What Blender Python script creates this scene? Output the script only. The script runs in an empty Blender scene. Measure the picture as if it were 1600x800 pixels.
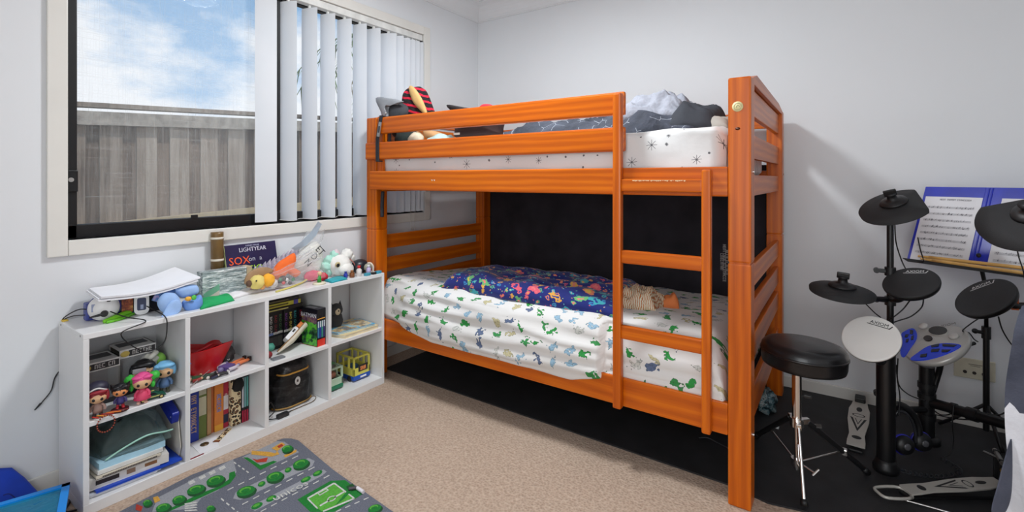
import bpy, bmesh, math, random
from mathutils import Vector, Matrix, noise, Euler
PI = math.pi
random.seed(11)
C = bpy.context.scene.collection
SC = bpy.context.scene

# ------------------------------------------------------------------ camera
FPX, CX, HY, CAM_H = 752.0, 800.0, 279.0, 1.22      # focal length in pixels of the 1600x800 frame, horizon row, eye height
YAW = math.atan2(515, 752)
cam_data = bpy.data.cameras.new('camera')
cam_data.sensor_fit = 'HORIZONTAL'; cam_data.sensor_width = 36.0
cam_data.lens = FPX / 1600 * 36.0
cam_data.shift_y = -(400 - HY) / 1600
cam_data.clip_start = 0.05
cam = bpy.data.objects.new('camera', cam_data); C.objects.link(cam)
cam.location = (0, 0, CAM_H); cam.rotation_euler = (PI / 2, 0, YAW)
SC.camera = cam

# ------------------------------------------------------------------ colour management
vs = SC.view_settings
vs.view_transform = 'Standard'; vs.look = 'None'; vs.gamma = 1.0; vs.use_curve_mapping = False
vs.exposure = 0.1

# ------------------------------------------------------------------ sky: blue with white cloud banks
world = bpy.data.worlds.new('sky'); SC.world = world; world.use_nodes = True
nt = world.node_tree; nt.nodes.clear()
def wn(t, **k):
    n = nt.nodes.new(t)
    for a, b in k.items(): setattr(n, a, b)
    return n
o_ = wn('ShaderNodeOutputWorld'); bg = wn('ShaderNodeBackground'); tc = wn('ShaderNodeTexCoord')
sep = wn('ShaderNodeSeparateXYZ'); nt.links.new(tc.outputs['Generated'], sep.inputs[0])
grad = wn('ShaderNodeValToRGB'); nt.links.new(sep.outputs['Z'], grad.inputs[0])
grad.color_ramp.elements[0].position = 0.05; grad.color_ramp.elements[0].color = (0.42, 0.62, 0.86, 1)
grad.color_ramp.elements[1].position = 0.45; grad.color_ramp.elements[1].color = (0.17, 0.38, 0.68, 1)
mp = wn('ShaderNodeMapping'); mp.inputs['Scale'].default_value = (2.2, 2.2, 4.2); mp.inputs['Location'].default_value = (0.35, 0.2, 0.12)
nt.links.new(tc.outputs['Generated'], mp.inputs[0])
nz = wn('ShaderNodeTexNoise'); nz.inputs['Scale'].default_value = 2.3; nz.inputs['Detail'].default_value = 8; nz.inputs['Roughness'].default_value = 0.6
nt.links.new(mp.outputs[0], nz.inputs['Vector'])
# more cloud near the horizon, clear above
mr = wn('ShaderNodeMapRange'); nt.links.new(sep.outputs['Z'], mr.inputs['Value'])
mr.inputs['From Min'].default_value = 0.12; mr.inputs['From Max'].default_value = 0.34
mr.inputs['To Min'].default_value = 0.24; mr.inputs['To Max'].default_value = -0.12
ad = wn('ShaderNodeMath', operation='ADD'); nt.links.new(nz.outputs['Fac'], ad.inputs[0]); nt.links.new(mr.outputs[0], ad.inputs[1])
cr = wn('ShaderNodeValToRGB'); nt.links.new(ad.outputs[0], cr.inputs[0])
cr.color_ramp.elements[0].position = 0.46; cr.color_ramp.elements[0].color = (0, 0, 0, 1)
cr.color_ramp.elements[1].position = 0.68; cr.color_ramp.elements[1].color = (1, 1, 1, 1)
mx = wn('ShaderNodeMix', data_type='RGBA'); nt.links.new(cr.outputs[0], mx.inputs['Factor'])
nt.links.new(grad.outputs[0], mx.inputs[6]); mx.inputs[7].default_value = (0.88, 0.92, 0.97, 1)
nt.links.new(mx.outputs[2], bg.inputs['Color']); bg.inputs['Strength'].default_value = 1.0
nt.links.new(bg.outputs[0], o_.inputs[0])

# ------------------------------------------------------------------ daylight on the fence (sun high behind the house)
sun_d = bpy.data.lights.new('sun', 'SUN'); sun_d.energy = 1.7; sun_d.angle = math.radians(4); sun_d.color = (1.0, 0.96, 0.9)
sun = bpy.data.objects.new('sun', sun_d); C.objects.link(sun); sun.rotation_euler = (0.05, math.radians(28), 0)
# ------------------------------------------------------------------ ceiling lamp and an added soft fill
def area_lamp(name, loc, size, power, rot=(0, 0, 0), col=(1, 1, 1), size_y=None, shape=None):
    d = bpy.data.lights.new(name, 'AREA'); d.energy = power; d.color = col; d.size = size
    d.shape = shape or ('RECTANGLE' if size_y else 'DISK')
    if size_y: d.size_y = size_y
    o = bpy.data.objects.new(name, d); C.objects.link(o); o.location = loc; o.rotation_euler = rot
    return o
area_lamp('ceiling_lamp_light', (-1.32, 1.62, 2.56), 0.34, 33, col=(0.92, 0.965, 1.0))
area_lamp('added_fill_light', (0.0, -1.2, 1.5), 1.5, 37, rot=(math.radians(84), 0, math.radians(-8)), col=(0.93, 0.97, 1.0), size_y=2.0)  # large soft fill added behind the camera; the wall there has no opening

# ------------------------------------------------------------------ points measured through the camera
AXV = Vector((-math.sin(YAW), math.cos(YAW), 0)); RTV = Vector((math.cos(YAW), math.sin(YAW), 0)); UPV = Vector((0, 0, 1))
EYE = Vector((0, 0, CAM_H))
def ray(px, py): return AXV + RTV * ((px - CX) / FPX) - UPV * ((py - HY) / FPX)
def on(px, py, i, v):
    d = ray(px, py); return EYE + d * ((v - EYE[i]) / d[i])
def PXp(px, py, x): return on(px, py, 0, x)
def PY(px, py, y): return on(px, py, 1, y)
def PZ(px, py, z=0.0): return on(px, py, 2, z)
def PD(px, py, d): return EYE + ray(px, py) * d
def onplane(px, py, c, n):
    d = ray(px, py); return EYE + d * ((c - EYE).dot(n) / d.dot(n))

# ------------------------------------------------------------------ materials
def lin(r, g, b):
    f = lambda c: (c / 255 / 12.92) if c / 255 <= 0.04045 else ((c / 255 + 0.055) / 1.055) ** 2.4
    return (f(r), f(g), f(b))
class NT:
    def __init__(s, name):
        s.m = bpy.data.materials.new(name); s.m.use_nodes = True; s.t = s.m.node_tree
        s.b = s.t.nodes['Principled BSDF']; s.out = s.t.nodes['Material Output']
    def n(s, t, **k):
        x = s.t.nodes.new(t)
        for a, b in k.items(): setattr(x, a, b)
        return x
    def l(s, a, b): s.t.links.new(a, b)
    def math(s, op, a, b=None):
        x = s.n('ShaderNodeMath', operation=op)
        for i, v in enumerate((a, b)):
            if v is None: continue
            if isinstance(v, (int, float)): x.inputs[i].default_value = v
            else: s.l(v, x.inputs[i])
        return x.outputs[0]
    def coord(s, scale=(1, 1, 1), rot=(0, 0, 0)):
        t = s.n('ShaderNodeTexCoord'); mp = s.n('ShaderNodeMapping')
        mp.inputs['Scale'].default_value = scale; mp.inputs['Rotation'].default_value = rot
        s.l(t.outputs['Object'], mp.inputs[0]); return mp.outputs[0]
    def ramp(s, fac, stops, interp='LINEAR'):
        r = s.n('ShaderNodeValToRGB'); r.color_ramp.interpolation = interp
        e = r.color_ramp.elements
        while len(e) < len(stops): e.new(0.5)
        for x, (p, c) in zip(e, stops):
            x.position = p; x.color = (*c, 1)
        s.l(fac, r.inputs[0]); return r.outputs[0]
    def mix(s, fac, a, b):
        x = s.n('ShaderNodeMix', data_type='RGBA')
        for i, v in ((0, fac), (6, a), (7, b)):
            if isinstance(v, (int, float)): x.inputs[i].default_value = v
            elif isinstance(v, tuple): x.inputs[i].default_value = (*v, 1)
            else: s.l(v, x.inputs[i])
        return x.outputs[2]
    def noise(s, vec, scale, detail=4, rough=0.5):
        x = s.n('ShaderNodeTexNoise'); x.inputs['Scale'].default_value = scale; x.inputs['Detail'].default_value = detail; x.inputs['Roughness'].default_value = rough
        s.l(vec, x.inputs['Vector']); return x.outputs['Fac']
    def bump(s, h, strength=0.2, dist=0.005):
        x = s.n('ShaderNodeBump'); x.inputs['Strength'].default_value = strength; x.inputs['Distance'].default_value = dist
        s.l(h, x.inputs['Height']); s.l(x.outputs[0], s.b.inputs['Normal'])
    def col(s, c):
        if isinstance(c, tuple): s.b.inputs['Base Color'].default_value = (*c, 1)
        else: s.l(c, s.b.inputs['Base Color'])
def pm(name, c, rough=0.5, metal=0.0, var=0.12, vs_=14, bump=0.0, bs=180, bd=0.002, coat=0.0, sheen=0.0, alpha=1.0):
    m = NT(name); co = m.coord()
    f = m.noise(co, vs_, 3)
    lo = tuple(x * (1 - var) for x in c); hi = tuple(min(1, x * (1 + var)) for x in c)
    m.col(m.ramp(f, [(0.3, lo), (0.7, hi)]))
    m.b.inputs['Roughness'].default_value = rough; m.b.inputs['Metallic'].default_value = metal
    m.b.inputs['Coat Weight'].default_value = coat; m.b.inputs['Coat Roughness'].default_value = 0.12
    m.b.inputs['Sheen Weight'].default_value = sheen
    m.b.inputs['Alpha'].default_value = alpha
    if bump: m.bump(m.noise(co, bs, 3), bump, bd)
    return m.m
_cache = {}
def P(r, g, b, rough=0.5, **k):
    """plain procedural plastic/paint of an sRGB colour"""
    key = (r, g, b, rough, tuple(sorted(k.items())))
    if key not in _cache: _cache[key] = pm('paint_%d_%d_%d' % (r, g, b), lin(r, g, b), rough, **k)
    return _cache[key]
def wood(name, axis, dark, mid, light, rough=0.38, coat=0.22, ring=11):
    m = NT(name)
    sc = [1, 1, 1]; sc[axis] = 0.09
    co = m.coord(tuple(sc))
    n1 = m.noise(co, 7, 3); w = m.n('ShaderNodeTexWave', wave_type='RINGS', rings_direction='XYZ'[axis])
    w.inputs['Scale'].default_value = ring; w.inputs['Distortion'].default_value = 5.0; w.inputs['Detail'].default_value = 2; w.inputs['Detail Scale'].default_value = 1.2
    m.l(co, w.inputs['Vector'])
    sc2 = [1, 1, 1]; sc2[axis] = 0.03
    fine = m.noise(m.coord(tuple(sc2)), 170, 2)
    f = m.math('ADD', m.math('MULTIPLY', w.outputs['Fac'], 0.22), m.math('ADD', m.math('MULTIPLY', n1, 0.5), m.math('MULTIPLY', fine, 0.28)))
    m.col(m.ramp(f, [(0.22, dark), (0.5, mid), (0.8, light)]))
    m.b.inputs['Roughness'].default_value = rough
    m.b.inputs['Coat Weight'].default_value = coat; m.b.inputs['Coat Roughness'].default_value = 0.2; m.b.inputs['Specular IOR Level'].default_value = 0.3
    m.bump(fine, 0.05, 0.001)
    return m.m
def see_through(name, tint, clear, gloss_rough=0.05, weave=None, gloss=0.5, crinkle_=0):
    """glass, film, mesh: part clear, part surface"""
    m = NT(name); t = m.n('ShaderNodeBsdfTransparent'); mixs = m.n('ShaderNodeMixShader')
    m.col(tint); m.b.inputs['Roughness'].default_value = gloss_rough; m.b.inputs['Specular IOR Level'].default_value = gloss
    m.l(t.outputs[0], mixs.inputs[1]); m.l(m.b.outputs[0], mixs.inputs[2]); m.l(mixs.outputs[0], m.out.inputs[0])
    if weave is None:
        if crinkle_: m.bump(m.noise(m.coord(), crinkle_, 3, 0.6), 0.8, 0.02)
        fr = m.n('ShaderNodeLayerWeight'); fr.inputs[0].default_value = 0.35
        m.l(m.math('MINIMUM', m.math('ADD', m.math('MULTIPLY', fr.outputs['Facing'], 0.45), 1 - clear), 1.0), mixs.inputs[0])
    else:
        m.l(weave(m), mixs.inputs[0])
    return m.m

M_wall = pm('wall_paint', (0.785, 0.80, 0.82), 0.62, var=0.015, vs_=1.5, bump=0.05, bs=260)
M_ceil = pm('ceiling_paint', (0.80, 0.81, 0.82), 0.8, var=0.01, vs_=2)
M_trim = pm('trim_gloss_paint', (0.78, 0.76, 0.71), 0.35, var=0.02, vs_=6)
M_trimw = pm('cornice_paint', (0.82, 0.825, 0.835), 0.6, var=0.01, vs_=6)
def carpet():
    m = NT('beige_loop_carpet'); co = m.coord()
    v = m.n('ShaderNodeTexVoronoi'); v.inputs['Scale'].default_value = 95; m.l(co, v.inputs['Vector'])
    n1 = m.noise(co, 60, 3, 0.6); n2 = m.noise(co, 2.2, 3)
    f = m.math('ADD', m.math('MULTIPLY', v.outputs['Distance'], 0.45), m.math('ADD', m.math('MULTIPLY', n1, 0.5), m.math('MULTIPLY', n2, 0.22)))
    m.col(m.ramp(f, [(0.3, (0.34, 0.24, 0.175)), (0.55, (0.47, 0.345, 0.258)), (0.85, (0.59, 0.455, 0.355))]))
    m.b.inputs['Roughness'].default_value = 0.95; m.bump(m.math('ADD', v.outputs['Distance'], n1), 0.5, 0.006)
    return m.m
M_carpet = carpet()
OR_D, OR_M, OR_L = (0.42, 0.069, 0.001), (0.59, 0.116, 0.0015), (0.79, 0.205, 0.003)
M_wx = wood('orange_pine_along_x', 0, OR_D, OR_M, OR_L); M_wy = wood('orange_pine_along_y', 1, OR_D, OR_M, OR_L); M_wz = wood('orange_pine_along_z', 2, OR_D, OR_M, OR_L)
M_black = P(22, 22, 24, 0.45); M_blackm = P(30, 30, 32, 0.6, bump=0.15); M_rubber = P(34, 34, 36, 0.75, bump=0.25, bs=350)
M_chrome = pm('chrome', (0.75, 0.73, 0.71), 0.18, 1.0, var=0.02)
M_steel = pm('brushed_steel', (0.55, 0.54, 0.52), 0.35, 1.0, var=0.05)
M_white = P(236, 236, 236, 0.4); M_melamine = pm('white_melamine', (0.80, 0.80, 0.80), 0.35, var=0.015, vs_=4)
M_paper = P(240, 240, 244, 0.7, var=0.02)

# ------------------------------------------------------------------ mesh builder
def spline(pts, n=6):
    pts = [Vector(p) for p in pts]
    if len(pts) < 3: return pts
    out = []
    for i in range(len(pts) - 1):
        p0 = pts[max(i - 1, 0)]; p1 = pts[i]; p2 = pts[i + 1]; p3 = pts[min(i + 2, len(pts) - 1)]
        for k in range(n):
            t = k / n
            out.append(0.5 * ((2 * p1) + (p2 - p0) * t + (2 * p0 - 5 * p1 + 4 * p2 - p3) * t * t + (3 * p1 - p0 - 3 * p2 + p3) * t ** 3))
    return out + [pts[-1]]
class MB:
    def __init__(s, M=None):
        s.v = []; s.f = []; s.mi = []; s.sm = []; s.mats = []; s.M = M or Matrix.Identity(4)
    def idx(s, m):
        if m not in s.mats: s.mats.append(m)
        return s.mats.index(m)
    def raw(s, verts, faces, mat, smooth=False, M=None):
        T = s.M @ M if M is not None else s.M
        b = len(s.v); i = s.idx(mat)
        s.v += [T @ Vector(p) for p in verts]
        for f in faces:
            s.f.append([b + k for k in f]); s.mi.append(i); s.sm.append(smooth)
        return s
    def _bm(s, bm, mat, smooth, M):
        bm.verts.index_update()
        s.raw([v.co.copy() for v in bm.verts], [[v.index for v in f.verts] for f in bm.faces], mat, smooth, M); bm.free()
    def box(s, lo, hi, mat, bev=0.0, M=None, seg=2):
        bm = bmesh.new(); bmesh.ops.create_cube(bm, size=1)
        lo, hi = Vector(lo), Vector(hi)
        for v in bm.verts: v.co = Vector(((lo[i] + hi[i]) / 2 + v.co[i] * (hi[i] - lo[i]) for i in range(3)))
        if bev: bmesh.ops.bevel(bm, geom=list(bm.edges), offset=min(bev, 0.49 * min(abs(hi[i] - lo[i]) for i in range(3))), segments=seg, affect='EDGES', profile=0.6)
        s._bm(bm, mat, False, M); return s
    def cyl(s, p0, p1, r0, mat, r1=None, seg=18, caps=True, M=None):
        p0, p1 = Vector(p0), Vector(p1); r1 = r0 if r1 is None else r1
        z = (p1 - p0).normalized(); x = z.orthogonal().normalized(); y = z.cross(x)
        vs = []
        for p, r in ((p0, r0), (p1, r1)):
            vs += [p + (x * math.cos(2 * PI * k / seg) + y * math.sin(2 * PI * k / seg)) * r for k in range(seg)]
        s.raw(vs, [(k, (k + 1) % seg, seg + (k + 1) % seg, seg + k) for k in range(seg)], mat, True, M)
        if caps:
            s.raw(vs[:seg], [list(range(seg))[::-1]], mat, False, M); s.raw(vs[seg:], [list(range(seg))], mat, False, M)
        return s
    def tube(s, pts, r, mat, seg=8, smooth=True, n=6, M=None, caps=True):
        pts = spline(pts, n) if smooth else [Vector(p) for p in pts]
        rr = r if callable(r) else (lambda t: r)
        vs = []; prev = None
        for i, p in enumerate(pts):
            d = (pts[min(i + 1, len(pts) - 1)] - pts[max(i - 1, 0)])
            d = d.normalized() if d.length > 1e-9 else Vector((0, 0, 1))
            x = d.orthogonal().normalized() if prev is None else (prev - d * prev.dot(d)).normalized()
            prev = x; y = d.cross(x); R = rr(i / (len(pts) - 1))
            vs += [p + (x * math.cos(2 * PI * k / seg) + y * math.sin(2 * PI * k / seg)) * R for k in range(seg)]
        fs = []
        for i in range(len(pts) - 1):
            fs += [(i * seg + k, i * seg + (k + 1) % seg, (i + 1) * seg + (k + 1) % seg, (i + 1) * seg + k) for k in range(seg)]
        if caps: fs += [list(range(seg))[::-1], [(len(pts) - 1) * seg + k for k in range(seg)]]
        return s.raw(vs, fs, mat, True, M)
    def lathe(s, prof, mat, seg=32, M=None, smooth=True):
        """profile of (radius, height), axis z"""
        vs = []; n = len(prof)
        for r, z in prof: vs += [(r * math.cos(2 * PI * k / seg), r * math.sin(2 * PI * k / seg), z) for k in range(seg)]
        fs = []
        for i in range(n - 1):
            fs += [(i * seg + k, i * seg + (k + 1) % seg, (i + 1) * seg + (k + 1) % seg, (i + 1) * seg + k) for k in range(seg)]
        if prof[0][0] > 1e-6: fs.append(list(range(seg))[::-1])
        if prof[-1][0] > 1e-6: fs.append([(n - 1) * seg + k for k in range(seg)])
        return s.raw(vs, fs, mat, smooth, M)
    def prism(s, outline, z0, z1, mat, M=None, bev=0.0):
        """outline in xy, extruded along z"""
        bm = bmesh.new()
        vs = [bm.verts.new((x, y, z0)) for x, y in outline]
        f = bm.faces.new(vs); r = bmesh.ops.extrude_face_region(bm, geom=[f])
        for v in r['geom']:
            if isinstance(v, bmesh.types.BMVert): v.co.z = z1
        bmesh.ops.recalc_face_normals(bm, faces=bm.faces)
        if bev: bmesh.ops.bevel(bm, geom=list(bm.edges), offset=bev, segments=2, affect='EDGES', profile=0.6)
        s._bm(bm, mat, False, M); return s
    def ball(s, c, r, mat, amp=0.0, freq=8.0, seed=0.0, sub=3, M=None, rot=None):
        bm = bmesh.new(); bmesh.ops.create_icosphere(bm, subdivisions=sub, radius=1)
        r = (r, r, r) if isinstance(r, (int, float)) else r
        R = Euler(rot).to_matrix() if rot else Matrix.Identity(3)
        for v in bm.verts:
            d = v.co.copy(); k = 1 + amp * noise.noise(d * freq * 0.3 + Vector((seed, seed * 1.7, 3)))
            v.co = Vector(c) + R @ Vector((d.x * r[0] * k, d.y * r[1] * k, d.z * r[2] * k))
        s._bm(bm, mat, True, M); return s
    def grid(s, fn, nu, nv, mat, closed_u=False, M=None, smooth=True):
        vs = [fn(i / nu, j / nv) for j in range(nv + 1) for i in range(nu + 1)]
        W = nu + 1
        return s.raw(vs, [(j * W + i, j * W + i + 1, (j + 1) * W + i + 1, (j + 1) * W + i) for j in range(nv) for i in range(nu)], mat, smooth, M)
    def puff(s, quad, zb, th, mat, nu=24, nv=24, amp=0.02, freq=9.0, p=6.0, seed=0.0, fold=0.0):
        """a padded closed patch over four ground corners; zb(x,y) is what it lies on"""
        a, b, c, d = [Vector((q[0], q[1], 0)) for q in quad]
        zf = zb if callable(zb) else (lambda x, y: zb)
        vs = []; top = {}; bot = {}; fs = []
        for j in range(nv + 1):
            for i in range(nu + 1):
                u, v = i / nu, j / nv
                e = max(0.0, (1 - abs(2 * u - 1) ** p) * (1 - abs(2 * v - 1) ** p))
                q = (a * (1 - u) + b * u) * (1 - v) + (d * (1 - u) + c * u) * v
                nn = noise.noise(Vector((q.x * freq, q.y * freq, seed)))
                n2 = 1 - abs(noise.noise(Vector((q.x * freq * 0.8 + 7, q.y * freq * 1.7, seed + 5)))) * 2
                q = q + Vector((noise.noise(Vector((q.x * 6, q.y * 6, seed + 9))), noise.noise(Vector((q.x * 6, q.y * 6, seed + 19))), 0)) * amp * 0.8
                zz = zf(q.x, q.y)
                t = e ** 0.5
                top[i, j] = len(vs); vs.append((q.x, q.y, zz + th * t * (1 + fold * n2) + amp * nn * t))
                edge = i in (0, nu) or j in (0, nv)
                if edge: bot[i, j] = top[i, j]
                else: bot[i, j] = len(vs); vs.append((q.x, q.y, zz))
        for j in range(nv):
            for i in range(nu):
                fs.append((top[i, j], top[i + 1, j], top[i + 1, j + 1], top[i, j + 1]))
                fs.append((bot[i, j + 1], bot[i + 1, j + 1], bot[i + 1, j], bot[i, j]))
        return s.raw(vs, fs, mat, True)
    def flat(s, pts, mat): return s.raw(pts, [list(range(len(pts)))], mat)
    def slab(s, pts, nrm, th, mat):
        """a planar polygon given thickness along nrm"""
        pts = [Vector(p) for p in pts]; n = Vector(nrm).normalized() * th; k = len(pts)
        fs = [list(range(k)), list(range(k, 2 * k))[::-1]] + [(i, (i + 1) % k, k + (i + 1) % k, k + i) for i in range(k)]
        return s.raw(pts + [p - n for p in pts], fs, mat)
    def text(s, txt, size, mat, M, ex=0.0004, align='CENTER', sx=1.0):
        cu = bpy.data.curves.new('lettering', 'FONT'); cu.body = txt; cu.size = size; cu.align_x = align; cu.align_y = 'CENTER'; cu.extrude = ex; cu.resolution_u = 2
        ob = bpy.data.objects.new('lettering', cu); C.objects.link(ob)
        dg = bpy.context.evaluated_depsgraph_get(); me = ob.evaluated_get(dg).to_mesh()
        s.raw([(v.co.x * sx, v.co.y, v.co.z) for v in me.vertices], [list(p.vertices) for p in me.polygons], mat, False, M)
        bpy.data.objects.remove(ob); bpy.data.curves.remove(cu); return s
    def glyphs(s, words, h, mat, M, seed=1, z=0.0003):
        """lettering too small to read in the photograph: rows of letter-like strokes, words = letters per word"""
        rr = random.Random(seed); cw = h * 0.72; tot = sum(words) * cw + (len(words) - 1) * cw * 0.7; x = -tot / 2; t = h * 0.16
        q = lambda x0, y0, x1, y1: s.raw([(x0, y0, z), (x1, y0, z), (x1, y1, z), (x0, y1, z)], [(0, 1, 2, 3)], mat, False, M)
        for w in words:
            for _ in range(w):
                k = rr.randrange(5); a, b = x + cw * 0.08, x + cw * 0.86
                if k != 3: q(a, -h / 2, a + t, h / 2)
                if k in (0, 1): q(b - t, -h / 2, b, h / 2)
                if k in (0, 2, 4): q(a, h / 2 - t, b, h / 2)
                if k in (2, 4): q(a, -h / 2, b, -h / 2 + t)
                if k in (1, 2): q(a, -t / 2, b, t / 2)
                if k == 3: q((a + b - t) / 2, -h / 2, (a + b + t) / 2, h / 2); q(a, h / 2 - t, b, h / 2)
                x += cw
            x += cw * 0.7
        return s
    def build(s, name, parent=None, origin=None, label=None, cat=None, group=None, kind=None, weld=False):
        vs = s.v
        if parent is not None: o0 = Vector(parent['_o'])
        elif origin is not None: o0 = Vector(origin)
        else:
            o0 = Vector(((min(v.x for v in vs) + max(v.x for v in vs)) / 2, (min(v.y for v in vs) + max(v.y for v in vs)) / 2, min(v.z for v in vs)))
        me = bpy.data.meshes.new(name); me.from_pydata([v - o0 for v in vs], [], s.f)
        for m in s.mats: me.materials.append(m)
        me.polygons.foreach_set('material_index', s.mi); me.polygons.foreach_set('use_smooth', s.sm); me.update()
        ob = bpy.data.objects.new(name, me); C.objects.link(ob)
        if parent is not None: ob.parent = parent
        else: ob.location = o0
        ob['_o'] = list(o0)
        tag(ob, label, cat, group, kind); return ob
def tag(o, label=None, cat=None, group=None, kind=None):
    if label: o['label'] = label
    if cat: o['category'] = cat
    if group: o['group'] = group
    if kind: o['kind'] = kind
    return o
def thing(name, label, cat, loc, group=None, kind=None):
    o = bpy.data.objects.new(name, None); C.objects.link(o); o.location = Vector(loc); o.empty_display_size = 0.05
    o['_o'] = list(Vector(loc)); return tag(o, label, cat, group, kind)
def frame(o, z, x):
    """matrix with origin o, local z and approximate local x"""
    z = Vector(z).normalized(); x = Vector(x); x = (x - z * x.dot(z)).normalized(); y = z.cross(x)
    return Matrix(((x.x, y.x, z.x, o[0]), (x.y, y.y, z.y, o[1]), (x.z, y.z, z.z, o[2]), (0, 0, 0, 1)))
def place(loc, yaw=0.0, s=1.0, tilt=(0, 0)):
    return Matrix.Translation(Vector(loc)) @ Matrix.Rotation(yaw, 4, 'Z') @ Matrix.Rotation(tilt[0], 4, 'X') @ Matrix.Rotation(tilt[1], 4, 'Y') @ Matrix.Scale(s, 4)
# ================================================================== the room
XA, YB, XR, YFr, ZC = -2.567, 3.234, 1.35, -1.45, 2.675
WY0, WY1, WZ0, WZ1 = 0.585, 2.575, 0.972, 2.285      # window opening in the left wall
def struct(name, mb, parent=None, **k): return mb.build(name, parent, kind='structure', **k)
m = MB()
m.box((XA - 0.14, YFr - 0.1, -0.02), (XA, WY0, ZC), M_wall); m.box((XA - 0.14, WY1, -0.02), (XA, YB + 0.1, ZC), M_wall)
m.box((XA - 0.14, WY0, -0.02), (XA, WY1, WZ0), M_wall); m.box((XA - 0.14, WY0, WZ1), (XA, WY1, ZC), M_wall)
struct('wall_left', m)
m = MB(); m.box((XA, YB, -0.02), (XR, YB + 0.1, ZC), M_wall); struct('wall_back', m)
m = MB(); m.box((XR, YFr, -0.02), (XR + 0.1, YB + 0.1, ZC), M_wall); struct('wall_right', m)
m = MB(); m.box((XA, YFr - 0.1, -0.02), (XR + 0.1, YFr, ZC), M_wall); struct('wall_front', m)
m = MB(); m.box((XA - 0.14, YFr - 0.1, -0.1), (XR + 0.1, YB + 0.1, 0.0), M_carpet); struct('floor', m)
m = MB(); m.box((XA - 0.14, YFr - 0.1, ZC), (XR + 0.1, YB + 0.1, ZC + 0.08), M_ceil); struct('ceiling', m)
# coved cornices
def cornice(p0, p1, inw):
    p0, p1, inw = Vector(p0), Vector(p1), Vector(inw); mb = MB()
    prof = [(0, 0.128), (0.008, 0.128), (0.008, 0.120)] + [(0.012 + 0.095 * (1 - math.cos(a)), 0.118 - 0.108 * math.sin(a)) for a in [k * PI / 14 for k in range(8)]] + [(0.118, 0.008), (0.118, 0)]
    n = len(prof)
    vs = [p + inw * a + Vector((0, 0, ZC - b)) for p in (p0, p1) for a, b in prof]
    mb.raw(vs, [(i, i + 1, n + i + 1, n + i) for i in range(n - 1)], M_trimw)
    return mb
struct('trim_1', cornice((XA, YFr, 0), (XA, YB, 0), (1, 0, 0))); struct('trim_2', cornice((XA, YB, 0), (XR, YB, 0), (0, -1, 0)))
def skirt(lo, hi):
    mb = MB(); mb.box(lo, hi, M_trim, 0.004); return mb
struct('baseboard_left', skirt((XA, YFr, 0), (XA + 0.012, YB, 0.068))); struct('baseboard_back', skirt((XA + 0.012, YB - 0.012, 0), (XR, YB, 0.068)))

# window
M_alu = P(18, 18, 20, 0.4); M_glass = see_through('window_glass', (0.75, 0.8, 0.82), 0.985, 0.02, gloss=0.08)
def weave(m):
    co = m.coord(); a = []
    for ax in (1, 2):
        sp = m.n('ShaderNodeSeparateXYZ'); m.l(co, sp.inputs[0])
        st = m.noise(m.coord((1, 1 if ax == 2 else 90, 1 if ax == 1 else 90)), 3.0, 3, 0.7)
        a.append(st)
    w = m.math('MULTIPLY', m.math('POWER', m.math('MAXIMUM', a[0], a[1]), 4.0), 1.2)
    return m.math('ADD', m.math('MINIMUM', w, 0.45), 0.03)
M_screen = see_through('fly_screen_mesh', (0.80, 0.80, 0.78), 0.8, 0.6, weave)
XW = XA - 0.075
win = thing('window_1', 'wide aluminium sliding window with black frame above the cube shelf', 'window', (XA, (WY0 + WY1) / 2, WZ0), kind='structure')
m = MB()
for lo, hi in (((WY0 - 0.062, WZ0 - 0.062), (WY0, WZ1 + 0.062)), ((WY1, WZ0 - 0.062), (WY1 + 0.062, WZ1 + 0.062)),
               ((WY0, WZ0 - 0.062), (WY1, WZ0)), ((WY0, WZ1), (WY1, WZ1 + 0.062))):
    m.box((XA, lo[0], lo[1]), (XA + 0.018, hi[0], hi[1]), M_trim, 0.005)
m.build('architrave', win)
m = MB()     # timber reveal lining the opening
m.box((XA - 0.06, WY0 - 0.012, WZ0 - 0.012), (XA + 0.004, WY1 + 0.012, WZ0), M_trim); m.box((XA - 0.06, WY0 - 0.012, WZ1), (XA + 0.004, WY1 + 0.012, WZ1 + 0.012), M_trim)
m.box((XA - 0.06, WY0 - 0.012, WZ0), (XA + 0.004, WY0, WZ1), M_trim); m.box((XA - 0.06, WY1, WZ0), (XA + 0.004, WY1 + 0.012, WZ1), M_trim)
m.build('reveal', win)
m = MB()
m.box((XW - 0.03, WY0, WZ0), (XW + 0.015, WY0 + 0.046, WZ1), M_alu, 0.003); m.box((XW - 0.03, WY1 - 0.03, WZ0), (XW + 0.015, WY1, WZ1), M_alu, 0.003)
m.box((XW - 0.03, WY0, WZ0), (XW + 0.015, WY1, WZ0 + 0.055), M_alu, 0.003); m.box((XW - 0.03, WY0, WZ1 - 0.045), (XW + 0.015, WY1, WZ1), M_alu, 0.003)
m.box((XW - 0.022, 1.488, WZ0), (XW + 0.012, 1.525, WZ1), M_alu, 0.003)
m.build('frame', win)
m = MB(); m.box((XW - 0.02, WY0 + 0.028, WZ0 + 0.05), (XW - 0.016, 1.49, WZ1 - 0.04), M_glass); m.build('glass', win)
m = MB(); m.box((XW - 0.02, 1.52, WZ0 + 0.05), (XW - 0.016, WY1 - 0.028, WZ1 - 0.04), M_glass); m.build('glass', win)
m = MB(); m.flat([(XW - 0.027, WY0 + 0.03, WZ0 + 0.055), (XW - 0.027, 1.488, WZ0 + 0.055), (XW - 0.027, 1.488, WZ1 - 0.045), (XW - 0.027, WY0 + 0.03, WZ1 - 0.045)], M_screen); m.build('fly_screen', win)
lt = MB(); lt.box((XW + 0.012, WY0 + 0.012, 1.165), (XW + 0.032, WY0 + 0.045, 1.255), M_alu, 0.004); lk = lt.build('latch', win, label='black window latch with a round steel lock')
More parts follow.
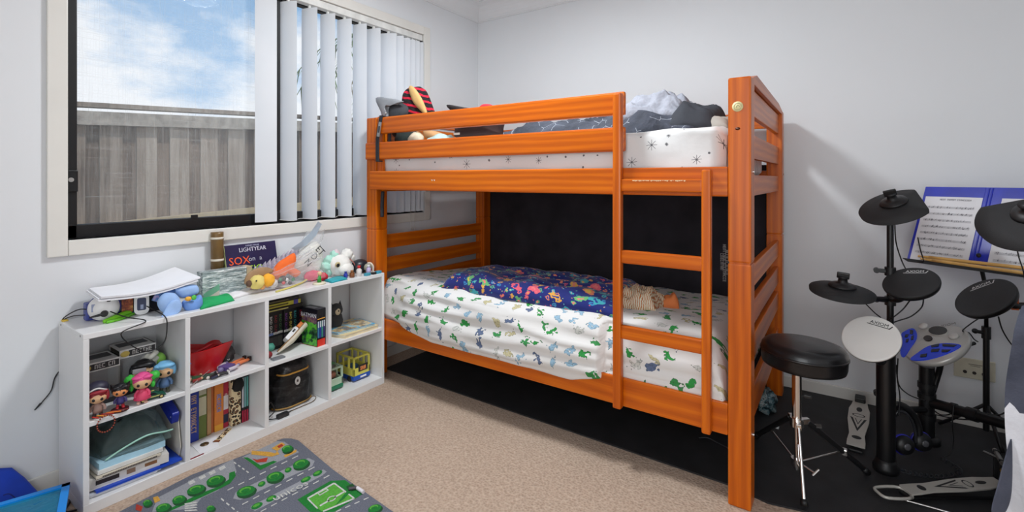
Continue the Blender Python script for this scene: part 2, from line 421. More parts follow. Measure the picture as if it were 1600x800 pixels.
m = MB(); m.cyl((XW + 0.03, WY0 + 0.022, 1.215), (XW + 0.036, WY0 + 0.022, 1.215), 0.009, M_steel); m.build('lock_barrel', lk)
m = MB(); m.box((XW + 0.012, 1.055, WZ0 + 0.05), (XW + 0.02, 1.085, WZ0 + 0.07), M_alu, 0.002); m.build('sash_pull', win)

# vertical blind
def vane_cloth():
    m = NT('pale_blind_fabric'); tr = m.n('ShaderNodeBsdfTranslucent'); mxs = m.n('ShaderNodeMixShader'); mxs.inputs[0].default_value = 0.3
    m.col(m.ramp(m.noise(m.coord(), 5, 2), [(0.3, (0.84, 0.86, 0.88)), (0.7, (0.88, 0.89, 0.91))])); m.b.inputs['Roughness'].default_value = 0.8
    tr.inputs['Color'].default_value = (0.82, 0.86, 0.92, 1); m.l(m.b.outputs[0], mxs.inputs[1]); m.l(tr.outputs[0], mxs.inputs[2]); m.l(mxs.outputs[0], m.out.inputs[0]); return m.m
M_vane = vane_cloth()
M_rail = P(226, 226, 222, 0.4)
bl = thing('vertical_blind', 'white vertical blind half drawn across the right side of the window', 'blind', (XA - 0.02, 1.95, WZ0))
m = MB(); m.box((XA - 0.045, WY0 + 0.004, WZ1 - 0.045), (XA + 0.004, WY1 - 0.004, WZ1 - 0.002), M_rail, 0.004); m.build('headrail', bl)
def vane(y, phi, w=0.110, zt=WZ1 - 0.062, zb=WZ0 + 0.012):
    c = Vector((XA - 0.018, y, 0)); d = Vector((math.sin(phi), math.cos(phi), 0)); nn = Vector((d.y, -d.x, 0))
    mb = MB()
    def fn(u, v):
        s = (u - 0.5) * w; bow = 0.006 * (1 - (2 * u - 1) ** 2)
        return c + d * s + nn * bow + Vector((0, 0, zb + (zt - zb) * v))
    mb.grid(fn, 8, 6, M_vane)
    mb.box((c.x - 0.006, y - 0.006, zt - 0.004), (c.x + 0.006, y + 0.006, WZ1 - 0.04), M_rail)
    mb.grid(lambda u, v: fn(u, v * 0.045) + nn * 0.0016, 8, 1, M_vane)     # weighted hem pocket
    return mb.build('vane', bl)
for y, ph in ((1.405, 14), (1.532, 66), (1.664, 72), (1.786, 74), (1.905, 74), (2.022, 75), (2.135, 75), (2.262, 60), (2.33, 52), (2.39, 50), (2.44, 52), (2.485, 56), (2.525, 58)):
    vane(y, math.radians(ph))
m = MB(); m.tube([(XA + 0.0, 1.47, WZ0 + 0.02)] + [(XA - 0.01 + 0.035 * (k % 2), 1.47 + 0.066 * k, WZ0 + 0.018 - 0.006 * (k % 2)) for k in range(1, 16)], 0.0014, P(225, 225, 220, 0.5), seg=5); m.build('spacer_chain', bl)
m = MB(); m.tube([PXp(640, 70, XA + 0.012), PXp(642, 200, XA + 0.012), PXp(642, 345, XA + 0.03), PXp(645, 354, XA + 0.034), PXp(648, 345, XA + 0.03), PXp(649, 200, XA + 0.012), PXp(648, 74, XA + 0.012)], 0.0014, P(215, 212, 205, 0.5), seg=5); m.build('control_chain', bl)

# outside: ground, paling fence, palm
M_earth = pm('bare_earth', (0.24, 0.2, 0.15), 0.95, var=0.3, vs_=3)
m = MB(); m.box((-16, -12, -0.4), (XA - 0.3, 16, -0.05), M_earth); m.build('ground', kind='structure')
def paling(nm, dk, md, lt):
    m = NT(nm); co = m.coord((1, 1, 0.07)); oi = m.n('ShaderNodeTexCoord')
    f = m.noise(co, 30, 5, 0.65); g = m.noise(m.coord((1, 1, 0.8)), 3.2, 3)
    b = m.n('ShaderNodeSeparateXYZ'); m.l(oi.outputs['Object'], b.inputs[0])
    wn_ = m.n('ShaderNodeTexWhiteNoise', noise_dimensions='1D'); m.l(m.math('FLOOR', m.math('MULTIPLY', b.outputs['Y'], 1 / 0.205)), wn_.inputs['W'])
    k = m.math('ADD', m.math('MULTIPLY', f, 0.6), m.math('ADD', m.math('MULTIPLY', g, 0.25), m.math('MULTIPLY', wn_.outputs['Value'], 0.34)))
    m.col(m.ramp(k, [(0.36, dk), (0.55, md), (0.8, lt)]))
    m.b.inputs['Roughness'].default_value = 0.9; m.bump(f, 0.5, 0.01); return m.m
M_pal = paling('bleached_paling', (0.12, 0.085, 0.062), (0.30, 0.235, 0.18), (0.52, 0.44, 0.36)); M_pald = paling('recess_shade_paling', (0.05, 0.033, 0.024), (0.14, 0.098, 0.072), (0.34, 0.26, 0.20)); M_ftop = pm('weathered_fence_rail', (0.42, 0.37, 0.31), 0.9, var=0.3, vs_=18, bump=0.4, bs=60)  # second paling tone is darker: shade of the recess put into its colour
XFn = -4.1
fz = lambda y: 1.69 + 0.055 * (y - 0.9)
fe = thing('paling_fence', 'weathered grey brown timber paling fence standing outside the window', 'fence', (XFn, 3, -0.05))
m = MB(); y = -3.0; i = 0; F0 = 0.0
while y < 11:
    h = fz(y) - 0.06 + random.uniform(-0.012, 0.012)
    m.box((XFn - 0.018, y, -0.05), (XFn - 0.002, y + 0.128 + random.uniform(-0.006, 0.006), h), M_pal, 0.002)
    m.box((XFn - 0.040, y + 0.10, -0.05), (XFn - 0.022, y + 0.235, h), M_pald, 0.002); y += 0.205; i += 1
m.build('paling_panel', fe)
def slope_bar(x0, x1, zo, hh, mat, nm, lab=None):
    mb = MB(); y0, y1 = -3.0, 11.0
    vs = [(x, y, fz(y) + zo + dz) for y in (y0, y1) for x, dz in ((x0, 0), (x1, 0), (x1, hh), (x0, hh))]
    mb.raw(vs, [(0, 1, 5, 4), (1, 2, 6, 5), (2, 3, 7, 6), (3, 0, 4, 7), (0, 3, 2, 1), (4, 5, 6, 7)], mat); return mb.build(nm, fe)
slope_bar(XFn - 0.05, XFn + 0.045, -0.008, 0.03, M_pal, 'capping'); slope_bar(XFn, XFn + 0.04, -0.125, 0.09, M_ftop, 'top_rail')
slope_bar(XFn, XFn + 0.04, -0.86, 0.08, P(196, 176, 140, 0.9), 'middle_rail')
pal = thing('palm_tree', 'palm with drooping green and brown fronds beyond the fence', 'tree', (-6.6, 5.5, -0.05))
m = MB(); m.tube([(-6.6, 5.5, -0.05), (-6.62, 5.48, 1.6), (-6.6, 5.5, 3.7)], lambda t: 0.13 - 0.03 * t, P(120, 104, 84, 0.9, bump=0.4, bs=40), seg=12); m.build('trunk', pal)
for k in range(15):
    a = k * 2.399 + 0.3; up = random.uniform(0.1, 0.8); L = random.uniform(1.2, 1.7)
    base = Vector((-6.6, 5.5, 3.65)); mb = MB(); dead = k % 4 == 3
    mt = P(150, 128, 80, 0.8) if dead else P(96, 122, 52, 0.7)
    if dead: up = -0.5
    ribs = [base + Vector((math.cos(a), math.sin(a), 0)) * L * t * (0.6 if dead else 1) + Vector((0, 0, up * L * t - L * 1.15 * t * t)) for t in [q / 9 for q in range(10)]]
    mb.tube(ribs, lambda t: 0.014 * (1 - 0.7 * t), mt, seg=5, n=2)
    side = Vector((-math.sin(a), math.cos(a), 0))
    for q in range(1, 10):
        for sgn in (1, -1):
            for o2 in (0, 0.5):
                b0 = ribs[q - 1].lerp(ribs[q], o2); d = (ribs[q] - ribs[q - 1]).normalized()
                tip = b0 + side * sgn * 0.34 * (1 - 0.06 * q) + d * 0.18 + Vector((0, 0, -0.22))
                mb.raw([b0 - d * 0.02, b0 + d * 0.025, tip], [(0, 1, 2)], mt)
    mb.build('frond', pal)

# ceiling oyster lamp (above the frame)
cl = thing('ceiling_light', 'round white oyster ceiling lamp in the middle of the room', 'lamp', (-1.32, 1.62, 2.60))
m = MB(place((-1.32, 1.62, 2.595))); m.lathe([(0.19, 0.08), (0.19, 0.045), (0.175, 0.045), (0.175, 0.08)], M_rail, 40); m.build('base', cl)
em = NT('lamp_diffuser'); em.col((0.9, 0.9, 0.88)); em.b.inputs['Emission Color'].default_value = (1, 0.96, 0.9, 1); em.b.inputs['Emission Strength'].default_value = 2.0
m = MB(place((-1.32, 1.62, 2.60))); m.lathe([(0.17, 0.045), (0.165, 0.02), (0.12, -0.015), (0.06, -0.028), (0.0, -0.03)], em.m, 40); m.build('diffuser', cl)

# black rubber floor mat
m = MB(); ol = [(-2.41, PZ(604, 577).y), tuple(PZ(604, 577).xy), tuple(PZ(880, 671).xy), tuple(PZ(1139, 759).xy), (-0.228, 2.03), (0.3, 2.14), (1.3, 2.32), (1.3, 3.218), (-2.41, 3.218)]
m.prism(ol, 0.0, 0.007, pm('black_floor_rubber', (0.016, 0.016, 0.018), 0.62, var=0.35, vs_=9, bump=0.3, bs=300))
m.build('floor_mat', label='black rubber mat covering the carpet under bunk bed and drum kit', cat='floor mat')

# wall socket
so = thing('wall_socket', 'cream three hole wall outlet plate low on the back wall', 'outlet', (0.53, YB, 0.235))
M_cream = P(214, 208, 186, 0.4)
m = MB(); m.box((0.462, YB - 0.009, 0.236), (0.612, YB, 0.334), M_cream, 0.004); m.build('plate', so)
for k in range(3):
    m = MB(); m.cyl((0.502 + 0.034 * k, YB - 0.014, 0.268), (0.502 + 0.034 * k, YB - 0.006, 0.268), 0.0075, P(60, 55, 50, 0.4)); m.build('jack', so)
m = MB(); m.box((0.515, YB - 0.0095, 0.306), (0.565, YB - 0.0088, 0.309), P(120, 110, 95)); m.box((0.522, YB - 0.0095, 0.299), (0.558, YB - 0.0088, 0.3015), P(120, 110, 95)); m.build('print', so)
# ================================================================== bunk bed
bed = thing('bunk_bed', 'varnished orange pine bunk bed with built in ladder', 'bunk bed', (-1.36, 2.5, 0))
BX0, BX1, BF, BB = -2.455, -0.275, 1.966, 3.15
def bpart(name, lo, hi, mat, bev=0.006, **k):
    mb = MB(); mb.box(lo, hi, mat, bev); return mb.build(name, bed, **k)
POSTS = [(-2.455, 1.972, 0.092), (-0.352, 1.945, 0.079), (-2.455, 3.062, 0.085), (-0.352, 3.062, 0.079)]
for px, py, w in POSTS:
    m = MB(); m.box((px, py, 0.0), (px + w, py + 0.088, 0.903), M_wz, 0.006); m.box((px + 0.004, py + 0.004, 0.89), (px + w - 0.004, py + 0.084, 0.92), M_wz)
    m.box((px, py, 0.907), (px + w, py + 0.088, 1.597), M_wz, 0.007)
    m.build('post', bed)
# end boards
for ex in (BX0 + 0.03, BX1 - 0.040):
    for z0, z1 in ((1.470, 1.575), (1.300, 1.395), (1.150, 1.234), (0.785, 0.874), (0.635, 0.728), (0.495, 0.590), (0.255, 0.385)):
        if ex < -1: z0 -= 0.012; z1 -= 0.012
        bpart('end_board', (ex, 2.03, z0), (ex + 0.024, 3.08, z1), M_wy, 0.004)
    m = MB(); ya, yb_ = 2.0, 3.13
    m.prism([(ya, 1.58), (yb_, 1.58), (yb_, 1.596), (yb_ - 0.22, 1.62), (ya + 0.12, 1.628), (ya, 1.600)], -0.028, 0.028, M_wy, M=frame((ex + 0.012, 0, 0), (1, 0, 0), (0, 1, 0)), bev=0.003); m.build('end_cap_rail', bed)
# long rails
YF0, YF1 = 1.945, 1.970
r1 = bpart('side_rail', (-2.395, YF0, 1.152), (-0.352, YF1, 1.265), M_wx)
m = MB()
for dx in (0, 0.018): m.raw([(-1.875 + dx, YF0 - 0.0006, 1.214), (-1.862 + dx, YF0 - 0.0006, 1.214), (-1.866 + dx, YF0 - 0.0006, 1.205)], [(0, 1, 2)], P(240, 225, 205))
m.build('paint_chip', r1, label='pale chipped spots in the varnish')if False else m.build('paint_chip', bed, label='pale chipped spots in the varnish')
bpart('side_rail', (-2.375, YF0, 0.256), (-0.352, YF1, 0.377), M_wx)
bpart('side_rail', (-2.375, 3.10, 1.152), (-0.345, 3.125, 1.265), M_wx); bpart('side_rail', (-2.375, 3.10, 0.256), (-0.345, 3.125, 0.377), M_wx)
bpart('guard_rail', (-2.315, YF0, 1.490), (-0.757, YF1, 1.590), M_wx, 0.009); bpart('guard_rail', (-2.435, YF0, 1.335), (-0.757, YF1, 1.440), M_wx, 0.009)
bpart('guard_rail', (-2.375, 3.075, 1.505), (-0.345, 3.1, 1.600), M_wx, 0.008)
bpart('guard_post', (-2.352, YF1, 1.16), (-2.30, YF1 + 0.02, 1.60), M_wz)
for nz_ in ():
    pass
# ladder
bpart('ladder_stile', (-0.797, 1.910, 0.254), (-0.760, 1.945, 1.580), M_wz, 0.008); bpart('ladder_stile', (-0.440, 1.910, 0.254), (-0.406, 1.945, 1.254), M_wz, 0.008)
for z0, z1 in ((1.167, 1.219), (0.866, 0.921), (0.550, 0.606)):
    rg = bpart('ladder_rung', (-0.762, 1.917, z0), (-0.438, 1.940, z1), M_wx, 0.006)
m = MB()
for k in range(26):
    x = -0.715 + k * 0.0082 + random.uniform(0, 0.004); h = random.uniform(0.001, 0.006)
    m.raw([(x, 1.9165, 1.2135), (x + 0.009, 1.9165, 1.2135), (x + 0.006, 1.9165, 1.2135 - h), (x + 0.002, 1.9165, 1.2135 - h * 0.8)], [(0, 1, 2, 3)], P(235, 205, 160))
m.build('worn_edge', bed, label='bare wood worn through the top rung varnish')
m = MB(frame((-0.318, 1.9445, 1.487), (0, -1, 0), (1, 0, 0))); m.lathe([(0.019, 0), (0.019, 0.001), (0, 0.0012)], P(226, 214, 160, 0.5), 28)
m.tube([(0.0125 * math.cos(2 * PI * k / 24), 0.0125 * math.sin(2 * PI * k / 24), 0.0012) for k in range(25)], 0.0007, P(150, 150, 120), seg=4, smooth=False)
m.tube([(-0.006, -0.004, 0.0014), (0, 0.005, 0.0014), (0.007, -0.001, 0.0014)], 0.0009, P(110, 120, 90), seg=4); m.build('round_sticker', bed, label='round cream sticker on the front post')
m = MB()
for z in (1.245, 0.265): m.cyl((-0.276, 1.99, z), (-0.268, 1.99, z), 0.006, M_chrome)
m.cyl((-0.276, 3.11, 1.245), (-0.268, 3.11, 1.245), 0.006, M_chrome); m.build('bolt', bed)
# wood knots on the tall post
m = MB(frame((-0.318, 1.9446, 1.405), (0, -1, 0), (1, 0, 0)))
m.lathe([(0.008, 0), (0.0, 0.0006)], P(96, 44, 12, 0.4), 14, M=Matrix.Diagonal((1.1, 0.7, 1, 1)) @ Matrix.Rotation(0.6, 4, 'Z')); m.build('knot', bed)

# ------------------------------------------------------------------ bedding
def flat_xy(m, wrap=True):
    """sheet coordinates: x along the bed, y+z across it and down its side"""
    co = m.n('ShaderNodeTexCoord'); sp = m.n('ShaderNodeSeparateXYZ'); m.l(co.outputs['Object'], sp.inputs[0])
    cb = m.n('ShaderNodeCombineXYZ'); m.l(sp.outputs['X'], cb.inputs['X']); m.l(m.math('ADD', sp.outputs['Y'], sp.outputs['Z']), cb.inputs['Y']); return cb.outputs[0]
def motif_cells(m, vec, scale, rand, stretch, wob, seed=0.0):
    """one randomly turned, wobbly motif per cell: returns its distance and the cell's three random values"""
    vs_ = m.n('ShaderNodeVectorMath', operation='MULTIPLY_ADD'); m.l(vec, vs_.inputs[0]); vs_.inputs[1].default_value = (scale, scale, scale); vs_.inputs[2].default_value = (seed, seed * 0.7, 0)
    v = m.n('ShaderNodeTexVoronoi', voronoi_dimensions='2D'); v.inputs['Scale'].default_value = 1; v.inputs['Randomness'].default_value = rand; m.l(vs_.outputs[0], v.inputs['Vector'])
    df = m.n('ShaderNodeVectorMath', operation='SUBTRACT'); m.l(vs_.outputs[0], df.inputs[0]); m.l(v.outputs['Position'], df.inputs[1])
    sp = m.n('ShaderNodeSeparateColor'); m.l(v.outputs['Color'], sp.inputs[0])
    ro = m.n('ShaderNodeVectorRotate', rotation_type='Z_AXIS'); m.l(df.outputs[0], ro.inputs['Vector']); m.l(m.math('MULTIPLY', sp.outputs[1], 6.283), ro.inputs['Angle'])
    ns = m.n('ShaderNodeTexNoise'); ns.inputs['Scale'].default_value = 4.2; ns.inputs['Detail'].default_value = 1; m.l(vs_.outputs[0], ns.inputs['Vector'])
    s3 = m.n('ShaderNodeSeparateXYZ'); m.l(ro.outputs[0], s3.inputs[0]); nc = m.n('ShaderNodeSeparateColor'); m.l(ns.outputs['Color'], nc.inputs[0])
    x = m.math('ADD', s3.outputs['X'], m.math('MULTIPLY', m.math('SUBTRACT', nc.outputs[0], 0.5), wob)); y = m.math('ADD', s3.outputs['Y'], m.math('MULTIPLY', m.math('SUBTRACT', nc.outputs[1], 0.5), wob))
    d = m.math('SQRT', m.math('ADD', m.math('POWER', m.math('MULTIPLY', x, 1.0), 2.0), m.math('POWER', m.math('MULTIPLY', y, stretch), 2.0)))
    return d, sp.outputs[0], sp.outputs[2], v.outputs['Distance']
def doodle_sheet():
    m = NT('white_sheet_with_green_dinosaurs'); co = m.coord(); f2 = flat_xy(m)
    d, r0, r2, dist = motif_cells(m, f2, 11.5, 0.6, 2.1, 0.75)
    c = m.ramp(r0, [(0.0, lin(44, 150, 66)), (0.28, lin(150, 184, 206)), (0.46, lin(96, 110, 142)), (0.60, lin(200, 190, 150)), (0.72, lin(56, 146, 76)), (0.9, lin(206, 206, 200))], 'CONSTANT')
    white = m.ramp(m.noise(co, 3, 2), [(0.3, (0.71, 0.69, 0.665)), (0.7, (0.78, 0.76, 0.74))])
    det = m.math('GREATER_THAN', m.noise(f2, 130, 2), 0.56)
    c = m.mix(m.math('MULTIPLY', det, 0.75), c, m.mix(0.5, c, (0.03, 0.06, 0.05)))
    c1 = m.mix(m.math('LESS_THAN', d, 0.33), white, m.mix(0.6, c, (0.10, 0.12, 0.11)))
    m.col(m.mix(m.math('LESS_THAN', d, 0.29), c1, c)); m.b.inputs['Roughness'].default_value = 0.85
    m.bump(m.noise(co, 7, 4), 0.25, 0.02); return m.m
def star_sheet():
    m = NT('white_sheet_with_starbursts'); f2 = flat_xy(m)
    sc = m.n('ShaderNodeVectorMath', operation='SCALE'); m.l(f2, sc.inputs[0]); sc.inputs['Scale'].default_value = 11.0
    v = m.n('ShaderNodeTexVoronoi', voronoi_dimensions='2D'); v.inputs['Scale'].default_value = 1; v.inputs['Randomness'].default_value = 0.75; m.l(sc.outputs[0], v.inputs['Vector'])
    sub = m.n('ShaderNodeVectorMath', operation='SUBTRACT'); m.l(sc.outputs[0], sub.inputs[0]); m.l(v.outputs['Position'], sub.inputs[1])
    s3 = m.n('ShaderNodeSeparateXYZ'); m.l(sub.outputs[0], s3.inputs[0])
    r = m.math('SQRT', m.math('ADD', m.math('POWER', s3.outputs['X'], 2.0), m.math('POWER', s3.outputs['Y'], 2.0)))
    sp = m.n('ShaderNodeSeparateColor'); m.l(v.outputs['Color'], sp.inputs[0])
    R = m.math('ADD', 0.05, m.math('MULTIPLY', m.math('POWER', sp.outputs[0], 3.0), 0.26))
    ang = m.math('ABSOLUTE', m.math('SINE', m.math('MULTIPLY', m.math('ARCTAN2', s3.outputs['Y'], s3.outputs['X']), 4.0)))
    ray_ = m.math('LESS_THAN', m.math('MULTIPLY', ang, r), 0.045)
    star = m.math('MULTIPLY', ray_, m.math('LESS_THAN', r, R))
    m.col(m.mix(m.math('MULTIPLY', star, 0.9), (0.73, 0.73, 0.725), (0.05, 0.05, 0.06)))
    m.b.inputs['Roughness'].default_value = 0.85; m.bump(m.noise(m.coord(), 9, 4), 0.3, 0.015); return m.m
def space_quilt():
    m = NT('navy_rocket_quilt'); f2 = flat_xy(m); base = lin(20, 36, 122)
    st = [(0, lin(64, 178, 190)), (0.26, lin(240, 100, 120)), (0.45, lin(240, 176, 76)), (0.62, lin(58, 150, 200)), (0.75, lin(110, 190, 120)), (0.88, lin(238, 140, 100))]
    def layer(c, scale, rand, stretch, thr, seed, keep):
        d, r0, r2, dist = motif_cells(m, f2, scale, rand, stretch, 0.5, seed)
        cc = m.ramp(r0, st, 'CONSTANT'); cc = m.mix(m.math('LESS_THAN', d, thr * 0.42), cc, m.ramp(r2, [(0, lin(244, 196, 80)), (0.45, lin(40, 60, 150)), (0.75, lin(250, 130, 130))], 'CONSTANT'))
        return m.mix(m.math('MULTIPLY', m.math('LESS_THAN', d, thr), m.math('GREATER_THAN', r2, keep)), c, cc)
    c = layer(base, 40, 0.9, 1.2, 0.17, 3.1, 0.45); c = layer(c, 21, 0.8, 1.5, 0.30, 1.3, 0.3); c = layer(c, 8.8, 0.6, 2.0, 0.36, 7.7, 0.3)
    m.col(c); m.b.inputs['Roughness'].default_value = 0.8; m.b.inputs['Sheen Weight'].default_value = 0.2; m.bump(m.noise(m.coord(), 14, 3), 0.3, 0.01); return m.m
M_doodle, M_star, M_space = doodle_sheet(), star_sheet(), space_quilt()

# lower mattress in its fitted sheet
X0, X1 = -2.375, -0.36
def zedge(x):
    t = (x + 2.3) / 1.95
    if x < -0.80: return 0.378 - 0.062 * max(0.0, min(1, (x + 2.28) / 0.42)) + (0.05 * max(0, (x + 1.0) / 0.2) if x > -1.0 else 0)
    return 0.372
def low_prof(x):
    lad = x > -0.86
    lt = max(0.0, min(1.0, (-2.02 - x) / 0.22)); lt = lt * lt * (3 - 2 * lt)
    yb = 1.952 if lad else 1.934 + 0.040 * lt
    e = 0.012 * noise.noise(Vector((x * 5, 0, 3))); sh = 0.02 * noise.noise(Vector((x * 2.3, 4, 1)))
    tilt = 0.02 * (x + 1.3)
    return [(2.02, 0.30), (1.985, 0.34), (yb + 0.004, zedge(x)), (yb - (0 if lad else 0.008), zedge(x) + 0.02), (yb + (0.0 if lad else -0.004) + e * 0.4, 0.43 + sh), (yb + 0.01, 0.50 + sh), (yb + 0.045 + e, 0.57), (2.04 + e, 0.602), (2.2, 0.604), (2.45, 0.585), (2.7, 0.562), (2.92, 0.54), (3.03, 0.525), (3.06, 0.47), (3.06, 0.31)]
def low_fn(u, v):
    x = X0 + (X1 - X0) * u
    pr = low_prof(x); k = v * (len(pr) - 1); i = min(int(k), len(pr) - 2); t = k - i
    a, b = pr[max(i - 1, 0)], pr[i]; c_, d = pr[i + 1], pr[min(i + 2, len(pr) - 1)]
    q = [0.5 * (2 * b[j] + (c_[j] - a[j]) * t + (2 * a[j] - 5 * b[j] + 4 * c_[j] - d[j]) * t * t + (3 * b[j] - a[j] - 3 * c_[j] + d[j]) * t ** 3) for j in (0, 1)]
    y, z = q
    en = min(u, 1 - u) * (X1 - X0)
    z = 0.31 + (z - 0.31) * min(1.0, (max(en, 0) / 0.06) ** 0.35) if en < 0.06 else z
    on_top = max(0, min(1, (y - 1.96) / 0.1)) if z > 0.5 else 0
    w = noise.noise(Vector((x * 7, y * 9, 2))) * 0.008 + (1 - abs(noise.noise(Vector((x * 3.3, y * 2.1 + z * 9, 8)))) * 2) * 0.008
    folds = (1 - abs(noise.noise(Vector((x * 1.6 + z * 2, z * 16, 5)))) * 2.2) * 0.020 if z < 0.58 and y < 2.03 and z > zedge(x) + 0.02 else 0
    if x > -0.86: folds = -abs(folds) * 0.6
    folds *= max(0.1, min(1.0, (x + 2.28) / 0.2))
    return (x, y - folds, z + w * (0.4 + 0.6 * on_top))
m = MB(); m.grid(low_fn, 150, 84, M_doodle)
for u in (0.0, 1.0):
    pts = [low_fn(u, j / 84) for j in range(85)]; m.flat(pts, M_doodle)
m.build('mattress', label='lower bunk mattress in rumpled white sheet printed with green dinosaurs', cat='mattress')

# upper mattress
def rounded_slab(mb, lo, hi, mat, n=(70, 30), r=0.05, amp=0.008, seed=0.0, top=None):
    lo, hi = Vector(lo), Vector(hi); c = (lo + hi) / 2; h = (hi - lo) / 2
    def prof(v):   # around section y-z
        a = 2 * PI * v
        e = 0.18
        cy = math.copysign(abs(math.cos(a)) ** e, math.cos(a)); cz = math.copysign(abs(math.sin(a)) ** e, math.sin(a)); return cy, cz
    def fn(u, v):
        x = lo.x + (hi.x - lo.x) * u; cy, cz = prof(v)
        en = min(u, 1 - u) * (hi.x - lo.x); k = 1 - max(0, 1 - en / r) ** 3 * 0.35
        y = c.y + h.y * cy * (1 - (1 - k) * 0.2); z = c.z + h.z * cz * k
        if top and cz > 0: z += top(x, y) * cz
        w = noise.noise(Vector((x * 6, y * 6, z * 10 + seed))) * amp + (1 - 2 * abs(noise.noise(Vector((x * 4 + z * 8, y * 4, z * 14 + seed))))) * amp
        return (x, y - w * (1 if cy < -0.9 else 0), z + w * 0.6)
    mb.grid(fn, n[0], n[1] * 2, mat)
    for u in (0.0, 1.0): mb.flat([fn(u, j / (n[1] * 2)) for j in range(n[1] * 2)], mat)
m = MB(); rounded_slab(m, (-2.33, 1.985, 1.215), (-0.37, 3.06, 1.41), M_star, amp=0.011, top=lambda x, y: 0.02 * (x + 1.4))
m.build('mattress', label='upper bunk mattress in white sheet printed with dark starbursts', cat='mattress')

# dark panel behind the lower bunk
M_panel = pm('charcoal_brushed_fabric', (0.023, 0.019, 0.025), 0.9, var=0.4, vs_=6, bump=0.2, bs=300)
pn = thing('backing_board', 'dark charcoal fabric board standing against the wall behind lower bunk', 'board', (-1.36, 3.19, 0.007))
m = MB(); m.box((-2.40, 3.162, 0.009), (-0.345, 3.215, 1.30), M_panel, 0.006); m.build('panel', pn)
m = MB()
for k, (t, L) in enumerate((((4, 7), 0), ((8, 9), 0), ((8,), 0))):
    p = PY((1136, 1132, 1128)[k], (410, 411, 409)[k], 3.161)
    m.glyphs(t, 0.018, P(205, 200, 195), frame(p, (0, -1, 0), (0, 0, -1)), seed=k + 3)
m.build('printed_label', pn, label='small white printed lines turned sideways')

# quilt on the lower bunk
def low_top(x, y):
    return 0.606 - 0.075 * max(0, (y - 2.1) / 0.95)
m = MB(); m.puff([(-1.87, 2.02), (-0.83, 2.02), (-0.90, 2.78), (-2.06, 2.62)], lambda x, y: low_top(x, y) - 0.004, 0.072, M_space, 60, 46, amp=0.028, freq=7, p=10, seed=4, fold=0.22)
m.build('quilt', label='crumpled navy quilt printed with rockets lying on lower bunk', cat='quilt')
# crumpled cloth with orange trim
M_camo = NT('cream_and_olive_stripe'); _c = M_camo.coord((30, 30, 30)); _w = M_camo.n('ShaderNodeTexWave'); _w.inputs['Scale'].default_value = 1.3; _w.inputs['Distortion'].default_value = 7; M_camo.l(_c, _w.inputs['Vector'])
M_camo.col(M_camo.ramp(_w.outputs['Fac'], [(0.0, lin(226, 214, 190)), (0.6, lin(214, 196, 164)), (0.8, lin(120, 112, 72)), (0.95, lin(205, 110, 50))])); M_camo = M_camo.m
t = thing('crumpled_shirt', 'small crumpled cream striped cloth with orange trim beside navy quilt', 'clothing', (-0.80, 2.28, 0.585))
m = MB(); m.puff([(-0.93, 2.14), (-0.70, 2.20), (-0.69, 2.42), (-0.92, 2.40)], lambda x, y: low_top(x, y) - 0.006, 0.085, M_camo, 34, 34, amp=0.045, freq=17, p=3, seed=2, fold=0.35); m.build('body', t)
m = MB(); m.puff([(-0.72, 2.32), (-0.63, 2.36), (-0.66, 2.46), (-0.74, 2.45)], lambda x, y: low_top(x, y) - 0.006, 0.06, P(226, 128, 70, 0.8), 16, 16, amp=0.03, freq=22, p=3, seed=6, fold=0.3); m.build('collar', t, label='orange bunched collar')

m = MB(); m.tube([PZ(1092, 684, 0.014), PZ(1106, 684, 0.014), PZ(1122, 692, 0.012), PZ(1150, 706, 0.012)], 0.003, P(52, 52, 56, 0.4), seg=6); m.build('floor_cable', label='dark cable lying on the black mat under the ladder', cat='cable')
# upper bunk bedding
up_top = lambda x, y: 1.41 + 0.02 * (x + 1.4)
M_slate = NT('slate_duvet'); _c = M_slate.coord(); _n = M_slate.noise(_c, 9, 2); _f = M_slate.n('ShaderNodeTexVoronoi', feature='DISTANCE_TO_EDGE'); _f.inputs['Scale'].default_value = 13; M_slate.l(_c, _f.inputs['Vector'])
M_slate.col(M_slate.mix(M_slate.math('MULTIPLY', M_slate.math('LESS_THAN', _f.outputs['Distance'], 0.012), M_slate.math('GREATER_THAN', _n, 0.5)), M_slate.ramp(_n, [(0.3, lin(48, 52, 62)), (0.7, lin(78, 83, 96))]), lin(170, 176, 186)))
M_slate.b.inputs['Roughness'].default_value = 0.85; M_slate.bump(M_slate.noise(_c, 18, 4), 0.6, 0.03); M_slate = M_slate.m
M_grey = pm('pale_grey_fleece', lin(160, 163, 174), 0.9, var=0.12, vs_=30, bump=0.5, bs=60, bd=0.01)
def ridge(xc, w, h): return lambda x: h * math.exp(-((x - xc) / w) ** 2)
r_a, r_b = ridge(-0.62, 0.16, 0.10), ridge(-1.3, 0.4, 0.02)
m = MB(); m.puff([(-1.76, 2.24), (-0.52, 2.12), (-0.50, 2.62), (-1.74, 2.70)], lambda x, y: up_top(x, y) - 0.01, 0.10, M_slate, 80, 40, amp=0.045, freq=8, p=4, seed=12, fold=0.45)
m.build('duvet', label='dark slate grey duvet bunched along the upper bunk mattress', cat='duvet')
m = MB(); m.puff([(-0.90, 2.18), (-0.58, 2.22), (-0.56, 2.55), (-0.92, 2.52)], lambda x, y: up_top(x, y) + 0.075, 0.105, M_grey, 60, 60, amp=0.045, freq=15, p=3, seed=31, fold=0.25)
m.build('blanket', label='pale grey fleece blanket heaped on top of the dark duvet', cat='blanket')
m = MB(); m.puff([(-0.66, 2.16), (-0.46, 2.2), (-0.42, 2.5), (-0.62, 2.5)], lambda x, y: up_top(x, y) + 0.0, 0.115, P(54, 57, 64, 0.85, bump=0.3), 50, 50, amp=0.035, freq=15, p=3, seed=47, fold=0.22)
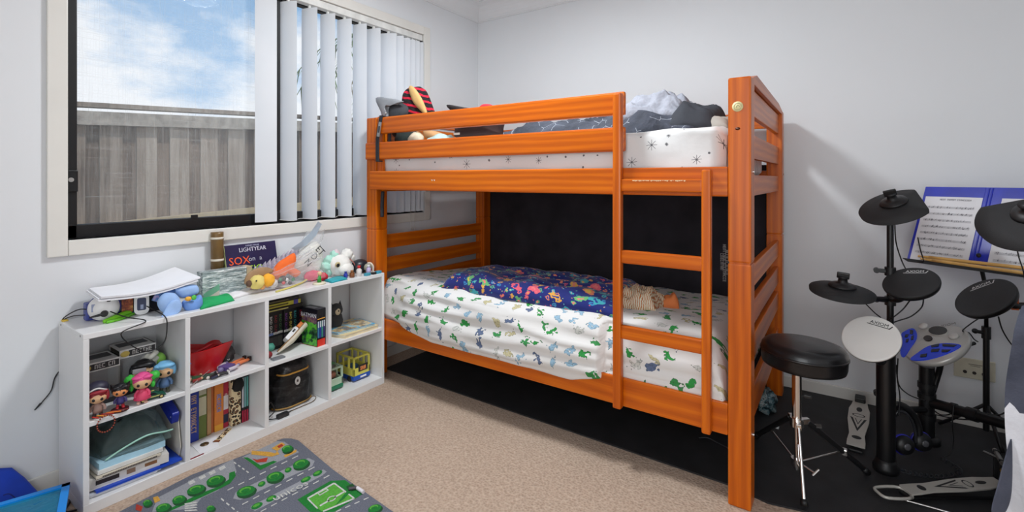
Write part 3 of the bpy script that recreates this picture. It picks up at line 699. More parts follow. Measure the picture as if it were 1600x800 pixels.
m.build('jacket', label='dark grey jacket scrunched at the right end of bunched duvet', cat='clothing')
m = MB(); m.puff([(-0.56, 2.2), (-0.385, 2.2), (-0.385, 2.46), (-0.5, 2.5)], lambda x, y: up_top(x, y) - 0.004, 0.062, P(176, 172, 164, 0.85), 26, 26, amp=0.02, freq=16, p=4, seed=51, fold=0.3)
m.build('pillowcase', label='small beige grey pillow beside the scrunched jacket on upper bunk', cat='pillow')

# strap tied round the guard rails
t = thing('luggage_strap', 'black webbing strap looped round the guard rails at left post', 'strap', (-2.30, 1.945, 1.33))
M_web = P(40, 41, 46, 0.7)
m = MB(); xs = -2.285
m.box((-2.33, YF0 - 0.006, 1.322), (-2.302, YF0 - 0.001, 1.468), M_web, 0.001)
m.raw([(-2.302, YF0 - 0.006, 1.46), (-2.33, YF0 - 0.006, 1.46), (-2.268, YF0 - 0.005, 1.60), (-2.296, YF0 - 0.005, 1.60), (-2.302, YF0 - 0.002, 1.46), (-2.33, YF0 - 0.002, 1.46), (-2.268, YF0 - 0.001, 1.60), (-2.296, YF0 - 0.001, 1.60)],
      [(0, 1, 3, 2), (4, 6, 7, 5), (0, 2, 6, 4), (1, 5, 7, 3)], M_web)
m.box((-2.296, YF0 - 0.005, 1.592), (-2.268, YF1 + 0.02, 1.597), M_web); m.box((-2.33, YF0 - 0.005, 1.322), (-2.302, YF1 + 0.01, 1.327), M_web)
m.box((-2.255, YF1 + 0.001, 1.44), (-2.232, YF1 + 0.006, 1.597), M_web); m.build('webbing', t)
m = MB(frame((-2.29, YF0 - 0.008, 1.515), (0, -1, 0), (0.24, 0, 1))); m.box((-0.045, -0.012, -0.002), (0.045, 0.012, 0.006), M_steel, 0.003); m.box((-0.02, -0.006, 0.006), (0.02, 0.006, 0.008), P(60, 60, 66)); m.build('buckle', t, label='steel strap buckle')
m = MB(); m.tube([(-2.315, YF1 + 0.012, 1.14), (-2.33, YF1 + 0.02, 1.06), (-2.325, YF1 + 0.015, 0.985)], 0.011, M_web, seg=6); m.build('strap_tail', t)

# toys at the far end of the upper bunk
ZU = 1.395
t = thing('black_hat', 'charcoal cloth hood with grey lining by the left post of upper bunk', 'hat', (-2.25, 2.12, ZU))
m = MB(); c0 = PD(614, 166, 2.66); c0.y = max(c0.y, 2.03)
up = Vector((0.05, 0.0, 1)).normalized()
pq = [PY(x, y, 2.04) for x, y in ((590, 160), (604, 156), (622, 158), (632, 166), (630, 185), (620, 200), (600, 200), (598, 183))]
cen = sum(pq, Vector()) / len(pq)
m.slab(pq, (0, -1, 0), 0.0, P(64, 66, 70, 0.8)) if False else None
def cushion_from_outline(mb, pts, th, mat, back=Vector((0, 1, 0)), rings=5, round_=0.5):
    """a padded shape over an outline facing -y, thickness th"""
    pts = [Vector(p) for p in pts]; n = len(pts); c = sum(pts, Vector()) / n
    vs = []; fs = []
    lv = []
    for side in (-1, 1):
        for k in range(rings):
            s = 1 - (k / rings) ** 1.6
            d = th * 0.5 * (1 - s ** 3) ** round_
            lv.append((s, d * side))
    order = [(s, d) for s, d in lv[:rings][::-1]] + lv[rings + 1:]
    for s, d in order: vs += [c + (p - c) * s + back * (d + th / 2) for p in pts]
    for r in range(len(order) - 1): fs += [(r * n + k, r * n + (k + 1) % n, (r + 1) * n + (k + 1) % n, (r + 1) * n + k) for k in range(n)]
    fs += [list(range(n))[::-1], [(len(order) - 1) * n + k for k in range(n)]]
    mb.raw(vs, fs, mat, True)
def loop(pts, n=4):
    pts = [Vector(p) for p in pts]; L = len(pts); out = []
    for i in range(L):
        p0, p1, p2, p3 = pts[i - 1], pts[i], pts[(i + 1) % L], pts[(i + 2) % L]
        for k in range(n):
            s = k / n; out.append(0.5 * ((2 * p1) + (p2 - p0) * s + (2 * p0 - 5 * p1 + 4 * p2 - p3) * s * s + (3 * p1 - p0 - 3 * p2 + p3) * s ** 3))
    return out
def outl(px, y): return [PY(a, b, y) for a, b in px]
m = MB(); cushion_from_outline(m, loop(outl([(600, 163), (612, 156), (628, 161), (632, 172), (625, 190), (624, 207), (606, 215), (601, 195)], 2.04)), 0.16, P(60, 62, 66, 0.85, bump=0.3)); m.build('hood', t)
m = MB(); cushion_from_outline(m, loop(outl([(584, 153), (604, 153), (628, 158), (610, 160), (600, 164), (603, 186), (598, 196), (593, 176)], 2.03)), 0.03, P(150, 152, 156, 0.85)); m.build('lining', t, label='pale grey lining edge')
m = MB(); m.ball(PY(603, 177, 2.028), 0.006, M_steel); m.build('stud', t)
M_stripe = NT('red_and_black_stripe_fur'); _c = M_stripe.coord(); _s = M_stripe.n('ShaderNodeSeparateXYZ'); M_stripe.l(_c, _s.inputs[0])
_k = M_stripe.math('SINE', M_stripe.math('ADD', M_stripe.math('MULTIPLY', M_stripe.math('ADD', _s.outputs['Z'], M_stripe.math('MULTIPLY', _s.outputs['X'], 0.2)), 165.0), M_stripe.math('MULTIPLY', M_stripe.noise(_c, 14, 2), 4.5)))
M_stripe.col(M_stripe.ramp(_k, [(0.40, lin(34, 22, 26)), (0.52, lin(226, 30, 62))])); M_stripe.b.inputs['Roughness'].default_value = 0.9; M_stripe.bump(M_stripe.noise(_c, 120, 3), 0.6, 0.01); M_stripe = M_stripe.m
M_tan = P(212, 172, 110, 0.9, bump=0.4, bs=150); M_tanp = P(196, 150, 104, 0.9, bump=0.3)
t = thing('striped_plush', 'red and black striped plush toy with tan belly on upper bunk', 'plush toy', (-2.13, 2.2, ZU))
m = MB(); cushion_from_outline(m, loop(outl([(624, 137), (636, 132), (645, 136), (656, 165), (664, 190), (640, 200), (612, 200), (618, 176), (620, 155)], 2.08)), 0.17, M_stripe); m.build('body', t)
m = MB(); cushion_from_outline(m, loop(outl([(636, 136), (643, 135), (655, 152), (664, 174), (662, 179), (652, 170), (642, 157)], 2.07)), 0.03, M_tan); m.build('belly', t, label='tan oval belly patch')
for pts in ([(616, 207), (640, 203), (650, 212), (645, 226), (620, 226)], [(655, 203), (672, 204), (690, 214), (688, 222), (660, 216)]):
    m = MB(); cushion_from_outline(m, loop(outl(pts, 2.075)), 0.1, M_tanp); m.build('paw', t)
t = thing('plush_dog', 'dark green and cream soft toy lying behind upper guard rail', 'plush toy', (-2.2, 2.1, ZU))
m = MB(); m.ball((-2.20, 2.08, ZU + 0.06), (0.09, 0.07, 0.065), P(36, 46, 44, 0.9, bump=0.3), amp=0.25, seed=2); m.build('body', t)
m = MB(); m.ball((-2.10, 2.05, ZU + 0.05), (0.05, 0.05, 0.05), P(214, 200, 176, 0.9), amp=0.2, seed=5); m.build('snout', t, label='cream snout')
m = MB(); m.puff([(-2.02, 2.02), (-1.88, 2.02), (-1.88, 2.2), (-2.02, 2.2)], ZU - 0.005, 0.085, P(176, 200, 196, 0.85), 20, 20, amp=0.02, freq=20, p=4, seed=3); m.build('cloth', label='pale aqua cloth crumpled beside the dark brown cushion', cat='cloth')
t = thing('dark_cushion', 'dark brown square cushion standing behind the upper guard rail', 'cushion', (-1.78, 2.12, ZU))
M_brn = P(58, 34, 32, 0.75, bump=0.25)
m = MB(); cushion_from_outline(m, loop(outl([(701, 203), (700, 168), (716, 169), (765, 163), (778, 166), (772, 200), (765, 212), (705, 216)], 2.05), 3), 0.14, M_brn); m.build('pad', t)
m = MB(); cushion_from_outline(m, loop(outl([(695, 163), (722, 167), (748, 171), (735, 176), (704, 173)], 2.048)), 0.035, P(34, 28, 30, 0.8)); m.build('flap', t)
m = MB(); cushion_from_outline(m, loop(outl([(745, 168), (752, 162), (764, 163), (770, 172), (752, 176)], 2.047)), 0.05, P(176, 24, 44, 0.8)); m.build('tassel', t, label='red tassel')
m = MB(); m.box(tuple(PY(709, 211, 2.046)), tuple(PY(718, 207, 2.044)), P(190, 180, 170)); m.build('tag', t)
# ================================================================== cube shelf
SX0, SX1, SY0, SY1, SH = -2.548, -2.250, 0.556, 1.938, 0.658
sh = thing('cube_shelf', 'low white eight cube shelf standing under the window', 'shelf', (-2.4, 1.247, 0))
def spart(name, lo, hi, **k):
    mb = MB(); mb.box(lo, hi, M_melamine, 0.0012, seg=1); return mb.build(name, sh, **k)
spart('top_board', (SX0, SY0, SH - 0.02), (SX1, SY1, SH)); spart('bottom_board', (SX0, SY0, 0.0), (SX1, SY1, 0.04))
spart('side_panel', (SX0, SY0, 0.04), (SX1, SY0 + 0.018, SH - 0.02)); spart('side_panel', (SX0, SY1 - 0.018, 0.04), (SX1, SY1, SH - 0.02))
for a, b in ((0.883, 0.902), (1.218, 1.237), (1.559, 1.578)): spart('divider', (SX0, a, 0.04), (SX1, b, SH - 0.02))
for a, b in ((SY0 + 0.018, 0.883), (0.902, 1.218), (1.237, 1.559), (1.578, SY1 - 0.018)): spart('middle_board', (SX0, a, 0.318), (SX1, b, 0.336))
m = MB()
for y in (SY0 + 0.06, SY0 + 0.24): pass
for x in (SX0 + 0.03, SX1 - 0.03): m.cyl((x, SY0 - 0.0008, SH - 0.01), (x, SY0 + 0.002, SH - 0.01), 0.004, P(120, 118, 112, 0.4))
m.build('screw_cap', sh)
ST, SM, SB = SH, 0.336, 0.04          # heights things stand on
TOWARD = lambda p: math.atan2(-p[1], -p[0])   # yaw that looks at the photographer

# ---------------------------------------------------------------- on top of the shelf
def sheet_stack(name, corners, z0, n, th, mat, label, cat, sag=0.03, seed=0):
    mb = MB()
    for k in range(n):
        off = Vector((random.uniform(-0.006, 0.006), random.uniform(-0.008, 0.008), 0))
        def fn(u, v, k=k, off=off):
            a, b, c_, d = [Vector(q) for q in corners]
            p = (a * (1 - u) + b * u) * (1 - v) + (d * (1 - u) + c_ * u) * v + off
            p.z += k * th - sag * math.sin(PI * v) ** 1.2; return p
        mb.grid(fn, 6, 12, mat); mb.grid(lambda u, v: fn(u, v) - Vector((0, 0, th * 0.8)), 6, 12, mat)
        for (u0, u1, v0, v1) in ((0, 1, 0, 0), (0, 1, 1, 1), (0, 0, 0, 1), (1, 1, 0, 1)):
            N = 12
            mb.raw([fn(u0 + (u1 - u0) * i / N, v0 + (v1 - v0) * i / N) - Vector((0, 0, dz)) for i in range(N + 1) for dz in (0, th * 0.8)], [(2 * i, 2 * i + 2, 2 * i + 3, 2 * i + 1) for i in range(N)], mat)
    return mb.build(name, label=label, cat=cat)
pa = [PXp(135, 456, -2.53), PXp(154, 470, -2.30), PXp(310, 438, -2.325), PXp(270, 422, -2.53)]
sheet_stack('paper_stack', pa, 0.0, 5, 0.0035, M_paper, 'loose stack of white paper lying across toys on shelf', 'paper', 0.018)
# round white helmet toy
t = thing('toy_speaker', 'small round white toy speaker with black jack plugged in', 'toy', (-2.39, 0.655, ST))
fw = frame(PD(149, 482, 1.62) if False else Vector((-2.40, 0.655, ST + 0.052)), (0.9, -0.35, 0.1), (0, 0, 1))
m = MB(fw); m.lathe([(0.0, 0.026), (0.02, 0.025), (0.036, 0.018), (0.046, 0.004), (0.05, -0.012), (0.048, -0.03)], M_white, 36); m.build('shell', t)
m = MB(fw); m.lathe([(0.051, -0.014), (0.053, -0.022), (0.053, -0.034), (0.04, -0.05), (0, -0.055)], P(44, 50, 130, 0.4), 36); m.build('back_cover', t, label='dark blue back cover')
m = MB(fw); m.cyl((-0.018, -0.006, 0.02), (-0.02, -0.006, 0.034), 0.012, M_black); m.cyl((-0.02, -0.006, 0.03), (-0.028, 0.038, 0.028), 0.006, M_black, 0.003); m.build('audio_plug', t)
m = MB(fw); m.box((0.024, -0.024, 0.014), (0.034, -0.012, 0.025), M_black, 0.003); m.build('eye_slot', t)
m = MB(fw); m.box((-0.01, 0.016, 0.018), (0.02, 0.034, 0.021), P(150, 160, 190), 0.002); m.build('decal', t)
m = MB(); m.box((-2.49, 0.615, ST), (-2.45, 0.70, ST + 0.07), P(62, 74, 150, 0.4), 0.006, M=None); m.build('box', label='small blue carton half hidden behind white toy speaker', cat='box')
# dark box carrying the paper
t = thing('game_box', 'black printed box under the paper stack on shelf top', 'box', (-2.43, 0.78, ST))
m = MB(); m.box((-2.52, 0.69, ST), (-2.405, 0.885, ST + 0.082), P(30, 28, 32, 0.35), 0.002); m.build('carton', t)
def artpic(name, cols, scale=30):
    a = NT(name); co = a.coord(); f = a.noise(co, scale, 3, 0.7)
    n = len(cols); a.col(a.ramp(f, [(0.3 + 0.4 * i / max(1, n - 1), lin(*c)) for i, c in enumerate(cols)], 'LINEAR')); a.b.inputs['Roughness'].default_value = 0.35; return a.m
m = MB(); m.box((-2.4055, 0.715, ST + 0.016), (-2.4045, 0.752, ST + 0.07), artpic('warm_box_art', [(60, 30, 30), (150, 70, 40), (210, 160, 90)], 60)); m.build('picture', t)
m = MB(); m.box((-2.4055, 0.70, ST + 0.003), (-2.4045, 0.76, ST + 0.014), P(30, 60, 120)); m.build('title_strip', t)
t = thing('blister_pack', 'white rounded pack with dark blue label on shelf top', 'package', (-2.39, 0.775, ST))
fw = frame((-2.392, 0.778, ST + 0.043), (0.95, -0.3, 0.1), (0, 0, 1))
def rrect(w, h, r, n=5):
    o = []
    for cx, cy, a0 in ((w / 2 - r, h / 2 - r, 0), (-w / 2 + r, h / 2 - r, PI / 2), (-w / 2 + r, -h / 2 + r, PI), (w / 2 - r, -h / 2 + r, 1.5 * PI)):
        o += [(cx + r * math.cos(a0 + k * PI / 2 / n), cy + r * math.sin(a0 + k * PI / 2 / n)) for k in range(n + 1)]
    return o
m = MB(fw); m.prism(rrect(0.086, 0.05, 0.02), -0.008, 0.008, M_white, bev=0.002); m.build('body', t)
m = MB(fw); m.prism(rrect(0.05, 0.03, 0.006), 0.008, 0.0088, P(52, 60, 92, 0.4)); m.prism([(-0.02, -0.006), (-0.02, 0.004), (-0.002, 0.004), (-0.002, -0.006)], 0.0088, 0.0092, P(150, 160, 190)); m.build('label', t)
# lime green paddle
m = MB(); m.tube([(-2.36, 0.645, ST + 0.007), (-2.375, 0.69, ST + 0.010), (-2.41, 0.735, ST + 0.012), (-2.42, 0.765, ST + 0.012)], lambda s_: 0.007 + 0.006 * math.sin(PI * s_), P(126, 214, 40, 0.4), seg=10)
m.tube([(-2.345, 0.65, ST + 0.006), (-2.36, 0.70, ST + 0.006), (-2.405, 0.755, ST + 0.006)], 0.006, P(104, 190, 34, 0.4), seg=8); m.build('lime_paddle', label='lime green plastic toy blade under the white toy speaker', cat='toy')
# cables on the shelf
def cable(name, label, pts, r=0.0022, mat=None, cat='cable', plug=None):
    mb = MB(); mb.tube(pts, r, mat or M_black, seg=6, n=8)
    if plug: mb.cyl(*plug)
    return mb.build(name, label=label, cat=cat)
cable('audio_cable', 'thin black cable trailing over the front edge of shelf', [(-2.372, 0.668, ST + 0.04), (-2.31, 0.70, ST + 0.02), (-2.248, 0.745, ST + 0.003), PXp(190, 520, -2.243), PXp(206, 540, -2.240), PXp(232, 549, -2.238), PXp(256, 535, -2.238), PXp(261, 510, -2.242), (-2.25, 0.81, ST + 0.006), (-2.33, 0.80, ST + 0.022), (-2.385, 0.79, ST + 0.034)])
cable('audio_cable', 'black cable looping off the left end of shelf top', [(-2.42, 0.63, ST + 0.045), (-2.46, 0.60, ST + 0.05), (-2.50, 0.575, ST + 0.03), (-2.535, 0.565, ST + 0.006), (-2.5, 0.59, ST + 0.02), (-2.44, 0.63, ST + 0.026), (-2.405, 0.64, ST + 0.04)])
m = MB(); m.box((-2.54, 0.56, ST), (-2.515, 0.578, ST + 0.006), P(226, 190, 70, 0.5), 0.002); m.build('cable_tie', label='yellow tie on the cable at left corner of shelf top', cat='tie')
cable('aux_lead', 'black lead with jack plug hanging down wall left of shelf', [(-2.553, 0.60, 0.50), PXp(88, 586, -2.56), PXp(80, 610, -2.558), PXp(66, 628, -2.558), PXp(62, 633, -2.558)], 0.0022, plug=(tuple(PXp(64, 630, -2.558)), tuple(PXp(54, 641, -2.558)), 0.004, M_black, 0.0022))
# blue soft toy with an orange nose
M_blu, M_blud = P(160, 194, 242, 0.75, bump=0.2), P(112, 154, 220, 0.75)
t = thing('blue_plush', 'light blue cloth toy with orange ball nose at shelf front', 'plush toy', (-2.28, 0.87, ST))
X_ = -2.285
m = MB(); cushion_from_outline(m, loop([PXp(a, b, X_) for a, b in ((252, 468), (262, 459), (278, 460), (286, 472), (284, 486), (270, 494), (256, 488), (250, 478))]), 0.05, M_blu, back=Vector((-1, 0, 0))); m.build('head', t)
m = MB(); cushion_from_outline(m, loop([PXp(a, b, X_ + 0.012) for a, b in ((266, 474), (278, 468), (286, 476), (282, 488), (268, 497), (252, 502), (256, 490))]), 0.018, M_blu, back=Vector((-1, 0, 0))); m.build('ear', t)
m = MB(); cushion_from_outline(m, loop([PXp(a, b, X_ - 0.03) for a, b in ((276, 452), (298, 446), (312, 447), (314, 458), (300, 464), (284, 466))]), 0.05, M_blu, back=Vector((-1, 0, 0))); m.build('body', t)
m = MB(); cushion_from_outline(m, loop([PXp(a, b, X_ + 0.004) for a, b in ((290, 472), (306, 468), (318, 462), (320, 478), (312, 486), (298, 488), (290, 482))]), 0.05, M_blud, back=Vector((-1, 0, 0))); m.build('leg', t)
m = MB(); m.ball(PXp(294, 467, X_ + 0.01), (0.012, 0.012, 0.010), P(240, 178, 60, 0.6)); m.build('nose', t, label='orange ball nose')
m = MB(); m.ball(PXp(303, 465, X_ + 0.008), (0.006, 0.01, 0.011), P(90, 200, 80, 0.6)); m.build('leaf', t, label='green felt leaf')
m = MB(); cushion_from_outline(m, [PXp(a, b, -2.33) for a, b in ((238, 470), (246, 456), (262, 452), (284, 450), (270, 462), (252, 474))], 0.02, artpic('blue_map_print', [(40, 50, 110), (70, 120, 180), (196, 160, 190)], 26), back=Vector((-1, 0, 0))); m.build('folded_card', label='patterned blue and pink card tucked behind blue cloth toy', cat='card')
# green and white cloth
t = thing('green_cloth', 'bright green and white cloth lying along shelf front edge', 'cloth', (-2.35, 1.1, ST))
m = MB(); m.puff([(-2.262, 0.945), (-2.30, 1.105), (-2.40, 1.13), (-2.44, 1.0)], ST, 0.02, P(24, 164, 92, 0.8, bump=0.2), 24, 20, amp=0.010, freq=22, p=5, seed=3); m.build('green_half', t)
m = MB(); m.puff([(-2.325, 1.085), (-2.385, 1.275), (-2.455, 1.285), (-2.42, 1.11)], ST, 0.018, P(232, 230, 232, 0.8), 20, 20, amp=0.008, freq=22, p=5, seed=8); m.build('white_half', t, label='white printed end')
m = MB(); m.box((-2.405, 1.225, ST + 0.017), (-2.395, 1.255, ST + 0.0195), P(210, 90, 150)); m.build('print', t)
# clear gift box
M_film = see_through('crinkled_clear_film', (0.88, 0.90, 0.92), 0.88, 0.10, crinkle_=55)
def crinkle():
    a = NT('silver_crinkle_film'); co = a.coord((1, 1, 1), (0.5, 0.3, 0)); f = a.noise(a.coord((40, 14, 60)), 1.4, 4, 0.7)
    a.col(a.ramp(f, [(0.35, lin(120, 136, 138)), (0.5, lin(176, 190, 190)), (0.62, lin(240, 246, 246))])); a.b.inputs['Roughness'].default_value = 0.25; a.b.inputs['Metallic'].default_value = 0.3; a.bump(f, 0.8, 0.01); return a.m
t = thing('gift_box', 'silver film wrapped box with kraft end behind green cloth', 'box', (-2.475, 1.17, ST))
m = MB(); m.box((-2.504, 1.03, ST), (-2.446, 1.232, PXp(340, 423, -2.446).z), crinkle(), 0.003); m.build('wrapping', t)
m = MB(); m.box((-2.504, 1.2325, ST), (-2.446, 1.258, PXp(376, 418, -2.446).z), P(196, 176, 142, 0.7), 0.002); m.build('kraft_end', t, label='brown kraft end of the box')
m = MB(); m.raw([(-2.4455, 1.035, ST + 0.002), (-2.4455, 1.105, ST + 0.002), (-2.4455, 1.105, ST + 0.062), (-2.4455, 1.035, ST + 0.025)], [(0, 1, 2, 3)], P(110, 170, 140, 0.4)); m.raw([(-2.4453, 1.05, ST + 0.004), (-2.4453, 1.104, ST + 0.004), (-2.4453, 1.104, ST + 0.03)], [(0, 1, 2)], P(196, 190, 178)); m.build('printed_corner', t, label='green printed corner')
# brown tube
t = thing('mailing_tube', 'tall brown translucent tube with white bands standing against wall', 'tube', (-2.536, 1.135, ST))
m = MB(place((-2.536, 1.135, 0))); m.lathe([(0.024, 0.78), (0.0275, 0.782), (0.0275, 0.945), (0.0275, 0.957), (0, 0.957)], P(120, 92, 52, 0.35), 28); m.lathe([(0.026, ST + 0.093), (0.027, 0.782)], P(96, 72, 42, 0.35), 28); m.build('body', t)
for z in (0.815, 0.922):
    m = MB(place((-2.536, 1.135, 0))); m.lathe([(0.0272, z), (0.0288, z + 0.001), (0.0288, z + 0.010), (0.0272, z + 0.011)], P(222, 214, 198, 0.4), 28); m.build('band', t, label='white band')
m = MB(place((-2.536, 1.135, 0))); m.lathe([(0.026, ST), (0.027, ST + 0.093)], P(96, 72, 42, 0.35), 28); m.build('base', t)
# picture book leaning on the wall
t = thing('picture_book', 'dark navy hardback picture book propped upright against the wall', 'book', (-2.53, 1.31, ST))
ub = Vector((-0.055, 0, 0.22)).normalized(); fb = frame((-2.492, 1.3, ST), Vector((0.22, 0, 0.055)), (0, 1, 0))
navy = P(36, 32, 74, 0.35)
m = MB(fb); m.box((-0.128, 0.0, -0.016), (0.135, 0.232, 0.0), navy, 0.002); m.build('cover', t)
m = MB(fb); m.box((-0.130, 0.0, -0.016), (-0.1285, 0.232, 0.0), P(214, 224, 150, 0.5)); m.build('spine', t, label='pale green spine edge')
m = MB(fb)
m.text('LIGHTYEAR', 0.030, P(226, 228, 240), Matrix.Translation((0.01, 0.200, 0.0008)), sx=0.9); m.text('DISNEY PIXAR', 0.011, P(190, 195, 220), Matrix.Translation((0.01, 0.220, 0.0008)))
m.text('SOX', 0.055, P(255, 96, 40), Matrix.Translation((-0.063, 0.146, 0.0008)), sx=0.95); m.text('on', 0.034, P(190, 192, 205), Matrix.Translation((0.0, 0.150, 0.0008))); m.text('a', 0.034, P(190, 192, 205), Matrix.Translation((0.045, 0.150, 0.0008)))
m.text('MISSION', 0.05, P(168, 220, 60), Matrix.Translation((0.0, 0.098, 0.0008)), sx=0.95); m.build('title_lettering', t)
# cellophane bouquet of soft toys
t = thing('toy_bouquet', 'cellophane wrapped bouquet of small soft toys on shelf top', 'bouquet', (-2.40, 1.38, ST))
def cello(u, v):
    y = 1.235 + 0.33 * v; base = Vector((-2.40, y, ST))
    a = PI * (0.02 + 0.96 * u)
    R = 0.055 + 0.07 * v + 0.008 * noise.noise(Vector((u * 7, v * 7, 1)))
    flare = 0.018 * math.sin(u * 60) * v
    return base + Vector((math.cos(a) * -1 * R * 0.95, 0, math.sin(a) * (R * 1.15 + flare) + 0.003 + 0.02 * v))
m = MB(); m.grid(cello, 60, 24, M_film); m.build('cellophane', t)
M_frill = pm('lilac_tissue', lin(206, 200, 216), 0.4, var=0.14, vs_=60, bump=0.6, bs=90, bd=0.01)
m = MB()
def frill(u, v):
    y = 1.225 + 0.30 * u; h = 0.075 + 0.085 * u
    return Vector((-2.465 + 0.012 * math.sin(u * 75), y, ST + h * 0.55 + (h * 0.62) * v + 0.012 * math.sin(u * 75) * v))
m.grid(frill, 90, 4, M_frill); m.build('paper_frill', t, label='lilac pleated tissue frill')
m = MB(); cushion_from_outline(m, loop([PXp(a, b, -2.36) for a, b in ((384, 443), (388, 430), (402, 420), (420, 418), (430, 424), (418, 430), (400, 436), (392, 446))]), 0.03, P(158, 126, 92, 0.8), back=Vector((-1, 0, 0))); m.build('ribbon', t)
balls = [(401, 441, 0.036, (226, 206, 120)), (390, 443, 0.016, (96, 70, 54)), (418, 438, 0.033, (240, 172, 50)), (410, 448, 0.014, (236, 160, 50)), (442, 437, 0.020, (70, 60, 56)), (427, 443, 0.022, (206, 200, 196))]
for k, (a, b, r, c) in enumerate(balls):
    m = MB(); m.ball(PXp(a, b, -2.36), r, P(*c, 0.85, bump=0.3), amp=0.18, seed=k); m.build('toy_head', t)
m = MB(); p = PXp(400, 440, -2.33)
m.ball(p + Vector((0.004, 0, 0.004)), 0.004, M_black); m.build('toy_eye', t)
m = MB(); cushion_from_outline(m, loop([PXp(a, b, -2.37) for a, b in ((428, 428), (438, 412), (452, 402), (464, 396), (466, 408), (463, 418), (474, 426), (466, 434), (452, 428), (442, 438), (430, 438))]), 0.05, P(246, 112, 44, 0.85, bump=0.3), back=Vector((-1, 0, 0))); m.build('orange_plush', t, label='orange toy with raised arms')
m = MB()
for k in range(5): m.ball(PXp(438 + k * 5, 437 + (k % 2) * 5, -2.345), 0.009, P(*[(40, 110, 70), (210, 60, 60), (230, 230, 230), (60, 50, 50), (60, 130, 90)][k], 0.5)); 
m.build('bead', t)
cable('yellow_ribbon', 'pale yellow ribbon lying under the bouquet at shelf edge', [(-2.30, 1.30, ST + 0.004), (-2.33, 1.40, ST + 0.006), (-2.38, 1.50, ST + 0.01), (-2.43, 1.58, ST + 0.03)], 0.005, P(214, 200, 110, 0.6), 'ribbon')
# clear printed bag
t = thing('plastic_bag', 'clear plastic bag with printed letters standing behind the bouquet', 'bag', (-2.44, 1.56, ST))
def bagf(u, v):
    a = 2 * PI * u; h = 0.27 * v
    w = 0.085 * (1 - 0.35 * v) + 0.010 * noise.noise(Vector((math.cos(a) * 3, math.sin(a) * 3, v * 6)))
    return Vector((-2.46 + math.cos(a) * w * 0.55 * (1 - 0.6 * v), 1.555 + math.sin(a) * w + 0.07 * v * v, ST + h))
m = MB(); m.grid(bagf, 40, 20, M_film); m.build('film', t)
m = MB(); cushion_from_outline(m, loop([PXp(a, b, -2.425) for a, b in ((462, 420), (470, 400), (484, 385), (500, 378), (508, 392), (508, 412), (500, 432), (478, 436))]), 0.07, P(226, 224, 216, 0.7, var=0.06), back=Vector((-1, 0, 0))); m.build('contents', t)
m = MB(); fbg = frame(PXp(490, 402, -2.405), (1, -0.15, 0.15), (0.0, 0.62, -0.78))
for k, row in enumerate(('ET', 'D', 'N')): m.text(row, 0.052, P(50, 52, 56), fbg @ Matrix.Translation((0, 0.05 - 0.046 * k, 0)), sx=0.9)
m.build('printed_letters', t)
m = MB(); s0 = [PXp(a, b, -2.42) for a, b in ((455, 388), (470, 378), (486, 362), (497, 346))]; s1 = [PXp(a, b, -2.44) for a, b in ((462, 392), (478, 384), (494, 368), (503, 350))]
m.raw(s0 + s1, [(i, i + 1, 5 + i, 4 + i) for i in range(3)], P(196, 214, 230, 0.15)); m.build('seal_strip', t, label='pale blue folded seal strip')
# unicorn style plush
M_plw, M_mint = P(238, 236, 230, 0.9, bump=0.4, bs=150), P(178, 226, 210, 0.9, bump=0.4, bs=150)
t = thing('white_plush', 'white soft toy with big eye and mint mane lying on shelf', 'plush toy', (-2.42, 1.74, ST))
cpl = Vector((-2.40, 1.735, ST + 0.062))
m = MB(); m.ball(cpl, (0.06, 0.068, 0.062), M_plw, amp=0.12, seed=1); m.build('head', t)
m = MB(); m.ball(cpl + Vector((0.045, 0.012, -0.022)), (0.035, 0.046, 0.036), M_plw, amp=0.1, seed=2); m.build('muzzle', t)
m = MB(); m.ball(cpl + Vector((-0.01, 0.06, 0.052)), (0.032, 0.036, 0.034), M_plw, amp=0.25, seed=3); m.ball(cpl + Vector((-0.02, 0.085, 0.03)), (0.03, 0.03, 0.034), M_plw, amp=0.25, seed=4); m.build('ear', t)
m = MB(); m.ball(cpl + Vector((-0.015, -0.01, 0.06)), (0.018, 0.02, 0.03), P(220, 200, 204, 0.9), amp=0.2, seed=6); m.build('ear', t)
m = MB()
for k, (dy, dz, r) in enumerate(((-0.055, 0.03, 0.03), (-0.072, 0.0, 0.03), (-0.06, -0.03, 0.026), (0.06, 0.0, 0.026), (-0.02, 0.06, 0.024))): m.ball(cpl + Vector((-0.02, dy, dz)), r, M_mint, amp=0.35, seed=k)
m.build('mane', t, label='mint green mane')
m = MB(); m.ball(cpl + Vector((0.046, -0.044, 0.012)), (0.01, 0.016, 0.016), P(196, 176, 128, 0.5)); m.build('eye_patch', t)
m = MB(); m.ball(cpl + Vector((0.053, -0.047, 0.010)), (0.007, 0.010, 0.011), P(26, 24, 22, 0.2)); m.build('eye', t)
m = MB(); m.tube([cpl + Vector((0.055, 0.03, 0.034)), cpl + Vector((0.066, 0.046, 0.016)), cpl + Vector((0.068, 0.056, -0.004))], 0.0025, P(190, 110, 100, 0.8), seg=5); m.build('mouth', t)
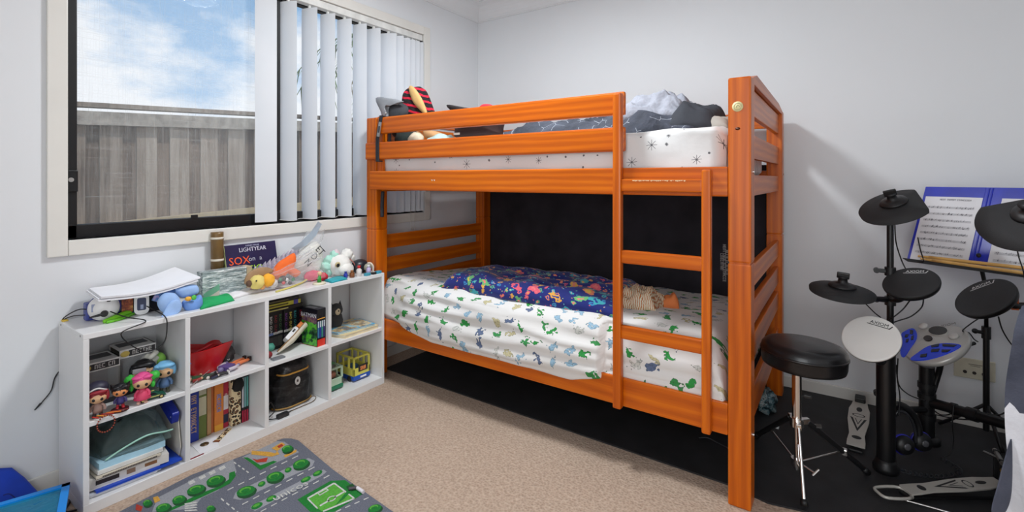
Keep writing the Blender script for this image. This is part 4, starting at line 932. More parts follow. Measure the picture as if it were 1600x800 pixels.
# small things along the right end of the shelf
m = MB(); m.ball((-2.40, 1.565, ST + 0.028), (0.026, 0.05, 0.028), P(222, 84, 110, 0.8, bump=0.3), amp=0.25, seed=2); m.ball((-2.355, 1.60, ST + 0.022), (0.022, 0.024, 0.022), P(204, 36, 56, 0.8), amp=0.2, seed=4); m.build('pink_pompom', label='pink and red soft bundle under the printed bag', cat='toy')
t = thing('toy_figurine', 'tiny green toy figure on round cream base at shelf front', 'figurine', (-2.30, 1.535, ST))
m = MB(place((-2.295, 1.535, ST))); m.lathe([(0.0, 0), (0.032, 0), (0.033, 0.006), (0.030, 0.010), (0, 0.010)], P(222, 214, 190, 0.5), 28); m.build('base', t)
m = MB(place((-2.295, 1.535, ST))); m.lathe([(0.011, 0.010), (0.010, 0.03), (0.007, 0.044), (0.0, 0.046)], P(40, 150, 50, 0.4), 18); m.build('body', t)
m = MB(); m.ball((-2.295, 1.537, ST + 0.056), 0.012, P(226, 190, 150, 0.5)); m.build('head', t)
m = MB(); m.puff([(-2.26, 1.585), (-2.27, 1.70), (-2.36, 1.71), (-2.35, 1.59)], ST, 0.012, P(40, 160, 172, 0.5), 12, 12, amp=0.004, freq=30, p=8); m.build('teal_card', label='flat teal packet in front of the white soft toy', cat='packet')
def small_bottle(name, label, x, y, h, r, body, cap, cat='bottle'):
    tt = thing(name, label, cat, (x, y, ST))
    mm = MB(place((x, y, ST))); mm.lathe([(r, 0), (r, h * 0.6), (r * 0.55, h * 0.74), (r * 0.5, h * 0.8)], body, 20); mm.build('body', tt)
    mm = MB(place((x, y, ST))); mm.lathe([(r * 0.62, h * 0.78), (r * 0.62, h), (0, h)], cap, 20); mm.build('cap', tt)
small_bottle('small_bottle', 'tiny amber bottle next to the white soft toy', -2.298, 1.745, 0.040, 0.014, P(126, 72, 30, 0.3), P(150, 96, 46, 0.4))
small_bottle('small_bottle', 'tiny red bottle with white label on shelf right end', -2.288, 1.785, 0.062, 0.015, P(226, 220, 216, 0.4), P(206, 28, 32, 0.4))
small_bottle('small_bottle', 'tiny royal blue bottle in the row at shelf right end', -2.315, 1.715, 0.036, 0.011, P(44, 60, 170, 0.3), P(36, 48, 140, 0.4))
small_bottle('glue_tube', 'tiny lilac and white tube at the shelf right end', -2.29, 1.855, 0.056, 0.013, P(196, 180, 220, 0.4), P(222, 222, 224, 0.4), 'tube')
t = thing('toy_helmet', 'small black toy helmet beside the bed post on shelf', 'helmet', (-2.36, 1.86, ST))
m = MB(); m.ball((-2.37, 1.855, ST + 0.040), (0.045, 0.056, 0.042), P(30, 32, 40, 0.35)); m.build('dome', t)
m = MB(); m.ball((-2.325, 1.875, ST + 0.036), (0.022, 0.026, 0.022), P(160, 158, 140, 0.3)); m.build('visor', t, label='grey visor')
m = MB(); m.tube([(-2.315, 1.905, ST + 0.002), (-2.315, 1.907, ST + 0.035), (-2.33, 1.90, ST + 0.055), (-2.345, 1.88, ST + 0.052)], 0.006, P(218, 206, 190, 0.5), seg=8); m.build('strap', t)
for k, (y, lab) in enumerate(((1.825, 'small teal plastic block left of black chip at shelf corner'), (1.905, 'small teal plastic block at the very right shelf corner'))):
    m = MB(); m.box((-2.275, y - 0.018, ST), (-2.255, y + 0.018, ST + 0.016), P(70, 158, 180, 0.4), 0.003); m.build('teal_block', label=lab, cat='toy block', group='teal blocks on the shelf corner')
m = MB(); m.box((-2.275, 1.858, ST), (-2.255, 1.884, ST + 0.012), P(30, 32, 34, 0.4), 0.003); m.build('black_chip', label='small black plastic chip between two teal blocks', cat='toy block')
# ================================================================== inside the shelf cells
SKIN = P(232, 186, 142, 0.45, var=0.03)
def chibi(name, label, loc, yaw, h, hair, hairstyle, top, legs, skin=SKIN, extra=None, cat='figurine'):
    """a small big-headed vinyl figure looking along +x before yaw"""
    t = thing(name, label, cat, loc)
    W = place(loc, yaw, h)
    m = MB(W); m.ball((0, 0, 0.66), (0.21, 0.25, 0.215), skin); m.build('head', t)
    m = MB(W)
    m.ball((-0.035, 0, 0.72), (0.225, 0.275, 0.235), hair, amp=0.10, seed=h * 40)
    m.ball((0.07, 0.12, 0.83), (0.13, 0.15, 0.07), hair); m.ball((0.07, -0.12, 0.83), (0.13, 0.15, 0.07), hair)
    if hairstyle == 'sweep': m.ball((0.10, 0.03, 0.84), (0.14, 0.24, 0.085), hair); m.ball((-0.02, 0.24, 0.66), (0.12, 0.06, 0.16), hair); m.ball((-0.02, -0.24, 0.66), (0.12, 0.06, 0.16), hair)
    if hairstyle == 'buns':
        for s in (-1, 1): m.ball((-0.05, s * 0.30, 0.78), (0.13, 0.15, 0.14), extra, amp=0.3, seed=s); m.ball((-0.04, s * 0.27, 0.55), (0.08, 0.06, 0.14), extra, amp=0.3, seed=s + 3)
    if hairstyle == 'points':
        for s in (-1, 1): m.raw([(-0.05, s * 0.12, 0.86), (0.06, s * 0.2, 0.84), (-0.06, s * 0.3, 0.72), (-0.03, s * 0.30, 0.98)], [(0, 1, 3), (1, 2, 3), (2, 0, 3), (0, 2, 1)], hair)
        m.raw([(0.2, -0.05, 0.83), (0.2, 0.05, 0.83), (0.22, 0, 0.70), (0.12, 0, 0.86)], [(0, 1, 2), (0, 3, 1), (0, 2, 3), (1, 3, 2)], hair)
    m.build('hair', t)
    for s in (-1, 1):
        m = MB(W); m.ball((0.185, s * 0.10, 0.62), (0.03, 0.042, 0.05), M_black); m.build('eye', t)
    m = MB(W); m.lathe([(0.0, 0.16), (0.13, 0.17), (0.135, 0.26), (0.10, 0.40), (0.06, 0.48), (0, 0.48)], top, 18)
    for s in (-1, 1): m.tube([(0, s * 0.09, 0.42), (0.03, s * 0.17, 0.32), (0.07, s * 0.17, 0.22)], lambda q: 0.045 - 0.008 * q, top, seg=8)
    m.build('body', t)
    for s in (-1, 1):
        m = MB(W); m.tube([(0, s * 0.07, 0.2), (0.0, s * 0.08, 0.08), (0.05, s * 0.09, 0.03)], 0.05, legs, seg=8); m.ball((0.05, s * 0.09, 0.035), (0.09, 0.055, 0.036), legs); m.build('leg', t)
    return t
# window boxes for collectible figures
M_pane = see_through('clear_box_window', (0.7, 0.72, 0.74), 0.80, 0.08)
def figure_box(label, x1, y0, y1, h, fig_col, words, logo):
    x0 = x1 - 0.125
    t = thing('figure_box', label, 'box', ((x0 + x1) / 2, (y0 + y1) / 2, SM), 'boxed figures on the middle shelf')
    B = P(44, 44, 48, 0.4); Wt = P(216, 216, 214, 0.4)
    m = MB(); m.box((x0, y0, SM), (x1, y1, SM + 0.02), B, 0.001); m.box((x0, y0, SM + 0.02), (x0 + 0.002, y1, SM + h), P(110, 106, 98, 0.5)); m.box((x0, y0, SM + h - 0.004), (x1, y1, SM + h), Wt)
    m.box((x0, y0 - 0.0, SM + 0.02), (x0 + 0.01, y0 + 0.004, SM + h), Wt)
    m.box((x0, y1 - 0.004, SM + 0.02), (x1, y1, SM + h), P(128, 126, 120, 0.5)); m.build('carton', t)
    m = MB(); m.box((x1 - 0.002, y0, SM + h - 0.035), (x1 + 0.001, y1, SM + h), Wt); m.box((x1 + 0.001, y0 + 0.03, SM + h - 0.030), (x1 + 0.0015, y1 - 0.003, SM + h - 0.006), B); m.build('title_panel', t)
    m = MB(); F = frame((x1 + 0.0018, (y0 + y1) / 2 + 0.014, SM + h - 0.0175), (1, 0, 0), (0, 1, 0))
    m.glyphs(words, 0.016, Wt, F, seed=int(y0 * 100)); m.ball((x1 + 0.001, y0 + 0.018, SM + h - 0.018), (0.002, 0.016, 0.012), P(200, 176, 90, 0.5)); m.build('lettering', t)
    m = MB(); m.box((x0 + 0.02, y0 + 0.012, SM + h), (x1 - 0.045, y1 - 0.012, SM + h + 0.0006), P(70, 72, 76, 0.5)); m.build('top_print', t)
    m = MB(); m.box((x1 - 0.002, y0, SM + 0.02), (x1 - 0.001, y1, SM + h - 0.035), M_pane); m.build('window', t)
    return t
figure_box('white and black window box for figure, left of the pair', -2.385, 0.580, 0.703, 0.172, None, (3, 2), True)
figure_box('white and black window box for figure, right of the pair', -2.405, 0.708, 0.832, 0.188, None, (6,), True)
m = MB(); m.ball((-2.40, 0.755, SM + 0.10), (0.045, 0.05, 0.075), P(40, 70, 90, 0.5)); 
chibi('vinyl_figure', 'vinyl figure with large black hair and grey headband before right box', (-2.36, 0.772, SM), TOWARD((-2.3, 0.76)), 0.15, P(26, 26, 30, 0.4), 'sweep', P(40, 42, 52, 0.5), P(30, 32, 40, 0.5))
m = MB(frame((-2.305, 0.742, SM + 0.118), (0.95, -0.3, 0), (0.3, 0.95, 0))); m.box((-0.022, -0.009, -0.004), (0.022, 0.009, 0.002), P(150, 152, 156, 0.3), 0.002); m.build('headband_plate', bpy.data.objects['vinyl_figure'])
chibi('vinyl_figure', 'vinyl figure with pale blue swept hair at right of cell', (-2.315, 0.832, SM), TOWARD((-2.3, 0.83)), 0.135, P(126, 190, 232, 0.4, var=0.04), 'sweep', P(80, 110, 150, 0.5), P(70, 72, 56, 0.5))
t = chibi('doll', 'small doll with bright green bunches and pink hair and dress', (-2.275, 0.742, SM), TOWARD((-2.26, 0.73)), 0.125, P(236, 84, 150, 0.5), 'buns', P(220, 70, 110, 0.5), P(240, 200, 180, 0.5), extra=P(66, 196, 70, 0.5))
m = MB(place((-2.275, 0.742, SM), 0, 0.125)); m.lathe([(0.22, 0.14), (0.23, 0.16), (0.12, 0.36), (0.1, 0.38)], P(216, 66, 104, 0.6), 22); m.build('skirt', t, label='pink skirt')
chibi('toy_figure', 'toy figure with orange face, pointed black hair on dark stand', (-2.275, 0.672, SM + 0.008), TOWARD((-2.27, 0.67)), 0.098, P(28, 26, 30, 0.4), 'points', P(60, 50, 110, 0.5), P(180, 40, 50, 0.5), skin=P(240, 160, 100, 0.45))
m = MB(place((-2.272, 0.670, SM))); m.lathe([(0, 0), (0.028, 0), (0.028, 0.006), (0.024, 0.008), (0, 0.008)], P(66, 22, 30, 0.4), 24); m.build('figure_stand', label='dark red round stand under the pointed hair figure', cat='stand')
t = chibi('toy_figure', 'toy figure with dark red hair and black cap far left', (-2.275, 0.604, SM), TOWARD((-2.27, 0.6)), 0.115, P(150, 30, 44, 0.5), 'sweep', P(150, 120, 110, 0.5), P(70, 60, 62, 0.5))
m = MB(place((-2.280, 0.604, SM), TOWARD((-2.27, 0.6)), 0.115)); m.ball((-0.03, 0, 0.92), (0.25, 0.30, 0.22), P(44, 42, 62, 0.5)); m.tube([(0.17, -0.24, 0.86), (0.23, 0, 0.98), (0.17, 0.24, 0.86)], 0.025, P(225, 222, 220, 0.5), seg=6); m.build('cap', t, label='black cap with white trim')
t = thing('swirl_toy', 'white swirled and lime green ball toy behind the blue haired figure', 'toy', (-2.42, 0.83, SM))
m = MB(); m.ball((-2.41, 0.812, SM + 0.115), (0.03, 0.034, 0.03), P(232, 230, 218, 0.6), amp=0.25, seed=3); m.tube([(-2.385, 0.80, SM + 0.13), (-2.38, 0.815, SM + 0.145), (-2.395, 0.83, SM + 0.148)], 0.010, P(232, 230, 218, 0.6), seg=8); m.build('swirl', t)
m = MB(); m.ball((-2.415, 0.846, SM + 0.105), (0.03, 0.026, 0.034), P(150, 214, 90, 0.6)); m.build('lime_half', t, label='lime green half')
m = MB(); m.lathe([(0.03, 0), (0.022, 0.05), (0.02, 0.085)], P(210, 210, 200, 0.5), 18, M=Matrix.Translation((-2.415, 0.828, SM))); m.build('stem', t)
# toy racing car
def toy_car(label, loc, yaw, L, body, accent):
    t = thing('toy_car', label, 'toy car', loc); W = place(loc, yaw, L)
    m = MB(W); m.prism([(-0.5, 0.08), (-0.48, 0.2), (-0.30, 0.22), (-0.16, 0.33), (0.08, 0.34), (0.26, 0.21), (0.46, 0.16), (0.5, 0.08)], -0.19, 0.19, body, M=frame((0, 0, 0), (0, -1, 0), (1, 0, 0)), bev=0.03); m.build('body', t)
    m = MB(W); m.prism([(-0.15, 0.23), (-0.12, 0.31), (0.06, 0.32), (0.18, 0.22)], -0.185, 0.195, P(24, 26, 30, 0.2), M=frame((0, 0, 0), (0, -1, 0), (1, 0, 0))); m.build('windows', t)
    m = MB(W)
    for s in (-1, 1): m.box((-0.4, s * 0.194 - 0.004, 0.13), (0.36, s * 0.194 + 0.004, 0.17), accent)
    m.box((-0.05, -0.05, 0.335), (0.1, 0.05, 0.345), accent); m.build('stripe', t)
    for x in (-0.32, 0.31):
        for s in (-1, 1):
            m = MB(W); m.cyl((x, s * 0.15, 0.09), (x, s * 0.215, 0.09), 0.09, M_black); m.cyl((x, s * 0.214, 0.09), (x, s * 0.222, 0.09), 0.05, P(210, 190, 120, 0.4)); m.build('wheel', t)
    return t
toy_car('dark green toy racing car parked at the cell front edge', (-2.283, 0.775, SM), math.radians(82), 0.095, P(26, 84, 62, 0.3), P(206, 200, 120, 0.4))
t = thing('bead_bracelet', 'red and orange bead bracelet hanging over the cell edge', 'bracelet', (-2.262, 0.6, SM))
m = MB()
for k in range(22):
    a = 2 * PI * k / 22; m.ball((-2.244, 0.62 + 0.026 * math.cos(a), SM - 0.022 + 0.030 * math.sin(a)), 0.0032, P(150, 60, 40, 0.5), sub=1)
m.build('beads', t)
m = MB()
for k in range(5): m.tube([(-2.275, 0.59 + 0.012 * k, SM + 0.004), (-2.26, 0.615 + 0.014 * (k - 2), SM + 0.010), (-2.245, 0.60 + 0.022 * k, SM + 0.006)], 0.0026, P(*[(190, 50, 40), (230, 150, 50), (160, 40, 40), (220, 120, 40), (120, 40, 36)][k], 0.5), seg=5)
m.build('tassel_cords', t)

# red tub with pens
M_red = P(204, 20, 28, 0.35, var=0.05)
t = thing('red_basket', 'red folding plastic tub holding pens in second upper cell', 'tub', (-2.40, 1.00, SM))
def tubf(u, v):
    a = 2 * PI * u; k = 0.55 + 0.45 * v
    z = SM + 0.004 + 0.11 * v + (0.016 * math.sin(a + 2.4) + 0.012 * math.sin(2 * a)) * v
    return Vector((-2.42 + math.cos(a) * 0.10 * k, 1.025 + math.sin(a) * 0.122 * k, z))
m = MB(); m.grid(tubf, 48, 12, M_red)
def tubi(u, v): p = tubf(u, v); c = Vector((-2.42, 1.025, p.z)); return c + (p - c) * 0.96 + Vector((0, 0, 0.0015))
m.grid(tubi, 48, 12, M_red); m.grid(lambda u, v: tubf(u, 1).lerp(tubi(u, 1), v), 48, 1, M_red); m.flat([tubf(k / 24, 0.0) for k in range(24)], M_red); m.build('tub', t)
m = MB(); m.grid(lambda u, v: Vector((-2.47 + 0.02 * math.sin(v * 5), 0.925 + 0.20 * u, SM + 0.075 + 0.028 * v * math.sin(PI * (0.25 + 0.5 * (1 - u))) + 0.01 * math.sin(9 * u))), 24, 8, M_red); m.build('folded_flap', t)
for k, (c, x, y0, y1, z0, z1, lab) in enumerate((((236, 150, 50), -2.385, 0.915, 0.975, 0.070, 0.100, 'orange tipped pen lying inside the red tub'), ((210, 50, 60), -2.40, 0.93, 1.03, 0.082, 0.118, 'red pen sloping up inside the red tub'), ((40, 90, 190), -2.375, 0.93, 1.00, 0.066, 0.080, 'blue pen lying low inside the red tub'), ((120, 60, 40), -2.41, 1.0, 1.06, 0.075, 0.09, 'brown pencil inside the red tub'))):
    t2 = thing('pen', lab, 'pen', (x, y0, SM + z0), 'pens in the red tub')
    m = MB(); m.cyl((x, y0, SM + z0), (x + 0.01, y1, SM + z1), 0.006, P(*c, 0.4)); m.build('barrel', t2); m = MB(); m.cyl((x + 0.01, y1, SM + z1), (x + 0.0117, y1 + (y1 - y0) * 0.2, SM + z1 + (z1 - z0) * 0.2), 0.006, P(*c, 0.4), 0.001); m.build('tip', t2)
# action figures lying on the shelf
def lying_figure(label, p0, p1, wd, cols, head_c):
    """p0 head end, p1 feet end on the board"""
    p0, p1 = Vector(p0), Vector(p1); d = (p1 - p0); L = d.length; F = frame(p0 + Vector((0, 0, wd * 0.5)), (0, 0, 1), d)
    t = thing('action_figure', label, 'action figure', (p0 + p1) / 2)
    m = MB(F); m.ball((0.07 * L, 0, 0), (0.085 * L, 0.07 * L, 0.075 * L), head_c); m.build('head', t)
    m = MB(F); m.prism([(0.14 * L, -0.17 * L), (0.14 * L, 0.17 * L), (0.32 * L, 0.13 * L), (0.46 * L, 0.10 * L), (0.46 * L, -0.10 * L), (0.32 * L, -0.13 * L)], -wd * 0.4, wd * 0.5, cols[0], bev=0.003); m.box((0.42 * L, -0.09 * L, wd * 0.3), (0.45 * L, 0.09 * L, wd * 0.55), cols[2]); m.build('torso', t)
    for s in (-1, 1):
        m = MB(F); m.tube([(0.17 * L, s * 0.18 * L, 0), (0.30 * L, s * 0.24 * L, 0.003), (0.42 * L, s * 0.22 * L, 0.006)], lambda q: wd * 0.4 - wd * 0.1 * q, cols[1], seg=8); m.ball((0.45 * L, s * 0.21 * L, 0.006), wd * 0.32, head_c, sub=2); m.build('arm', t)
        m = MB(F); m.tube([(0.46 * L, s * 0.06 * L, 0), (0.68 * L, s * 0.08 * L, 0.002), (0.92 * L, s * 0.09 * L, 0)], lambda q: wd * 0.46 - wd * 0.14 * q, cols[2], seg=8); m.box((0.90 * L, s * 0.09 * L - wd * 0.3, -wd * 0.4), (0.98 * L, s * 0.09 * L + wd * 0.3, wd * 0.6), cols[3], 0.002); m.build('leg', t)
    return t
lying_figure('action figure in purple top with orange legs lying right', (-2.325, 1.045, SM + 0.002), (-2.375, 1.205, SM + 0.006), 0.022, (P(96, 80, 140, 0.5), P(190, 180, 190, 0.5), P(222, 120, 70, 0.5), P(46, 30, 28, 0.5)), P(120, 110, 150, 0.5))
lying_figure('dark green and red action figure lying under the red tub', (-2.335, 0.925, SM + 0.001), (-2.30, 1.03, SM + 0.003), 0.018, (P(40, 90, 60, 0.5), P(150, 50, 46, 0.5), P(34, 60, 44, 0.5), P(30, 30, 34, 0.5)), P(200, 160, 120, 0.5))
lying_figure('black and white action figure lying at cell front edge', (-2.30, 0.985, SM + 0.001), (-2.285, 1.075, SM + 0.002), 0.015, (P(30, 30, 36, 0.5), P(40, 44, 70, 0.5), P(30, 30, 34, 0.5), P(220, 220, 220, 0.5)), P(210, 200, 190, 0.5))
m = MB(); m.cyl((-2.272, 0.908, SM + 0.004), (-2.33, 1.01, SM + 0.028), 0.002, M_steel); m.build('toy_sword', label='thin silver toy sword lying before the red tub', cat='toy')
t = thing('toy_boulder', 'dark grey rough toy rock at back of second upper cell', 'toy', (-2.45, 1.13, SM))
m = MB(); m.ball((-2.44, 1.125, SM + 0.045), (0.05, 0.04, 0.05), P(74, 72, 72, 0.9, bump=0.5), amp=0.35, seed=7); m.build('body', t); m = MB(); m.ball((-2.393, 1.12, SM + 0.03), 0.006, M_white); m.build('emblem', t)

# paperbacks in the third upper cell: dark spines with pale lettering
def book(name, label, group, y0, y1, z0, h, x1, depth, col, title=None, tcol=None, band=None, lean=0.0, pages=True, extra=None, tsize=None):
    t = thing(name, label, 'book', (x1 - depth / 2, (y0 + y1) / 2, z0), group)
    R = Matrix.Translation((x1, (y0 + y1) / 2, z0)) @ Matrix.Rotation(lean, 4, 'X') @ Matrix.Translation((-x1, -(y0 + y1) / 2, -z0))
    m = MB(R); c = 0.0014
    m.box((x1 - depth, y0, z0), (x1, y0 + c, z0 + h), col); m.box((x1 - depth, y1 - c, z0), (x1, y1, z0 + h), col); m.box((x1 - c, y0, z0), (x1 + 0.0004, y1, z0 + h), col); m.build('cover', t)
    m = MB(R); m.box((x1 - depth + 0.002, y0 + c, z0 + 0.002), (x1 - c, y1 - c, z0 + h - 0.002), P(226, 218, 198, 0.8)); m.build('pages', t)
    if title:
        m = MB(R); F = frame((x1 + 0.0007, (y0 + y1) / 2, z0 + h * 0.54), (1, 0, 0), (0, 0, -1))
        if title != 'BAD GUYS': m.glyphs(title, (y1 - y0) * 0.5, tcol, F, seed=int(y0 * 1000))
        else: m.text(title, tsize or (y1 - y0) * 0.66, tcol, F @ Matrix.Translation((-0.022, 0, 0)) if title == 'BAD GUYS' else F, ex=0.0002, sx=1.2)
        m.build('spine_title', t)
    if band:
        m = MB(R)
        for zb, zt, bc in band: m.box((x1 + 0.0004, y0 + 0.001, z0 + h * zb), (x1 + 0.0009, y1 - 0.001, z0 + h * zt), bc)
        m.build('spine_band', t)
    return t
M_bk = P(20, 20, 24, 0.4)
tc = [(225, 225, 225), (225, 225, 225), (225, 225, 225), (235, 235, 235), (150, 44, 50), (70, 130, 70), (130, 70, 150), (226, 210, 90), (60, 160, 160), (150, 30, 56)]
pos = ['left end', 'second from the left', 'third from the left', 'fourth from the left', 'fifth from the left', 'sixth from the left', 'seventh from the left', 'eighth from the left', 'second from the right', 'right end']
y = 1.2405
for k in range(10):
    c = P(*tc[k], 0.5)
    book('paperback', 'black spined paperback with %s lettering, %s of the row' % (['white', 'white', 'white', 'white', 'dark red', 'green', 'purple', 'yellow', 'teal', 'crimson'][k], pos[k]), 'black paperbacks in the third cell', y, y + 0.0262, SM, 0.196, -2.410 - 0.004 * (k % 3), 0.123, M_bk, 'BAD GUYS', c, [(0.40, 0.46, P(*[(120, 200, 160), (190, 220, 190), (90, 110, 190), (110, 140, 200), (230, 230, 225), (230, 230, 225), (230, 230, 225), (240, 230, 200), (230, 230, 225), (230, 230, 225)][k], 0.5)), (0.08, 0.34, P(*[(60, 56, 62), (70, 60, 66), (66, 70, 78), (70, 66, 66), (64, 60, 60), (70, 70, 66), (70, 64, 74), (60, 60, 60), (54, 60, 64), (64, 58, 60)][k], 0.5))])
    y += 0.0272
# flat books on top of the row
for k, (z, th, c, lab, cols) in enumerate(((0.1975, 0.020, P(40, 36, 34, 0.4), 'thick black bound book lying flat on the black paperbacks', (200, 190, 110)), (0.2185, 0.024, P(188, 180, 60, 0.4), 'yellow spined book with purple end lying on the pile', (90, 80, 30)), (0.2435, 0.014, P(48, 44, 40, 0.4), 'thin dark book lying on top of the yellow book', (110, 100, 60)))):
    t = thing('flat_book', lab, 'book', (-2.44, 1.34, SM + z), 'books lying on the row')
    m = MB(); m.box((-2.53, 1.245, SM + z), (-2.395, 1.50 - 0.01 * k, SM + z + 0.0015), c); m.box((-2.53, 1.245, SM + z + th - 0.0015), (-2.395, 1.50 - 0.01 * k, SM + z + th), c); m.box((-2.3965, 1.245, SM + z), (-2.395, 1.50 - 0.01 * k, SM + z + th), c); m.build('cover', t)
    m = MB(); m.box((-2.528, 1.247, SM + z + 0.0015), (-2.3965, 1.498 - 0.01 * k, SM + z + th - 0.0015), P(222, 212, 190, 0.8)); m.build('pages', t)
    m = MB(); m.box((-2.395, 1.25, SM + z + th * 0.35), (-2.3946, 1.42, SM + z + th * 0.65), P(*cols, 0.5))
    if k == 1: m.box((-2.395, 1.45, SM + z), (-2.3944, 1.475, SM + z + th), P(80, 70, 150, 0.5))
    m.build('spine_print', t)
# boxed set
t = thing('boxed_set', 'glossy boxed comic set with green artwork standing at an angle', 'box', (-2.36, 1.50, SM))
ang = math.radians(6); WB = place((-2.272, 1.557, SM), ang)
# local: +x towards room, -y face shows the artwork
m = MB(WB); c_ = P(24, 22, 34, 0.3); Wd, Dp, Ht = 0.054, 0.122, 0.196
m.box((-Dp, -Wd, 0), (0, -Wd + 0.002, Ht), c_); m.box((-Dp, -0.002, 0), (0, 0, Ht), c_); m.box((-Dp, -Wd, 0), (0, 0, 0.0025), P(226, 76, 44, 0.4)); m.box((-Dp, -Wd, Ht - 0.0025), (0, 0, Ht), c_); m.box((-Dp, -Wd, 0), (-Dp + 0.002, 0, Ht), c_); m.build('slipcase', t)
m = MB(WB); FB = frame((-Dp / 2, -Wd - 0.0006, 0), (0, -1, 0), (1, 0, 0))
def art_green():
    a = NT('green_comic_art'); co = a.coord(); f = a.noise(co, 24, 3, 0.6)
    a.col(a.ramp(f, [(0.34, lin(16, 34, 26)), (0.46, lin(40, 90, 60)), (0.55, lin(96, 200, 50)), (0.7, lin(60, 150, 60))])); a.b.inputs['Roughness'].default_value = 0.3; return a.m
m.raw([(-0.058, 0.004, 0), (0.058, 0.004, 0), (0.058, 0.12, 0), (-0.058, 0.13, 0)], [(0, 1, 2, 3)], art_green(), M=FB)
m.raw([(-0.058, 0.13, 0), (0.058, 0.12, 0), (0.058, 0.152, 0), (-0.058, 0.162, 0)], [(0, 1, 2, 3)], artpic('violet_comic_art', [(36, 40, 66), (110, 70, 110), (170, 150, 60)], 40), M=FB)
m.build('artwork', t)
m = MB(WB); m.text('BATMAN', 0.030, P(222, 222, 230, 0.5), FB @ Matrix.Translation((-0.004, 0.160, 0.001)), sx=1.0); m.build('title_lettering', t)
m = MB(WB); m.box((-Dp * 0.85, -Wd * 0.8, Ht), (-Dp * 0.3, -Wd * 0.3, Ht + 0.0006), P(150, 150, 158, 0.4)); m.build('top_print', t)
cols4 = [(60, 120, 160), (40, 60, 150), (50, 140, 130), (60, 50, 110)]
for k in range(4):
    yb = -Wd + 0.0025 + k * 0.0123
    b_ = thing('comic_volume', 'slim comic spine with %s, %s in the boxed set' % (['pale blue bands', 'royal blue bands', 'green bands', 'violet bands'][k], ['leftmost', 'second', 'third', 'rightmost'][k]), 'book', WB @ Vector((-0.06, yb + 0.006, 0.0025)), 'slim comics in the boxed set')
    m = MB(WB); m.box((-Dp + 0.003, yb, 0.0026), (-0.001, yb + 0.0119, Ht - 0.004), M_bk, 0.001); m.build('cover', b_)
    m = MB(WB); m.box((-0.001, yb + 0.001, 0.045), (-0.0004, yb + 0.0109, 0.13), P(*cols4[k], 0.4)); m.box((-0.001, yb + 0.003, 0.10), (-0.0002, yb + 0.0099, 0.132), P(200, 210, 215, 0.5)); m.box((-0.001, yb, 0.003), (-0.0002, yb + 0.0119, 0.036), P(216, 56, 40, 0.4)); m.box((-0.001, yb, 0.142), (-0.0002, yb + 0.0119, 0.147), P(226, 160, 60, 0.4)); m.build('spine_print', b_)
# white toy boat / wooden model
t = thing('toy_boat', 'white and timber toy boat with orange cabin before the paperbacks', 'toy boat', (-2.34, 1.42, SM))
BM = place((-2.335, 1.41, SM + 0.058), math.radians(102), 1.0, (0, 0)) @ Matrix.Rotation(math.radians(-32), 4, 'Y') @ Matrix.Rotation(math.radians(-38), 4, 'X') @ Matrix.Translation((0, 0, -0.02))
Lb = 0.19
def hull(u, v):
    x = -Lb / 2 + Lb * u; w = 0.036 * (1 - max(0, (0.5 - u) / 0.5) ** 2.2) * (1 - 0.3 * max(0, (u - 0.8) / 0.2)); a = PI * (v - 0.5)
    return Vector((x, math.sin(a) * w, 0.03 - math.cos(a) * 0.026 * (0.35 + 0.65 * min(1, u * 2.5)) + 0.012 * max(0, 0.5 - u)))
m = MB(BM); m.grid(hull, 24, 12, P(226, 218, 200, 0.5)); m.flat([hull(k / 24, 0) for k in range(25)] + [hull(1 - k / 24, 1) for k in range(25)], M_white); m.build('hull', t)
m = MB(BM); m.tube([hull(k / 16, 0.02) + Vector((0, 0, 0.002)) for k in range(17)], 0.0028, P(150, 116, 74, 0.5), seg=6, n=2); m.tube([hull(k / 16, 0.98) + Vector((0, 0, 0.002)) for k in range(17)], 0.0028, P(150, 116, 74, 0.5), seg=6, n=2); m.build('gunwale', t, label='brown timber edge strip')
m = MB(BM); m.box((-0.03, -0.024, 0.032), (0.05, 0.024, 0.055), M_white, 0.006); m.box((0.015, -0.0245, 0.04), (0.035, 0.0245, 0.05), P(30, 30, 34, 0.3), 0.002); m.build('cabin', t)
m = MB(BM); m.box((0.052, -0.03, 0.03), (0.082, 0.03, 0.05), P(230, 130, 50, 0.5), 0.004); m.build('stern_seat', t, label='orange stern block')
m = MB(); m.box((-2.30, 1.27, SM), (-2.265, 1.33, SM + 0.008), P(120, 124, 130, 0.4), 0.003); m.build('grey_gadget', label='flat grey plastic piece at left front of third cell', cat='toy')
m = MB(); m.ball((-2.33, 1.275, SM + 0.018), (0.02, 0.022, 0.018), P(140, 40, 46, 0.6), amp=0.3, seed=4, sub=2); m.build('red_toy', label='small dark red toy piece beside the toy boat bow', cat='toy')
m = MB(); m.ball((-2.34, 1.29, SM + 0.045), (0.022, 0.026, 0.022), P(70, 150, 130, 0.6), amp=0.45, seed=14, sub=2); m.ball((-2.345, 1.268, SM + 0.03), (0.02, 0.02, 0.03), P(40, 90, 80, 0.6), amp=0.4, seed=15, sub=2); m.build('green_toy', label='mottled teal green toy creature at left of the third cell', cat='toy')
